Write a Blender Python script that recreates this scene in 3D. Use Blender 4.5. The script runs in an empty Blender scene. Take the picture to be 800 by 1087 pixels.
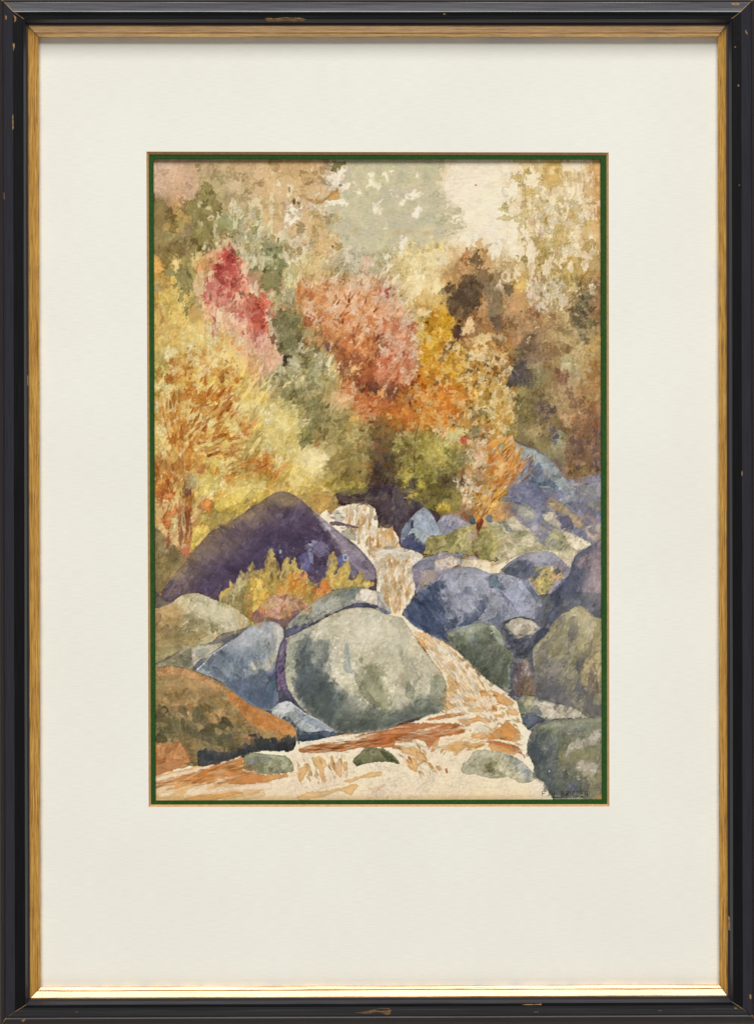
# A framed watercolour seen square-on: black and gilt moulding, cream mount with a
# tan bevel, green inner mount and the painted sheet, hung on a plain wall.
import bpy, bmesh, math
import numpy as np
from mathutils import Vector

SC = bpy.context.scene
COL = SC.collection

# ------------------------------------------------------------------ camera, world, lamps, exposure
S = 0.0007            # metres per picture unit (the picture is 800 x 1087 units)
DIST = 2.2            # camera to mount
HZ = 1.5              # height of the picture's centre

cam = bpy.data.cameras.new('camera')
cam.sensor_fit = 'VERTICAL'
cam.sensor_height = 36.0
cam.lens = 36.0 * DIST / (1087 * S)
cam.clip_start, cam.clip_end = 0.05, 60
cam_o = bpy.data.objects.new('camera', cam)
cam_o.location = (0, -DIST, HZ)
cam_o.rotation_euler = (math.radians(90), 0, 0)
COL.objects.link(cam_o)
SC.camera = cam_o

world = bpy.data.worlds.new('World')
SC.world = world
world.use_nodes = True
world.node_tree.nodes['Background'].inputs['Color'].default_value = (0.95, 0.97, 1.0, 1)
world.node_tree.nodes['Background'].inputs['Strength'].default_value = 0.19


def area(name, loc, target, sx, sy, energy, color=(1, 1, 1)):
    l = bpy.data.lights.new(name, 'AREA')
    l.shape, l.size, l.size_y, l.energy, l.color = 'RECTANGLE', sx, sy, energy, color
    o = bpy.data.objects.new(name, l)
    o.location = loc
    o.rotation_euler = (Vector(target) - Vector(loc)).to_track_quat('-Z', 'Y').to_euler()
    COL.objects.link(o)
    return o


area('softbox_lamp', (0.0, -7.2, HZ + 7.8), (0, 0, HZ), 5.5, 4.6, 1240, (1.0, 0.99, 0.97))
area('low_fill_lamp', (0.0, -3.0, HZ - 3.2), (0, 0, HZ), 2.4, 1.2, 32, (1.0, 0.88, 0.70))

SC.view_settings.view_transform = 'Standard'
SC.view_settings.look = 'None'
SC.view_settings.exposure = 0
SC.view_settings.gamma = 1
SC.render.engine = 'CYCLES'
SC.cycles.max_bounces = 6

# ------------------------------------------------------------------ the painter
# A small watercolour engine: every line of PAINT is one brush action (a wash with
# an uneven edge, a soft drop of colour, a brush line or a scatter of dabs), laid
# down in order on a grid of paper points.  The points become the vertices of the
# painted sheet; nothing is loaded from disk.
TILE = {}
for _r, _y in zip('ABCDEF', (168, 288, 408, 520, 620, 735)):
    for _c in range(4):
        TILE['%s%d' % (_r, _c + 1)] = (160 + 120 * _c, _y)
U = 0.15                                   # one paint unit in picture units
KS = 1.5                                   # paper points per picture unit
CX0, CY0, CX1, CY1 = 158.0, 164.0, 644.0, 856.0
NX = int((CX1 - CX0) * KS) + 1
NY = int((CY1 - CY0) * KS) + 1
rng = np.random.default_rng(11)


def vnoise(wave, octaves=3, seed=0):
    """value noise over the sheet, about -1..1, 'wave' in picture units"""
    r = np.random.default_rng(seed)
    out = np.zeros((NY, NX), np.float32)
    amp, tot = 1.0, 0.0
    for _ in range(octaves):
        st = max(wave * KS, 1.01)
        gy, gx = int(NY / st) + 3, int(NX / st) + 3
        g = r.uniform(-1, 1, (gy, gx)).astype(np.float32)
        y = np.arange(NY) / st
        x = np.arange(NX) / st
        y0, x0 = y.astype(int), x.astype(int)
        fy, fx = (y - y0)[:, None], (x - x0)[None, :]
        fy, fx = fy * fy * (3 - 2 * fy), fx * fx * (3 - 2 * fx)
        a = g[np.ix_(y0, x0)] * (1 - fx) + g[np.ix_(y0, x0 + 1)] * fx
        b = g[np.ix_(y0 + 1, x0)] * (1 - fx) + g[np.ix_(y0 + 1, x0 + 1)] * fx
        out += amp * (a * (1 - fy) + b * fy)
        tot += amp * 0.6
        amp *= 0.55
        wave *= 0.5
    return (out / tot).astype(np.float32)


def hexc(h):
    c = np.array([int(h[i:i + 2], 16) for i in (0, 2, 4)], np.float32) / 255
    if c[2] > c[0] + 0.02 and c[0] <= c[1] + 0.025:      # slate blues are greyer on the paper
        m = c.mean()
        c = m + (c - m) * np.array([0.72, 0.75, 0.78], np.float32)
    elif c[2] > c[1] + 0.02 and c[0] > c[1] + 0.025:     # and the violets are muted
        m = c.mean()
        c = m + (c - m) * np.float32(0.78)
    return c


def smooth_poly(p, n=5):
    """closed Catmull-Rom through the points (chord-limited so corners stay crisp)"""
    p = np.asarray(p, np.float32)
    if len(p) < 4:
        return p
    a, b, c, d = np.roll(p, 1, 0), p, np.roll(p, -1, 0), np.roll(p, -2, 0)
    out = []
    for t in np.arange(n) / n:
        t2, t3 = t * t, t * t * t
        out.append(0.5 * (2 * b + (c - a) * t + (2 * a - 5 * b + 4 * c - d) * t2 + (3 * b - a - 3 * c + d) * t3))
    cr = np.stack(out, 1)
    lin = np.stack([b + (c - b) * t for t in np.arange(n) / n], 1)
    return (0.6 * cr + 0.4 * lin).reshape(-1, 2)


def window(x0, y0, x1, y1):
    i0 = max(int((x0 - CX0) * KS), 0); i1 = min(int((x1 - CX0) * KS) + 2, NX)
    j0 = max(int((y0 - CY0) * KS), 0); j1 = min(int((y1 - CY0) * KS) + 2, NY)
    return i0, i1, j0, j1


def sdist(P, i0, i1, j0, j1):
    """signed distance (picture units, negative inside) to polygon P in the window"""
    X = (CX0 + np.arange(i0, i1) / KS).astype(np.float32)[None, :]
    Y = (CY0 + np.arange(j0, j1) / KS).astype(np.float32)[:, None]
    d2 = np.full((j1 - j0, i1 - i0), 1e9, np.float32)
    ins = np.zeros(d2.shape, bool)
    Q = np.roll(P, -1, 0)
    for (ax, ay), (bx, by) in zip(P, Q):
        ex, ey = bx - ax, by - ay
        L = ex * ex + ey * ey
        if L < 1e-9:
            continue
        t = np.clip(((X - ax) * ex + (Y - ay) * ey) / L, 0, 1)
        dx, dy = X - ax - t * ex, Y - ay - t * ey
        np.minimum(d2, dx * dx + dy * dy, out=d2)
        if ay != by:
            cr = ((Y >= ay) != (Y >= by)) & (X < ax + (Y - ay) / (by - ay) * ex)
            ins ^= cr
    d = np.sqrt(d2)
    return np.where(ins, -d, d)


def inside(P, pts):
    x, y = pts[:, 0], pts[:, 1]
    ins = np.zeros(len(pts), bool)
    for (ax, ay), (bx, by) in zip(P, np.roll(P, -1, 0)):
        if ay != by:
            ins ^= ((y >= ay) != (y >= by)) & (x < ax + (y - ay) / (by - ay) * (bx - ax))
    return ins


class Canvas:
    def __init__(self):
        self.c = np.zeros((NY, NX, 3), np.float32)
        self.id = np.zeros((NY, NX), np.int16)
        self.names = ['paper']
        self.ne = vnoise(4.0, 4, 3)            # ragged edges
        self.nl = vnoise(2.2, 2, 9)
        self.nf = vnoise(1.4, 2, 4)            # grain
        self.nm = vnoise(14.0, 4, 5)           # pooling inside a wash
        self.nh = vnoise(7.0, 3, 6)
        self.bl = 1 - np.abs(vnoise(5.0, 2, 31)) * 1.6        # scalloped, leaf-like lobes
        self.leafy = 0.0
        self.nv = [vnoise(5.5, 2, 21), vnoise(2.4, 2, 22), vnoise(5.0, 2, 23), vnoise(2.2, 2, 24)]

    def blend(self, w, col, al):
        i0, i1, j0, j1 = w
        s = self.c[j0:j1, i0:i1]
        s += (col - s) * al[..., None]

    def wash(self, P, col, a, r, s, e, ident=None):
        pad = r * 1.5 + s + 1
        w = window(P[:, 0].min() - pad, P[:, 1].min() - pad, P[:, 0].max() + pad, P[:, 1].max() + pad)
        i0, i1, j0, j1 = w
        if i1 <= i0 or j1 <= j0:
            return
        sd = sdist(P, *w)
        sl = np.s_[j0:j1, i0:i1]
        raw = sd
        sd = sd + r * (self.ne[sl] * 0.8 + self.nl[sl] * 0.45 + self.nf[sl] * 0.25)
        if self.leafy and s < 1.2:
            k = self.leafy * min(1.0, min(np.ptp(P[:, 0]), np.ptp(P[:, 1])) / 11.0)
            sd = sd - k * (self.bl[sl] - 0.35)
        m = np.clip(0.5 - sd / max(s, 0.5), 0, 1)
        m = m * m * (3 - 2 * m)
        q = float(np.clip(1.55 - 1.5 * col.mean(), 0.3, 1))   # pale washes stay even
        tone = 1.005 + q * (0.055 * self.nm[sl] + 0.045 * self.nh[sl] + 0.03 * self.nf[sl])
        if e > 0:
            tone = tone - e * (0.4 if ident else 0.7) * np.exp(-((sd + 0.75) / 0.6) ** 2)
        hue = np.stack([1 + 0.02 * self.nh[sl], np.ones_like(tone), 1 - 0.04 * self.nm[sl]], -1)
        body = np.clip(col * tone[..., None] * hue, 0, 1)
        al = a * m * np.clip(1 + 0.08 * self.nm[sl] + 0.1 * self.nf[sl], 0, 1.12)
        self.blend(w, body, np.clip(al, 0, 1))
        if ident:
            self.names.append(ident)
            self.id[sl][sd < 0] = len(self.names) - 1

    def blob(self, x, y, rx, ry, col, a, only=None):
        w = window(x - rx * 2.2, y - ry * 2.2, x + rx * 2.2, y + ry * 2.2)
        i0, i1, j0, j1 = w
        if i1 <= i0 or j1 <= j0:
            return
        X = (CX0 + np.arange(i0, i1) / KS)[None, :] - x
        Y = (CY0 + np.arange(j0, j1) / KS)[:, None] - y
        f = (X / rx) ** 2 + (Y / ry) ** 2
        sl = np.s_[j0:j1, i0:i1]
        al = (a * np.exp(-f * 1.2) * (1 + 0.25 * self.ne[sl])).clip(0, 1).astype(np.float32)
        if only is not None:
            al = al * (self.id[sl] == only)
        self.blend(w, col, al)

    def dab(self, x, y, l, wd, ang, col, a, edge=0.22, only=None):
        R = l + 1.5
        w = window(x - R, y - R, x + R, y + R)
        i0, i1, j0, j1 = w
        if i1 <= i0 or j1 <= j0:
            return
        X = (CX0 + np.arange(i0, i1) / KS).astype(np.float32)[None, :] - x
        Y = (CY0 + np.arange(j0, j1) / KS).astype(np.float32)[:, None] - y
        ca, sa = math.cos(ang), math.sin(ang)
        u, v = (X * ca - Y * sa) / l, (X * sa + Y * ca) / wd
        sl = np.s_[j0:j1, i0:i1]
        wid = 1 - 0.45 * u                         # fuller at the root, pointed at the tip
        f = np.sqrt(u * u + (v / np.clip(wid, 0.25, 2)) ** 2) - 1
        sd = f * min(l, wd) + (self.ne[sl] * 0.6 + self.nf[sl] * 0.35) * min(1.0, 0.35 * wd)
        m = np.clip(0.5 - sd / 0.7, 0, 1)
        tone = 1 - edge * np.exp(-((sd + 0.55) / 0.5) ** 2) + 0.06 * self.nh[sl]
        if only is not None:
            m = m * (self.id[sl] == only)
        self.blend(w, np.clip(col * tone[..., None], 0, 1), a * m)

    def clump(self, x, y, R, ang, spr, col, a, edge=0.2):
        """a spray of leaves struck with one loaded brush: toothed outline, darker rim"""
        w = window(x - R * 1.6, y - R * 1.6, x + R * 1.6, y + R * 1.6)
        i0, i1, j0, j1 = w
        if i1 <= i0 or j1 <= j0:
            return
        X = (CX0 + np.arange(i0, i1) / KS).astype(np.float32)[None, :] - x
        Y = (CY0 + np.arange(j0, j1) / KS).astype(np.float32)[:, None] - y
        sd = np.full((j1 - j0, i1 - i0), 99, np.float32)
        for _ in range(int(rng.integers(4, 9))):
            t = math.radians(rng.normal(ang, spr + 14))
            q = rng.uniform(-0.5, 0.75) * R
            side = rng.normal(0, 0.32) * R
            cx, cy = math.cos(t) * q - math.sin(t) * side, -math.sin(t) * q - math.cos(t) * side
            l, wd = R * rng.uniform(0.28, 0.55), R * rng.uniform(0.13, 0.26)
            ca, sa = math.cos(t), math.sin(t)
            u, v = ((X - cx) * ca - (Y - cy) * sa) / l, ((X - cx) * sa + (Y - cy) * ca) / wd
            f = (np.sqrt(u * u + (v / np.clip(1 - 0.55 * u, 0.2, 2)) ** 2) - 1) * wd
            sd = np.minimum(sd, f)
        sl = np.s_[j0:j1, i0:i1]
        sd = sd + self.nl[sl] * 0.35
        m = np.clip(0.5 - sd / 0.65, 0, 1)
        tone = 1 - edge * np.exp(-((sd + 0.5) / 0.45) ** 2) + 0.05 * self.nh[sl]
        self.blend(w, np.clip(col * tone[..., None], 0, 1), a * m)

    def line(self, P, w0, w1, col, a):
        P = np.asarray(P, np.float32)
        mw = max(w0, w1)
        w = window(P[:, 0].min() - mw - 1, P[:, 1].min() - mw - 1, P[:, 0].max() + mw + 1, P[:, 1].max() + mw + 1)
        i0, i1, j0, j1 = w
        if i1 <= i0 or j1 <= j0:
            return
        X = (CX0 + np.arange(i0, i1) / KS).astype(np.float32)[None, :]
        Y = (CY0 + np.arange(j0, j1) / KS).astype(np.float32)[:, None]
        seg = np.hypot(*(P[1:] - P[:-1]).T)
        cum = np.concatenate([[0], np.cumsum(seg)]) / max(seg.sum(), 1e-6)
        best = np.full((j1 - j0, i1 - i0), 1e9, np.float32)
        for k in range(len(P) - 1):
            (ax, ay), (bx, by) = P[k], P[k + 1]
            ex, ey = bx - ax, by - ay
            t = np.clip(((X - ax) * ex + (Y - ay) * ey) / max(ex * ex + ey * ey, 1e-6), 0, 1)
            hw = 0.5 * (w0 + (w1 - w0) * (cum[k] + t * (cum[k + 1] - cum[k])))
            best = np.minimum(best, np.hypot(X - ax - t * ex, Y - ay - t * ey) - hw)
        sl = np.s_[j0:j1, i0:i1]
        sd = best + self.ne[sl] * 0.35
        m = np.clip(0.5 - sd / 0.8, 0, 1)
        self.blend(w, col, a * m * np.clip(0.9 + 0.3 * self.nf[sl], 0, 1))


def base_grid(cv, rows):
    g = np.stack([np.stack([hexc(h) for h in r.split()]) for r in rows])     # 20-unit cells
    tl = g[:5, :10]                              # the far corner is a browner tan
    tl[:] = tl * 0.8 + tl.mean(-1, keepdims=True) * 0.2 + np.array([0.008, -0.012, 0.016])
    gy, gx = g.shape[:2]
    wob = 9.0
    X = (CX0 + np.arange(NX) / KS)[None, :] + wob * cv.nm + 3 * cv.ne
    Y = (CY0 + np.arange(NY) / KS)[:, None] + wob * np.roll(cv.nm, 211, 1) + 3 * np.roll(cv.ne, 97, 0)
    x = np.clip((X - 170) / 20, 0, gx - 1.001)
    y = np.clip((Y - 178) / 20, 0, gy - 1.001)
    x0, y0 = x.astype(int), y.astype(int)
    fx, fy = (x - x0)[..., None], (y - y0)[..., None]
    cv.c[:] = ((g[y0, x0] * (1 - fx) + g[y0, x0 + 1] * fx) * (1 - fy)
               + (g[y0 + 1, x0] * (1 - fx) + g[y0 + 1, x0 + 1] * fx) * fy)
    cv.c *= (1.01 + 0.025 * cv.nh + 0.015 * cv.nf)[..., None]


def run_paint(cv, text, small=None, big=0.7):
    ox = oy = 0.0
    u_ = 1.0
    for ln in text.splitlines():
        ln = ln.strip()
        if not ln:
            continue
        if ln[0] == '@':
            ox, oy = TILE.get(ln[1:3], (0.0, 0.0))
            u_ = U if ln[1:3] in TILE else 1.0
            continue
        head, _, tail = ln.partition(' : ')
        pts = []
        for q in tail.replace(' ,', ' ').split():
            if ',' in q and q != ',':
                a_, b_ = q.split(',')
                pts.append((ox + float(a_) * u_, oy + float(b_) * u_))
        P = np.array(pts, np.float32)
        P[P[:, 0] < 166.8, 0] -= 5                 # washes run on under the mount
        P[P[:, 0] > 636.2, 0] += 5
        h = head.split()
        if small and (h[0] in 'gGdzc' or np.ptp(P, axis=0).max() > small):
            continue                               # only the small crisp marks again
        if h[0] == 'p':
            r, s, e, ident = 5.0, 4.0, 0.15, None
            for o in h[3:]:
                if o[0] == 'r': r = float(o[1:])
                elif o[0] == 's': s = float(o[1:])
                elif o[0] == 'e': e = float(o[1:])
                elif o[0] == 'i': ident = o[1:]
            if small:
                if s >= 8:
                    continue
                r, s, ident = min(r, 6) * 0.8, min(s, 4), None
            cv.wash(smooth_poly(P), hexc(h[1]), float(h[2]), r * U, s * U, e, ident)
        elif h[0] == 'z':
            cv.names.append(h[1])
            P = smooth_poly(P)
            w = window(P[:, 0].min() - 3, P[:, 1].min() - 3, P[:, 0].max() + 3, P[:, 1].max() + 3)
            sl = np.s_[w[2]:w[3], w[0]:w[1]]
            cv.id[sl][sdist(P, *w) + 3 * cv.ne[sl] < 0] = len(cv.names) - 1
        elif h[0] == 'G':                              # a soft wash kept inside one painted thing
            rx, ry = float(h[3]) * U, float(h[4]) * U
            for x, y in P:
                i = min(max(int((x - CX0) * KS), 0), NX - 1); j = min(max(int((y - CY0) * KS), 0), NY - 1)
                cv.blob(x, y, rx, ry, hexc(h[1]), float(h[2]), int(cv.id[j, i]))
        elif h[0] == 'g':
            rx = float(h[3]) * U
            ry = float(h[4]) * U if len(h) > 4 else rx
            for x, y in P:
                cv.blob(x, y, rx, ry, hexc(h[1]), float(h[2]))
        elif h[0] == 'l':
            cv.line(P, float(h[3]) * U, float(h[4]) * U, hexc(h[1]), float(h[2]))
        elif h[0] == 'c':
            n = int(h[1]); cols = h[2].split('|')
            R = float(h[3]) * U * big
            ang, spr = (float(k) for k in h[4].split(','))
            lo, hi = P.min(0), P.max(0)
            done = 0
            while done < n:
                q = rng.uniform(lo, hi, (n * 2, 2)).astype(np.float32)
                for x, y in q[inside(P, q)][:n - done]:
                    k = cols[rng.integers(len(cols))]
                    i = min(max(int((x - CX0) * KS), 0), NX - 1); j = min(max(int((y - CY0) * KS), 0), NY - 1)
                    here = cv.c[j, i]
                    col = here * np.array([0.80, 0.78, 0.76], np.float32) if k == 'D' else 0.75 * hexc(k) + 0.25 * here
                    cv.clump(x, y, R * rng.uniform(0.7, 1.35), ang, spr, col, float(h[5]) * rng.uniform(0.75, 1.1))
                    done += 1
        elif h[0] == 'd':
            n = int(h[1]); cols = [hexc(k) for k in h[2].split('|')]
            L, W = float(h[3]) * U, float(h[4]) * U
            ang, spr = (float(k) for k in h[5].split(','))
            a = float(h[6])
            lo, hi = P.min(0), P.max(0)
            done = 0
            while done < n:
                q = rng.uniform(lo, hi, (n * 2, 2)).astype(np.float32)
                for x, y in q[inside(P, q)][:n - done]:
                    k = rng.uniform(0.5, 1.25)
                    i = min(max(int((x - CX0) * KS), 0), NX - 1); j = min(max(int((y - CY0) * KS), 0), NY - 1)
                    col = 0.62 * cols[rng.integers(len(cols))] + 0.38 * cv.c[j, i]
                    col = np.clip(col * rng.uniform(0.92, 1.07), 0, 1)
                    cv.dab(x, y, L * k * big, W * rng.uniform(0.6, 1.25) * big,
                           math.radians(rng.normal(ang, spr)), col, a * rng.uniform(0.7, 1.1))
                    done += 1


def leaf_dabs(cv, P, n, L, W, angf, depth, a, jump, spread=26, light=0.0, edge=0.2, keep=False, skip=()):
    """broken colour: each dab takes the colour of the wash a little way off and
    lays it down again as one leaf-like mark with a crisp, slightly darker rim"""
    lo, hi = P.min(0), P.max(0)
    q = rng.uniform(lo, hi, (n * 3, 2)).astype(np.float32)
    q = q[inside(P, q)][:n]
    src = cv.c.copy()
    for x, y in q:
        i = min(max(int((x - CX0 + rng.normal(0, jump)) * KS), 0), NX - 1)
        j = min(max(int((y - CY0 + rng.normal(0, jump)) * KS), 0), NY - 1)
        ic = min(max(int((x - CX0) * KS), 0), NX - 1); jc = min(max(int((y - CY0) * KS), 0), NY - 1)
        only = int(cv.id[jc, ic]) if keep else None
        if keep and (cv.id[j, i] != only or cv.names[only] in skip):
            continue
        col = src[j, i]
        m = col.mean()
        col = m + (col - m) * (1 + rng.normal(0.06, 0.12))
        col = np.clip(col * (1 + light + rng.normal(0, depth)), 0, 0.93).astype(np.float32)
        k = rng.uniform(0.5, 1.35)
        cv.dab(x, y, L * k, W * k ** 0.5 * rng.uniform(0.7, 1.25), math.radians(angf(x, y) + rng.normal(0, spread)),
               col, a * rng.uniform(0.75, 1.05), edge, only)


def ragged(cv, P, amp, fade, keep=False):
    """let the wet paint creep: every point takes its colour from a point a little way off"""
    w = window(P[:, 0].min(), P[:, 1].min(), P[:, 0].max(), P[:, 1].max())
    i0, i1, j0, j1 = w
    k = np.clip(-sdist(P, *w) / fade, 0, 1)
    sl = np.s_[j0:j1, i0:i1]
    dx = (2.2 * cv.nv[0][sl] + 1.6 * cv.nv[1][sl]) * amp * k * KS
    dy = (2.6 * cv.nv[2][sl] + 2.0 * cv.nv[3][sl]) * amp * k * KS
    jj, ii = np.mgrid[j0:j1, i0:i1]
    ii = np.clip(np.rint(ii + dx).astype(int), 0, NX - 1)
    jj = np.clip(np.rint(jj + dy).astype(int), 0, NY - 1)
    if keep:                                    # stay inside the same painted thing
        ok = (cv.id[jj, ii] == cv.id[sl])[..., None]
        cv.c[sl] = np.where(ok, cv.c[jj, ii], cv.c[sl])
    else:
        cv.c[sl] = cv.c[jj, ii]


def stretch_noise(wave, kx, ky, seed, ang=0.0):
    """lobed field, drawn out along a direction (degrees from upright)"""
    r = np.random.default_rng(seed)
    Y, X = np.mgrid[0:NY, 0:NX].astype(np.float32) / KS
    t = math.radians(ang)
    u, v = X * math.cos(t) + Y * math.sin(t), -X * math.sin(t) + Y * math.cos(t)
    out = 0
    amp = 1.0
    for o in range(3):
        w = wave * 0.5 ** o
        n = 256
        g = r.uniform(-1, 1, (n, n)).astype(np.float32)
        a, b = u / (w * kx) + 50, v / (w * ky) + 50
        i0, j0 = np.floor(a).astype(int), np.floor(b).astype(int)
        fa, fb = a - i0, b - j0
        fa, fb = fa * fa * (3 - 2 * fa), fb * fb * (3 - 2 * fb)
        q = ((g[j0 % n, i0 % n] * (1 - fa) + g[j0 % n, (i0 + 1) % n] * fa) * (1 - fb)
             + (g[(j0 + 1) % n, i0 % n] * (1 - fa) + g[(j0 + 1) % n, (i0 + 1) % n] * fa) * fb)
        out = out + amp * (q if o == 0 else 0.7 - np.abs(q) * 1.6)
        amp *= 0.55
    return out.astype(np.float32)


def glaze(cv, P, field, cover, deep, rim, fade=6, tint=None, mixa=0.0):
    """one more thin wash over part of the area: crisp scalloped edge, darker rim"""
    w = window(P[:, 0].min(), P[:, 1].min(), P[:, 0].max(), P[:, 1].max())
    i0, i1, j0, j1 = w
    sl = np.s_[j0:j1, i0:i1]
    k = np.clip(-sdist(P, *w) / fade, 0, 1)
    F = field[sl]
    thr = np.quantile(F[::4, ::4], 1 - cover)
    gy, gx = np.gradient(F)
    d = (F - thr) / (np.hypot(gx, gy) + 0.02) / KS
    m = np.clip(0.5 + d / 0.8, 0, 1) * k
    e = np.exp(-((d - 0.5) / 0.55) ** 2) * k
    c = cv.c[sl]
    if tint is not None:
        c = c + (tint - c) * (mixa * m)[..., None]
    hue = np.array([0.8, 1.0, 1.25], np.float32)
    cv.c[sl] = np.clip(c * (1 - (deep * m + rim * e)[..., None] * hue), 0, 1)


def glaze_things(cv, field, cover, deep, rim, skip, y0=480):
    """the same, but every painted stone gets a stretch of the field of its own"""
    J, I = np.mgrid[0:NY, 0:NX]
    F = field[(J + cv.id * 53) % NY, (I + cv.id * 91) % NX]
    thr = np.quantile(F[::4, ::4], 1 - cover)
    gy, gx = np.gradient(field)
    G = np.hypot(gx, gy)[(J + cv.id * 53) % NY, (I + cv.id * 91) % NX] + 0.02
    d = (F - thr) / G / KS
    k = np.ones((NY, NX), np.float32)
    for n, nm in enumerate(cv.names):
        if nm.split('~')[0] in skip:
            k[cv.id == n] = 0
    k *= np.clip(((CY0 + J / KS) - y0) / 20, 0, 1)
    m = np.clip(0.5 + d / 1.2, 0, 1) * k
    e = np.exp(-((d - 0.5) / 0.6) ** 2) * k
    hue = np.array([0.95, 1.0, 1.05], np.float32)
    cv.c *= np.clip(1 - (deep * m + rim * e)[..., None] * hue, 0, 1.3)
    np.clip(cv.c, 0, 1, out=cv.c)


def soften(a, r):
    """three running means, close to a gaussian of radius r (picture units)"""
    n = max(int(r * KS), 1)
    for _ in range(3):
        for ax in (0, 1):
            p = np.concatenate([np.repeat(a.take([0], ax), n + 1, ax), a, np.repeat(a.take([-1], ax), n, ax)], ax)
            q = np.cumsum(p, ax, dtype=np.float64)
            L = a.shape[ax]
            a = ((q.take(range(2 * n + 1, 2 * n + 1 + L), ax) - q.take(range(0, L), ax)) / (2 * n + 1)).astype(np.float32)
    return a

GRID = '''
c8ae84 c8a887 b59b6e c0a568 c6a76a c9aa6c c8a766 c9a565 c4a064 b59c6c b0a888 b0ac8d b5ae8c b0ab8b b3ab86 cdbb92 d6c69f d9c8a2 d8c7a0 d3bf8e d2ba84 c7a868 d6c295 cfa873
c6a57c c59f7a aa9362 a8965c c9b073 cbae74 ccae72 cbab6c c6a165 c9b58a b3b092 b9b597 b4b08f b4b090 b0ac8a d2c49f e0d5b5 e0d5b5 dfd2b2 d2bc88 d0b981 c4a564 d7c496 cda873
8e7a4a b08d55 8c7c4e 8a8055 b7a467 c3a868 ccae72 c9b288 c8a96c d2bf94 bab394 b3b090 b5b191 b6b292 b3ae8c c4b996 d8caa5 e0d5b5 dfd2b2 cdb987 d3bf8f d0bd8c c9b079 c7a269
8a7548 a98e52 857349 857d52 a39c6a b4a268 c9ab6e cdb57e c8a968 c3a76b b0aa88 b5b293 b2af8e b4b090 b5af8c bdb18c cfc29c d9caa5 dfd2b2 d2bf8d cfbb86 cbb47b c4a56b c8a36a
8b7a4a 95824d 80744a a59370 b58e68 a7a57a a39f6e c0ad78 c8aa6c c9aa68 b0aa86 b3b091 b0ab8a b3a680 b3a77f cfc197 d6c69d d6c49c d9c9a2 d6c598 cdb884 c5ab6c cdb98c c1a06c
a98f50 8f8250 a79660 d09a62 c4625a b09a78 868558 c3b384 ccb57c c2a76e b5ab84 bfa98a bdb592 d4bd84 d8c491 d6c496 c59f6c a98558 d6c190 cbb483 c2ab76 b79f62 bda166 b3905a
c39f5a c4a85a 8f8350 bd8f5c b35f52 b88670 8a8058 b7ac7c c4a670 c0a272 c9a780 c6ad8c c0ad8c d2b981 d8c288 c4a068 7d6646 9a7f5a a8906a c0a05c cdb98c bfa872 b09858 97734e
bb9a58 c9ab5a 98895a b98a5c c98a72 c4775f bf8c68 a39a70 c78f5c c28a5c c88a5f c79a78 c2937a cba368 cfb072 c3a05e 65503c 8a6c4c 857358 bb9263 c9a982 c9b083 a58f64 8d7050
c8a75a cfb25e c0a05e c9a46a cf9c80 c8694f a8735a 857c55 a2774f c58f5e c4774a c8926a c07658 c98f66 c9a05c cf9c34 7a5a38 8f6540 8f7354 b28c62 b69468 c0a877 9f8f66 8a6e4e
c4a35c cdb060 d2b566 cfab70 d6b37e c47a60 a0876a 7c7350 9a7a4f b28158 bb7047 bf8456 b96a4e bf7f55 c79448 c98a28 7a5238 a87444 a06f42 a07a50 987a52 b39a68 b5a06c b0905c
b49c58 cda358 cfae5c cb9a50 cbaf68 cf9a72 b39a74 8d8a62 a6986a a8764c a35f3e c08a54 a85a42 bd7a50 c48a40 b9803a b8862f b48a4c b98a4a 75604a 88725a a5895e ab9568 bb9a5e
b9a055 c98e48 d0ae58 c9a052 cbab58 cf9f70 b8a577 a09a72 a9a074 b9955a 9c5f3e 8f5238 a3583a b8673f b87538 b87a28 b88c30 ba9450 b48a4c 565044 8a7f5c 8f7354 a89a74 a98658
c39450 bd8040 b8743a c08a4c cba862 d0b474 b5a26c 99916a a3956a b39f70 c09264 9a5a40 9a5a3c 8a5a3e b4662e b8682a b07a3c b0905a bd9448 96844c 857852 a38a62 a07f58 aa8050
c29250 c08a46 b06a34 bb7a42 bf8a50 cfb168 cdb464 b5a367 8c8258 a8946a b99a60 b3653a 96502f 8f5330 a8683a b36228 a87840 8a7a50 b99a50 837a4c 7d6a4c a5885a a37852 936a4c
bf9454 bb7a42 c08a40 b97040 c58250 c3a05c cfb560 c8b068 938a5a 948254 98854f ac8350 6a4a34 8f5a32 a58a4a b57a3c b9904c a0804a b08a48 736644 80704c 8f7c55 96704e 82604a
b89458 b8793c c08838 b87a40 b8894c b09a58 cdb055 b9a560 968558 a5925c 8f7d4a 80694c 5a4a38 75683c 8a7a3e a3904a a99660 a08058 a5703c 5f5545 7a6f4c 8f8a68 80664e 7a5c44
b27440 a06038 a5683c c59a50 b08a48 c27a40 c68a42 cdb058 d2b468 a3905a 85703f 77603e 59452f 7a6a38 857838 8a7d40 7a7044 b09060 b0703a 9a8a78 74807a 8a8066 7d6250 75583e
b9783e a88a5c b59a5a d0a850 cdb052 c0a050 c79d52 cba950 c9aa58 aa9450 9c8a40 75633c 4a3a3a 7a6a38 857840 66552f 8a6848 b58f60 b37c3a 75728a 6a7080 7f7d7c 7f7268 8a7a68
b0753f b0703f a37a4a b09548 c2a04c c0a050 b59a50 8a7050 8a7050 b08a50 75603c 4a3a38 4a3a3a 4a3a3a 6a5a34 75603c 8a6848 b58f60 b0804a 75728a 74758a 74758a 7c7a80 7c7a80
'''

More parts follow.
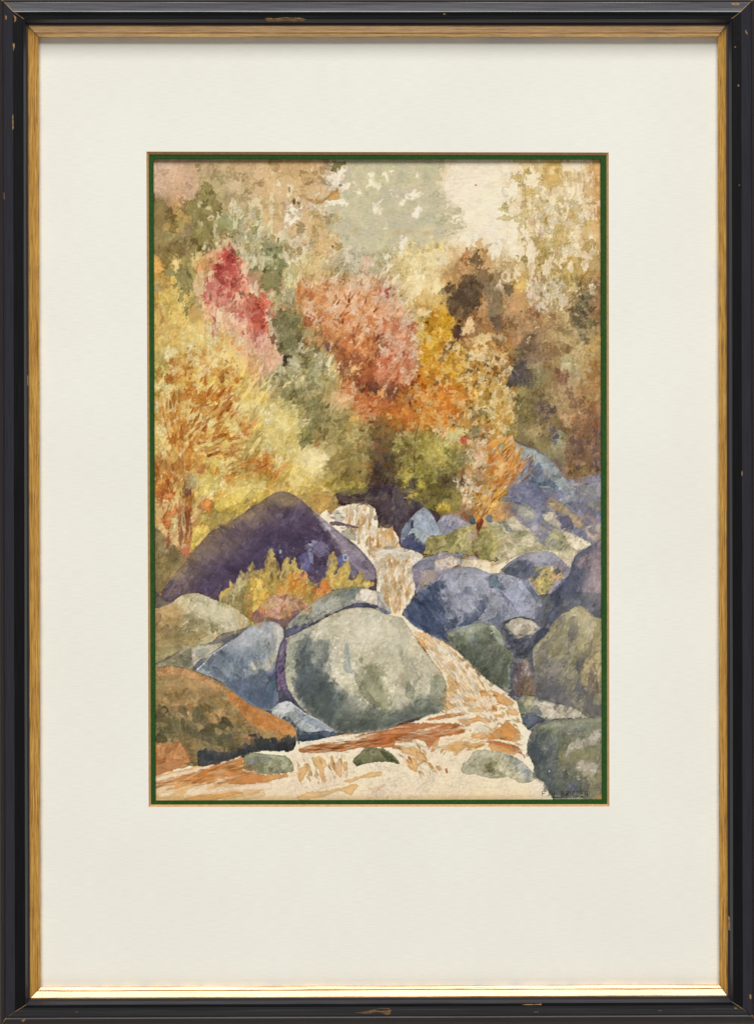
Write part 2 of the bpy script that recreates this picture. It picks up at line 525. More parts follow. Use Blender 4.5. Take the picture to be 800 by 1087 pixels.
PAINT_A = '''
@A1
p c9a884 .6 s30 e0 : 30,20 330,20 340,200 280,310 210,330 150,300 60,250 30,210
g c99a66 .5 60 90 : 190,320
p b5944f .6 r10 s10 : 110,430 170,360 190,300 240,400 290,400 290,450 250,470 230,520 140,540 60,500 40,420 60,330
p 85734a .8 r12 : 25,270 70,290 130,360 110,400 160,400 150,430 100,470 90,510 150,520 210,540 260,600 270,650 230,680 190,700 150,680 120,720 110,800 80,790 60,700 25,690
p b3a270 .6 r12 : 340,180 380,110 430,120 480,60 500,90 510,160 540,220 520,300 560,350 520,400 490,330 440,230 430,170
p 877b4e .85 r10 e.3 : 345,215 370,180 400,170 430,190 440,230 470,300 500,330 500,400 540,440 545,490 520,520 460,510 440,540 440,600 400,640 370,680 350,660 330,720 300,710 280,640 270,590 290,560 280,520 300,480 280,450 290,400 250,390 230,340 270,310 310,300 340,260
p 7c7046 .5 r12 s8 : 350,390 460,420 470,500 420,560 390,620 330,640 290,610 300,520 320,450
p 8f9064 .7 r10 : 500,410 560,400 620,420 640,470 600,540 560,580 540,540 500,520 470,470
p 8d825c .8 : 300,60 320,35 350,50 355,85 320,95
p c2ac74 .8 : 390,350 415,340 432,360 415,375
l bfae80 .7 9 5 : 405,425 430,405 450,415 440,432 410,435
p c4ba88 .85 : 440,530 465,510 475,540 490,570 485,620 455,615 460,560
p c9b98a .8 : 360,620 400,590 400,620 370,650
p c2bd92 .75 r8 : 760,370 790,345 790,560 770,590 720,560 740,480
p c3be93 .8 : 700,345 715,345 700,440 680,450
p cfc69c .8 : 600,360 630,350 630,380 590,390
p 8f9168 .7 r10 : 640,560 700,560 720,640 760,700 790,720 800,800 690,800 680,700 640,690
p bdb98c .75 r8 : 580,560 640,540 680,560 700,540 800,580 800,640 720,640 690,650 640,700 620,740 600,690 640,650
p c6c094 .8 : 700,700 740,680 750,760 720,770
p 98905c .85 e.3 : 700,490 750,490 745,530 715,545
p a08c5c .85 e.3 : 660,610 695,610 690,640 665,635
p 958a62 .85 e.3 : 590,650 620,640 630,680 600,695
p a39360 .8 : 740,390 770,385 775,410 750,420
p a8905a .6 : 680,440 720,430 730,470 690,480
p d6a878 .85 r8 : 330,800 350,720 400,660 470,640 500,600 520,530 545,530 560,580 600,600 620,690 670,740 660,800
p d9a060 .7 s8 : 330,770 370,720 400,740 400,800 330,800
p bf4a44 .85 s8 : 515,640 580,630 595,700 560,720 590,760 590,800 505,800 520,740 505,700
g c9605a .7 26 30 : 440,775 490,690
p d9a055 .8 : 25,690 50,690 70,750 100,770 90,800 25,800
p d8bd74 .85 : 155,720 170,690 195,720 195,800 160,800
p c9b070 .8 : 280,690 300,680 310,720 340,660 345,720 320,780 300,750
@A2
p c8aa76 .5 r8 e.25 : 0,30 470,30 450,100 440,170 460,220 510,220 540,260 530,280 450,290 380,320 320,310 260,280 220,240 180,280 150,370 140,450 180,520 0,600
p c6a874 .8 e.3 r6 : 260,400 300,345 350,375 400,415 440,440 470,480 475,530 500,545 525,525 530,600 500,650 450,680 400,740 350,750 330,650 300,560 290,490 250,560 180,600 150,500 190,470 250,440
p b5ac84 .5 r8 : 420,440 470,450 490,500 470,540
p b9b18e .95 r8 e.15 ipainted_distant_tree : 575,20 560,100 555,170 570,190 540,230 560,260 560,290 470,330 440,360 440,430 480,450 490,520 530,520 535,640 500,680 450,730 470,800 800,800 830,760 880,620 950,600 1000,580 1050,600 1130,590 1200,550 1300,510 1430,490 1400,480 1280,450 1220,400 1300,395 1390,390 1385,360 1300,350 1290,300 1250,260 1200,220 1230,190 1260,140 1240,100 1260,20
p e0d2b0 .95 r6 s4 : 465,95 520,95 560,60 580,70 575,110 555,150 570,180 630,175 660,210 700,245 660,235 620,215 560,225 525,215 460,220 440,170
p e0d2b0 .95 r5 : 390,330 440,305 470,285 560,285 600,320 580,335 470,330 440,350 435,430 400,410 350,360 310,320 260,290 240,310 220,270 230,230 240,270 300,300
p e0d2b0 .95 r5 : 150,370 180,350 200,330 260,330 270,350 230,380 180,430 145,450
p e0d2b0 .9 r4 : 150,490 170,460 240,395 260,410 235,440
p d9c79e .9 r4 : 165,180 205,175 200,230 190,290 165,270
p e0d4b0 .95 r5 : 735,115 775,110 770,160 800,180 830,195 800,205 735,205
p e0d4b0 .9 r4 : 775,320 815,325 800,390 770,370
p d9c79c .85 : 48,365 75,345 90,380 60,400
p d6c394 .7 : 50,60 72,55 70,110 45,100
p d8c69a .8 : 100,160 130,150 130,185 90,215 70,210 75,185
p d9c79c .85 : 410,120 425,95 440,130 415,140
p d9c79c .85 : 366,260 390,240 410,235 385,260
p d9c79c .8 : 325,440 335,400 360,380 345,410
p d9c79c .8 : 330,90 345,60 350,70 338,95
p d9c79c .8 : 375,50 395,80 390,95
p d9c79c .8 : 280,240 285,215 295,220
p d6c595 .85 r5 : 275,575 285,490 305,500 300,540 315,570
p d6c89c .9 r6 : 195,590 245,558 210,620 215,680 160,740 150,700 190,650
p d8c9a0 .9 r6 : 240,640 320,600 330,650 260,670
p d2c798 .9 r6 : 170,720 220,700 330,680 320,700 260,710 230,770 200,740 170,780
p d4c598 .85 : 385,740 400,700 412,750
p d4c598 .85 : 430,720 490,675 470,700 445,745
p d4c598 .8 : 468,540 475,530 500,545 475,570
p b3894f .7 r4 : 260,260 330,290 390,300 450,280 500,240 540,260 530,285 450,290 390,318 330,312 270,290
p b58f58 .8 r4 : 480,230 525,215 510,240 480,250
p 7d6340 .9 r3 : 203,285 222,290 225,350 212,345
p 8f7145 .9 r3 : 235,310 258,320 255,345 232,350
p a3834e .8 r3 : 172,205 186,200 188,235 174,240
p 7f7752 .9 r5 : 490,20 560,20 575,45 530,70 500,100 480,80
p a58c5c .8 r4 : 505,600 540,620 535,645 505,660
p 6f6540 .9 r2 : 480,618 492,618 494,632 482,632
p 8f9276 .8 r3 : 530,182 550,180 552,196 535,200
g b09c72 .5 40 30 : 645,505
p b3a074 .7 s10 : 420,760 480,735 560,710 570,740 520,790 440,800
p d0a585 .8 s6 : 690,770 715,690 740,740 760,790 690,800
p cdbf98 .85 r4 : 590,640 608,640 610,710 640,760 600,740 560,750
l cfc7a5 .8 8 4 : 655,650 655,700
p b8b383 .8 r8 : 0,520 30,500 50,560 70,600 100,560 130,590 150,640 190,650 160,720 110,720 90,690 100,640 50,620 0,640
p 84845a .85 r10 e.3 : 0,640 40,620 90,620 120,650 100,700 150,740 150,800 0,800
p 8d7448 .85 r3 : 95,565 110,565 112,590 98,595
p a98e58 .85 r4 : 140,590 180,610 180,640 160,650
p a88d58 .85 r4 : 50,540 80,560 75,600 50,590
p c2b98a .8 r5 : 35,480 48,470 45,540 35,530
@A3
p e0d5b5 .7 s20 e0 : 560,20 820,20 900,300 880,700 760,560 640,620 560,560 660,480 500,440 620,360 500,280 480,140
p dfd5b2 .95 r4 : 30,110 60,95 90,90 115,65 120,85 90,110 75,120 70,160 55,155 50,125
p dfd5b2 .9 r4 : 85,225 110,235 130,265 145,270 125,285
p dfd5b2 .9 r3 : 270,115 285,95 295,135 275,135
p dfd5b2 .95 r4 : 155,330 190,280 225,250 255,210 295,205 270,235 320,255 275,270 245,305 235,275 200,300 175,335
p dfd5b2 .95 r4 : 250,400 290,340 315,350 300,380 285,420 255,420
p dfd5b2 .9 r4 : 10,370 40,350 40,375 20,400
p dfd5b2 .9 r4 : 0,190 25,195 15,230 0,225
p dfd5b2 .9 r4 : 0,320 40,285 30,310 0,335
p dfd5b2 .8 r4 : 40,490 70,493 50,502
g b59a70 .5 40 20 : 140,525 220,520 350,530
p dcc88c .75 r10 s12 e.08 : 80,800 90,720 130,680 180,660 190,600 210,590 240,560 250,600 280,600 270,640 330,640 380,600 440,590 470,610 460,650 420,660 400,720 400,800
g d9b96c .5 26 26 : 210,640 440,620 130,760
g d6a566 .5 20 20 : 180,715
p e0d6b2 .9 r4 : 170,560 190,570 215,560 200,600 170,680 160,660
p e0d6b2 .9 r4 : 105,650 130,620 140,640 120,665
p e0d6b2 .9 r4 : 60,700 75,672 88,705 70,715
p 8f8c6c .8 r3 : 228,608 248,605 250,630 232,635
p 9c9a78 .7 r4 : 280,610 300,600 310,640 285,640
p c69a66 .75 s10 r8 : 540,800 580,740 600,690 630,630 655,640 660,690 690,620 700,580 740,570 770,640 790,680 800,800
p b97f4f .6 s6 : 600,700 640,630 650,700 630,780
p 6f5c44 .85 s6 : 655,730 685,680 685,640 705,640 715,680 735,700 735,790 660,800
p a85a3c .9 r2 : 692,185 704,185 704,195 692,195
@A4
p e0d5b5 .5 s20 e0 : 0,30 120,30 220,300 200,500 180,700 0,650
p c9ad6c .7 r10 : 130,130 170,110 240,90 250,130 215,170 150,150
p c4a25e .75 r8 : 380,60 410,45 480,50 495,120 470,180 430,205 350,190 370,130
p dcc890 .6 : 415,75 455,60 450,110 415,110
p c9ae6c .7 r8 : 225,180 290,210 350,215 340,255 230,260
p c4a566 .7 r6 : 240,70 270,65 265,110 235,100
p cbb076 .6 r8 : 230,370 290,370 330,330 340,300 330,350 270,400 210,400
p c4b07c .75 r4 : 85,320 105,320 130,370 110,380 85,350
p c9b684 .7 r4 : 50,430 90,400 150,420 140,440
p c4b07c .7 r5 : 145,385 200,430 260,470 250,500 200,460 160,410
p b09a60 .7 r3 : 235,340 250,310 250,350
p b39a5c .85 r3 : 385,290 410,285 408,312 388,310
p bb9d5f .75 r8 : 540,350 580,315 640,330 640,410 620,470 590,440 580,390 535,380
p c2a566 .75 r6 : 640,470 700,420 715,450 680,500 640,490
p c0a262 .7 r8 : 380,430 440,400 440,440 410,480 380,470
p c5ab6c .7 r6 : 460,530 490,500 530,570 520,610 480,560
p e0d0a8 .7 r6 : 500,480 560,440 620,470 610,560 570,620 560,540
p b99f62 .8 r6 e.25 : 310,590 340,600 380,590 390,640 380,700 340,700 330,640
p a98f58 .85 r4 e.3 : 350,700 380,690 380,740 350,755
p c4a566 .75 r6 : 400,610 430,570 470,600 460,640 410,640
p b5975c .6 r8 : 500,640 590,630 640,640 690,680 700,760 600,790 450,800 430,740 460,720 490,720
p d8c79a .8 r6 : 580,620 600,580 640,600 660,600 620,660 580,650
p a8884f .85 r5 e.3 : 655,640 700,610 700,580 730,580 735,650 690,660
p ac8f58 .8 r5 : 440,740 465,715 480,770 500,800 450,790
p a9925f .8 r4 e.25 : 185,690 220,700 260,700 260,740 220,720
l b5828a .7 7 4 : 310,410 312,470 340,520
p c4808a .75 r5 : 335,530 375,530 370,555 345,550
l b58a7a .6 6 3 : 190,490 235,560
l c09a80 .6 6 4 : 250,250 245,340
l b58f7a .6 6 4 : 360,230 345,300 335,360
l b58060 .6 8 4 : 515,490 520,520
l c49490 .5 8 6 : 470,620 465,680
p c99a63 .35 s60 e0 r20 : 700,20 790,20 790,800 745,800 745,300 710,200
p a5824f .75 r8 : 690,760 730,680 780,690 780,800 700,790
d 40 c4ab6c|bba066|cdb67e|a99259 22 13 70,50 .6 : 200,80 500,60 700,300 760,500 740,760 420,780 230,640 180,400
@B1
g d6bd68 .5 90 90 : 250,480 450,560 600,640 150,200
p 8c8356 .9 e.4 r6 : 180,-20 270,-20 280,60 300,100 290,130 260,125 260,170 245,200 265,230 265,270 240,310 220,290 220,250 235,220 215,200 220,150 230,130 190,135 200,95 170,90 190,60
p 8c8355 .85 r5 : 100,-10 160,-10 155,30 110,60 100,20
p a08d62 .8 r5 : 30,110 60,100 80,130 50,145 30,140
p b08a55 .6 r8 : 270,260 310,240 335,290 330,340 290,340 270,310
p 6f6a4a .85 r3 : 272,360 300,355 305,375
p d8b080 .7 s25 e0 : 330,0 640,0 700,120 800,200 800,600 700,560 660,460 580,420 500,420 430,420 380,300 330,200
p d4907a .7 s14 r10 e.05 : 400,60 500,0 640,0 680,100 640,170 600,250 560,320 510,300 500,200 420,180
p b04844 .7 s10 r10 : 500,-10 620,-10 620,60 580,100 610,130 580,160 550,130 540,80 500,60
p b95a4c .7 s6 : 380,120 420,80 440,110 400,150 410,200 395,230 370,180
p c97a6c .6 s8 : 500,220 560,200 580,250 570,310 530,300 510,270
p c9604a .8 s8 r8 : 640,300 660,250 690,160 740,160 800,250 800,420 740,450 710,430 700,390 740,350 720,310 680,320
p cf7c4a .7 s6 : 640,300 680,230 700,250 680,320 650,330
p c4503f .7 s8 : 700,390 800,330 800,450 740,470
p cf8a78 .7 s6 : 740,450 800,440 800,560 750,520
p e2c09a .7 r6 s5 : 610,170 650,170 640,240 600,300 590,250
p e0bc94 .7 r6 s5 : 430,240 490,230 500,330 440,300
p bb5c45 .85 r3 : 640,440 645,415 660,415 658,470 640,480
p c4704c .8 r4 : 660,360 680,320 690,350 665,390
p c07a48 .6 r5 : 570,500 600,460 620,500 590,530
p cf7a50 .75 r5 : 620,540 690,490 660,540 630,555
l b0685c .8 7 4 : 465,265 455,330 465,420
p b0645a .8 r5 : 440,310 460,320 462,400 445,370
p b06a58 .8 r5 : 430,440 450,420 450,500 435,490
l b86a58 .7 8 6 : 395,200 420,300
l b07058 .8 6 3 : 680,550 690,640 705,720 695,790
l b07058 .8 5 3 : 725,650 705,740
l b07058 .7 5 3 : 715,580 708,670
l b08050 .7 6 4 : 50,250 100,350 150,390 170,480
l b08050 .7 5 3 : 185,300 185,450
p b0643c .85 r3 : 172,450 190,450 185,490 175,480
l b08a54 .6 6 4 : 65,340 80,440
l b07a48 .6 7 4 : 135,50 145,140
p c07a38 .85 e.3 r5 : 345,620 370,570 390,520 410,560 435,590 435,640 410,690 400,740 360,720 350,690
p a9562e .8 r5 : 350,670 380,650 405,700 395,740 355,715
p c48244 .85 r5 e.3 : 155,690 185,660 205,620 230,650 230,720 170,740 150,730
p c98f50 .8 r5 : 130,580 165,600 160,650 135,630
p a08f52 .75 r5 : 475,580 495,580 495,610 520,650 540,630 545,690 510,680 475,630
p a89a5a .7 r8 : 60,560 120,560 125,680 130,750 60,760 40,700
p 5a4a38 .8 r2 : 248,540 258,538 258,546
p 5a3a30 .8 r2 : 480,360 488,360 486,374
d 60 c88a48|c07a3c|cb9a50|b86c36 26 13 80,35 .7 : 60,700 400,640 640,700 620,800 100,800
d 25 d9c070|c9a85a|d2b060 34 12 85,20 .5 : 60,250 300,400 600,560 400,640 60,560
d 26 c46a56|b95248|cf8a70|d8a080 26 13 95,40 .6 : 380,60 480,0 640,0 780,200 780,420 660,360 560,340 500,200
l d6a080 .6 6 4 : 640,680 620,720 630,650
@B2
p c8604c .8 s12 : -10,160 20,170 30,240 20,330 40,400 50,450 -10,440
p d0a080 .8 s14 r8 : -10,460 50,470 100,540 120,620 100,700 60,720 -10,760
p b5ae7e .85 r10 : 120,0 240,0 240,90 200,130 170,200 140,230 90,280 60,250 60,200 40,150 60,110 110,150 130,80
p 7f7850 .85 r8 e.3 : -10,0 120,0 120,60 110,150 85,130 60,110 20,130 -10,110
p 8f8c74 .7 s8 : 170,130 220,110 220,160 190,240 150,230
p 9d9566 .8 : 85,180 120,160 125,210 95,215
p cf9a68 .5 s20 r12 e.05 : 240,70 800,40 800,560 650,560 560,480 440,560 380,500 350,360 270,280 230,200
p 716a48 .9 r9 e.25 : 60,330 100,290 150,280 220,280 250,320 260,400 270,440 270,540 220,560 190,560 180,600 185,650 170,680 140,670 140,620 130,570 100,540 90,480 60,420 30,380
p 918a5c .5 s12 : 150,290 260,300 260,400 200,380
p 4a4238 .85 r5 : 140,600 180,600 180,660 170,680 140,670
p 7d5a42 .85 r5 : 50,470 80,460 90,490 60,510
p dcbc94 .8 r8 : 560,130 620,60 640,100 620,170 590,210
p d9b48c .8 r10 : 700,100 780,80 790,130 740,180 720,240 690,260
p d8b088 .8 r8 : 410,310 450,320 490,360 500,330 520,420 470,400 430,350
p d9b286 .8 r8 : 640,290 720,280 760,350 700,400 640,350
p d8b48c .7 r8 : 400,190 440,200 460,250 410,260
p c0753f .8 r7 : 230,190 250,100 265,80 290,130 280,170 250,220
p bf7a44 .8 r7 : 330,150 350,130 390,170 380,250 400,270 350,270
p be7340 .8 r7 : 480,230 530,170 560,240 610,250 620,320 560,330 570,400 600,380 570,440 540,400 520,340 530,290
p b3663c .85 r5 : 530,360 590,350 600,380 570,430
p b36e44 .8 r7 : 630,190 660,130 690,150 700,190 680,230 640,230
p 9c5f40 .8 r8 : 300,290 340,270 400,300 400,360 340,370 300,400 280,380 310,330
p a3704a .8 r6 : 400,370 450,355 455,430 440,520 420,530 410,440
p a08a5c .8 r8 : 280,410 340,420 350,450 310,470
p b3784c .8 r5 : 470,60 490,60 500,150 470,170
p 9c5e3a .85 r7 : 510,520 590,480 600,560 590,640 620,680 590,700 580,760 550,740 550,660 510,600
p 7d5a3c .6 r6 : 545,600 600,640 600,740 550,740
p b98850 .7 r6 : 370,480 400,480 410,560 380,540
p b06f48 .7 r6 : 600,390 660,390 660,440 600,450
p b98a54 .7 r6 : 470,430 550,430 540,470 480,480
p b9733f .7 r8 : 690,490 760,440 800,500 770,560 700,540
p a0613c .8 r6 : 630,620 700,590 740,610 700,640 650,640
p 56473c .85 r5 : 625,620 650,590 700,600 660,630
p 6f3d2c .9 r10 : 680,720 720,660 760,640 800,590 830,700 800,800 720,790 670,760
p d6a868 .8 r7 : 620,690 650,640 690,660 680,720 650,760 620,760
p 958a62 .85 r4 e.3 : 725,320 745,305 770,340 740,345
p 8a3c28 .85 r2 : 548,358 562,358 562,372 550,372
p 8a3c28 .85 r2 : 684,358 696,358 694,372
p 6f4a50 .8 r3 : 440,510 465,510 455,560 445,550
d 120 c27a48|b8683f|cf9a6c|a9603c|d6ac84|c08a58 24 15 70,45 .65 : 240,70 780,60 800,560 640,560 560,480 440,560 380,500 330,330 240,210
p a59f72 .85 r12 : -10,760 60,720 130,690 180,640 200,580 270,550 310,520 360,510 370,560 440,580 500,600 510,700 520,820 -10,820
p 8f8a60 .6 s10 r10 : 250,640 340,590 400,560 420,640 350,680 380,740 300,780
p c4ad6a .7 r8 s8 : 420,720 490,640 520,780 430,800
p b8ae84 .7 s10 r8 : 130,700 240,600 260,680 180,760
d 40 b5ad80|98926a|8a8660|c0b58a 26 15 60,60 .6 : 0,780 130,700 220,600 360,540 480,620 500,790
@B3
p dfcb96 .7 s20 r10 e.03 : 40,0 480,0 470,100 440,150 360,180 280,190 220,240 170,190 140,120 70,60
g d2ac62 .6 26 50 : 190,190 230,235 120,60
p cba45a .8 e.3 r5 : 275,190 320,175 360,190 350,230 320,250 285,225
p cfae6a .7 r6 : 300,70 320,90 360,85 350,140 310,160
p d1a95c .75 r5 : 360,210 430,170 450,190 400,225
p d0a080 .7 s14 r10 e.05 : 0,130 60,100 120,170 240,250 230,350 280,420 310,520 330,600 270,700 0,760
p bb6a4c .8 r7 : -10,370 40,340 80,350 120,310 150,300 130,350 90,380 60,430 20,470 -10,470
p b8604a .8 r6 : 10,260 30,240 20,200 50,180 60,220 40,280 50,310 10,320
p c9887a .8 r6 : 30,130 60,110 80,150 70,180 40,170
p c07055 .7 r6 : 150,470 160,420 185,380 185,430 160,480
p b9644a .7 r7 : 90,540 110,470 140,470 160,540 160,600 100,600
p a34d36 .8 r7 : 40,610 110,600 120,640 60,680 30,660
p b8603c .7 r8 : 110,600 160,570 220,580 210,640 240,690 130,690
p 8d5a40 .7 r10 : -10,680 60,700 90,760 90,810 -10,810
p c08058 .7 r8 : 130,700 240,720 230,780 130,780
l e0c09a .8 9 5 : 20,665 60,690 130,680
p dba888 .7 r7 : 160,330 230,280 230,330 180,380 130,420 60,480 90,420
d 90 c07a5a|b8644a|cf9a7a|a85844|d9ae8a|bb7048 30 13 62,30 .65 : 0,140 70,110 240,300 310,560 250,760 0,780
p cfa35c .8 r10 : 240,300 290,290 340,300 400,270 450,300 460,360 520,330 550,340 500,400 540,450 520,480 430,490 400,560 380,640 330,600 310,520 280,420
p cf9a2a .85 r6 : 460,330 520,330 550,350 500,390 540,460 480,490 440,470 420,430 460,400
p c98f2e .8 r8 : 330,460 400,440 420,500 390,560 350,600 330,540
p b8742c .7 r6 : 340,560 380,580 370,700 350,680
p b87d34 .8 r6 : 400,300 440,280 440,330 410,330
p d9bc84 .7 r6 : 390,330 420,320 430,400 390,400
p dcc79a .8 r5 : 280,260 330,270 300,290
p e3cd9c .7 r6 : 240,430 280,440 300,500 260,480
d 50 d4ac5c|c8952e|dcba7a|b87f34|d8a840 24 14 60,50 .7 : 250,300 440,260 540,340 520,480 420,560 380,700 320,560
p c29862 .8 s10 r10 : 480,0 620,0 590,60 580,130 540,100 490,90 450,80 430,60
p 6e5a44 .7 s14 : 700,0 800,0 800,180 740,240 720,180 710,60
p 6a563f .85 s10 r10 : 480,90 520,60 540,110 600,130 590,70 620,30 690,20 710,70 720,180 700,260 680,300 620,310 560,340 510,310 490,230 500,160
p 4d4036 .85 s14 r8 : 530,150 610,140 680,60 700,160 680,240 600,240 540,220
p 473630 .9 r7 : 510,400 540,360 590,340 600,400 590,480 560,480 530,440
p 5c4640 .85 r8 : 440,500 490,480 550,500 540,540 480,590 450,560
p b5895a .7 r8 : 700,220 770,180 800,200 800,360 740,340 700,300
p d2b078 .8 r8 : 600,400 660,330 690,360 690,440 610,440
p 8d6038 .8 r8 : 600,480 650,470 660,420 700,460 690,540 640,580 610,560
p 8f7050 .85 r5 : 690,350 740,410 740,470 700,430
p ceac6c .85 r10 : 690,490 740,440 800,470 800,560 740,580 700,560 680,520
p cfa548 .8 r8 : 530,540 570,510 600,540 620,590 600,650 560,640 540,600
p c48c28 .8 r8 : 480,640 560,620 600,660 560,720 500,740
p c0742c .7 r8 : 380,680 450,660 480,760 420,780
p cda55c .7 r12 : 610,640 800,580 820,800 620,800
p b8702c .75 r8 : 300,680 370,700 380,800 300,800
p 7a6a72 .9 r3 e.4 : 440,610 465,605 470,640 445,655
p 6a5f55 .9 r3 e.4 : 390,700 410,690 410,730 385,730
p 55483f .9 r3 : 625,620 655,625 640,640
p 5a5448 .9 r3 e.4 : 735,740 755,735 755,765 740,765
p 8a7050 .85 r3 : 720,660 750,655 750,680
p 7a6a40 .85 r3 : 570,730 590,740 570,765
p 7a5a44 .85 r4 : 525,660 560,650 550,700 530,690
p 8a7a58 .85 r4 e.3 : 455,130 475,115 480,150 462,160
p 75603c .85 r4 : 440,230 460,220 455,245
d 70 c08a3c|b8792c|d2ac5c|8d6038|c99a48|a56c30 20 13 60,70 .7 : 380,560 540,520 700,470 800,520 800,800 320,800
d 22 5f5048|6a5a58|7a6240|4f443c 15 10 70,70 .8 : 400,600 800,520 800,800 400,800
@B4
p dccaa0 .8 r8 : 260,120 300,40 380,20 410,60 380,150 370,220 330,250 260,260 270,180
p d9c79c .75 r8 : 400,170 450,110 520,160 540,230 520,300 470,250 410,270
p cda65c .8 r6 : 190,70 240,30 270,60 240,120 210,150 180,120
p b98f5c .8 r8 : 160,140 250,140 260,240 230,300 150,280
p 84735a .8 s10 r8 : -10,100 60,130 90,200 90,300 -10,330
p 6f604a .85 s5 r6 : 90,100 150,110 155,180 120,190
p 5f5040 .8 r8 : 20,330 60,310 90,360 80,420 30,410
p a9805a .6 s24 e0 r10 : 80,330 300,280 330,400 260,480 180,540 130,440
p 7a6248 .7 r6 : 30,410 90,420 110,500 60,520 20,470
p 6d5a48 .7 s26 r12 e0 : 180,540 260,440 350,420 380,600 300,640 200,640
p 6f6a4a .6 s18 e0 : 160,560 240,540 240,640
p 524a48 .7 s20 r12 e0 : 160,660 230,640 280,690 270,720 290,780 250,810 140,810 150,720
p 8a8660 .6 s16 e0 : 300,680 380,660 400,780 300,790
p 7d5a48 .7 s12 e.05 r8 : 470,700 560,700 570,740 530,800 480,780
p 917050 .6 s14 e.05 r8 : 420,500 480,490 470,590 420,560
p a39a74 .6 s20 e0 r10 : 480,600 640,620 620,720 500,680
p a07850 .6 s20 e0 r10 : 680,650 790,630 790,800 700,800
l b0707a .55 7 5 : 305,30 300,170
l b0707a .55 8 7 : 352,50 355,240
l a8604e .75 13 8 : 555,20 553,120 552,210
l b08080 .6 8 6 : 152,190 150,270
l b06a6a .6 9 6 : 460,200 460,260
p 9a5a50 .85 r3 : 275,260 290,265 285,290
p 9a5a50 .85 r3 : 455,300 465,300 465,345 450,340
p a06a60 .8 r3 : 370,290 382,340 370,340
p 7a5a58 .8 r3 : 380,430 398,460 385,460
p 7d6a48 .85 r3 : 210,280 225,275 225,300
p 7d6a48 .8 r4 : 480,360 520,420 500,430
p 8f7a54 .7 r4 : 340,350 355,370 350,390
p ac9152 .85 r6 : 390,150 420,70 440,60 450,110 410,150
p a98c50 .7 r8 : 480,50 540,50 540,140 500,150
p a3854e .8 r5 : 360,20 390,30 385,90 365,80
p 9a7a52 .8 r5 : 520,250 560,210 590,220 560,280 530,270
p b39c60 .7 r8 : 560,60 620,60 640,130 590,180 560,130
p 8a6a4a .75 s14 r8 e.05 : 680,60 790,50 790,330 720,380 680,320 720,260 700,150
p cdb382 .8 r9 : 520,300 600,280 660,270 690,260 640,320 580,330 560,380 600,420 640,420 650,480 580,520 540,480
p c6a468 .8 r9 : 590,540 680,500 740,420 790,380 790,540 700,590 620,570
p 7a6e52 .85 e.3 r6 : 610,240 640,160 690,120 700,160 690,220 640,290 615,280
p 6a5f48 .85 e.3 r6 : 570,340 600,320 650,340 640,390 590,390
p 5a5140 .9 r5 : 640,460 690,430 700,470 670,500
p 6f6148 .85 r6 : 640,380 700,340 730,370 700,400
p 7a6a4c .85 r4 e.3 : 615,90 645,70 640,110 620,115
p 8a7654 .85 r4 e.3 : 720,180 745,175 740,210
l 7d5a3a .8 12 5 : 640,60 690,0
p d8bd84 .75 r5 : 730,380 740,400 720,420 700,430 710,410
p 6a5040 .85 r3 : 680,590 705,590 690,610
l d8c090 .8 7 3 : 265,530 280,460 320,400 350,395
d 60 a58560|b8946a|957550|c0a070|8a6c50 22 14 80,50 .5 : 60,280 330,250 540,320 560,520 400,640 200,540
d 30 c9ac70|a88a58|b89c66|d2b988 24 13 70,50 .55 : 380,40 640,40 640,240 560,300 420,280
d 30 d0a858|b8803c|d8bc7c|9a6a38 20 14 60,60 .7 : 0,420 120,420 160,640 120,800 0,800
@C1
p d0b05c .5 s20 e0 : 25,0 800,0 800,800 25,800
d 60 c9a050|d4b264|c08a48|d9bf78 50 13 70,30 .6 : 25,0 400,0 500,200 300,500 25,540
p b8702f .85 r6 e.25 : 250,140 290,110 330,120 360,60 400,50 420,90 400,130 350,170 340,230 320,270 300,230 280,200 300,170
p b8743a .85 r6 : 390,130 430,80 480,30 520,10 500,60 440,120
p b06a34 .85 r6 : 400,180 450,150 480,170 460,220 410,210
p b97a40 .85 r6 : 100,120 130,170 180,220 190,280 220,300 190,310 170,250 120,220 100,190
p b3682f .85 r6 : 190,50 240,30 240,80 260,110 220,120 200,90
p c08040 .8 r6 : 260,0 330,0 320,40 270,40
p bb7a3c .85 r6 : 140,370 200,330 250,350 230,390 180,410
p c48a34 .85 r7 : 290,320 360,270 400,250 440,290 430,340 380,360 300,350
p b0642c .85 r6 : 270,390 330,360 400,350 430,380 380,410 290,420
p b87034 .85 r6 : 380,440 440,420 500,400 550,380 540,410 480,440 440,470 390,450
p b8763a .85 r6 : 260,420 320,440 340,450 300,470 270,490
p b8702f .85 r6 : 480,480 540,460 600,430 600,450 550,490 490,510
p b3683c .85 r6 : 510,200 560,190 620,210 590,260 540,290 510,250
p b97c48 .8 r6 : 640,200 700,150 720,180 660,240
p b05a30 .9 r6 : 610,330 650,300 690,310 690,350 660,380 620,360
p c58850 .8 r6 : 690,280 740,240 750,280 710,320
p c88c4c .7 r6 : 490,310 560,300 590,330 530,350
p 9a5030 .9 r6 : 190,500 240,480 270,530 260,610 230,620 200,580
p a8602f .8 r6 : 200,430 250,420 260,470 220,500
p a0603c .85 r6 : 300,570 350,540 410,590 350,640 320,610
p b06a38 .85 r6 : 25,550 80,590 150,660 200,730 170,750 100,680 60,620
p b8743c .8 r6 : 80,520 130,560 130,600 170,640 150,660
p bb7a40 .8 r6 : 25,640 80,690 120,760 90,790 40,720
p b59c5c .75 r6 : 480,580 540,520 600,450 660,400 640,470 560,540
p a8935a .85 r6 e.2 : 490,580 540,540 600,470 680,400 760,360 800,330 800,480 700,540 620,590 540,600
p b87438 .85 r6 : 470,640 530,600 610,620 590,660 500,680
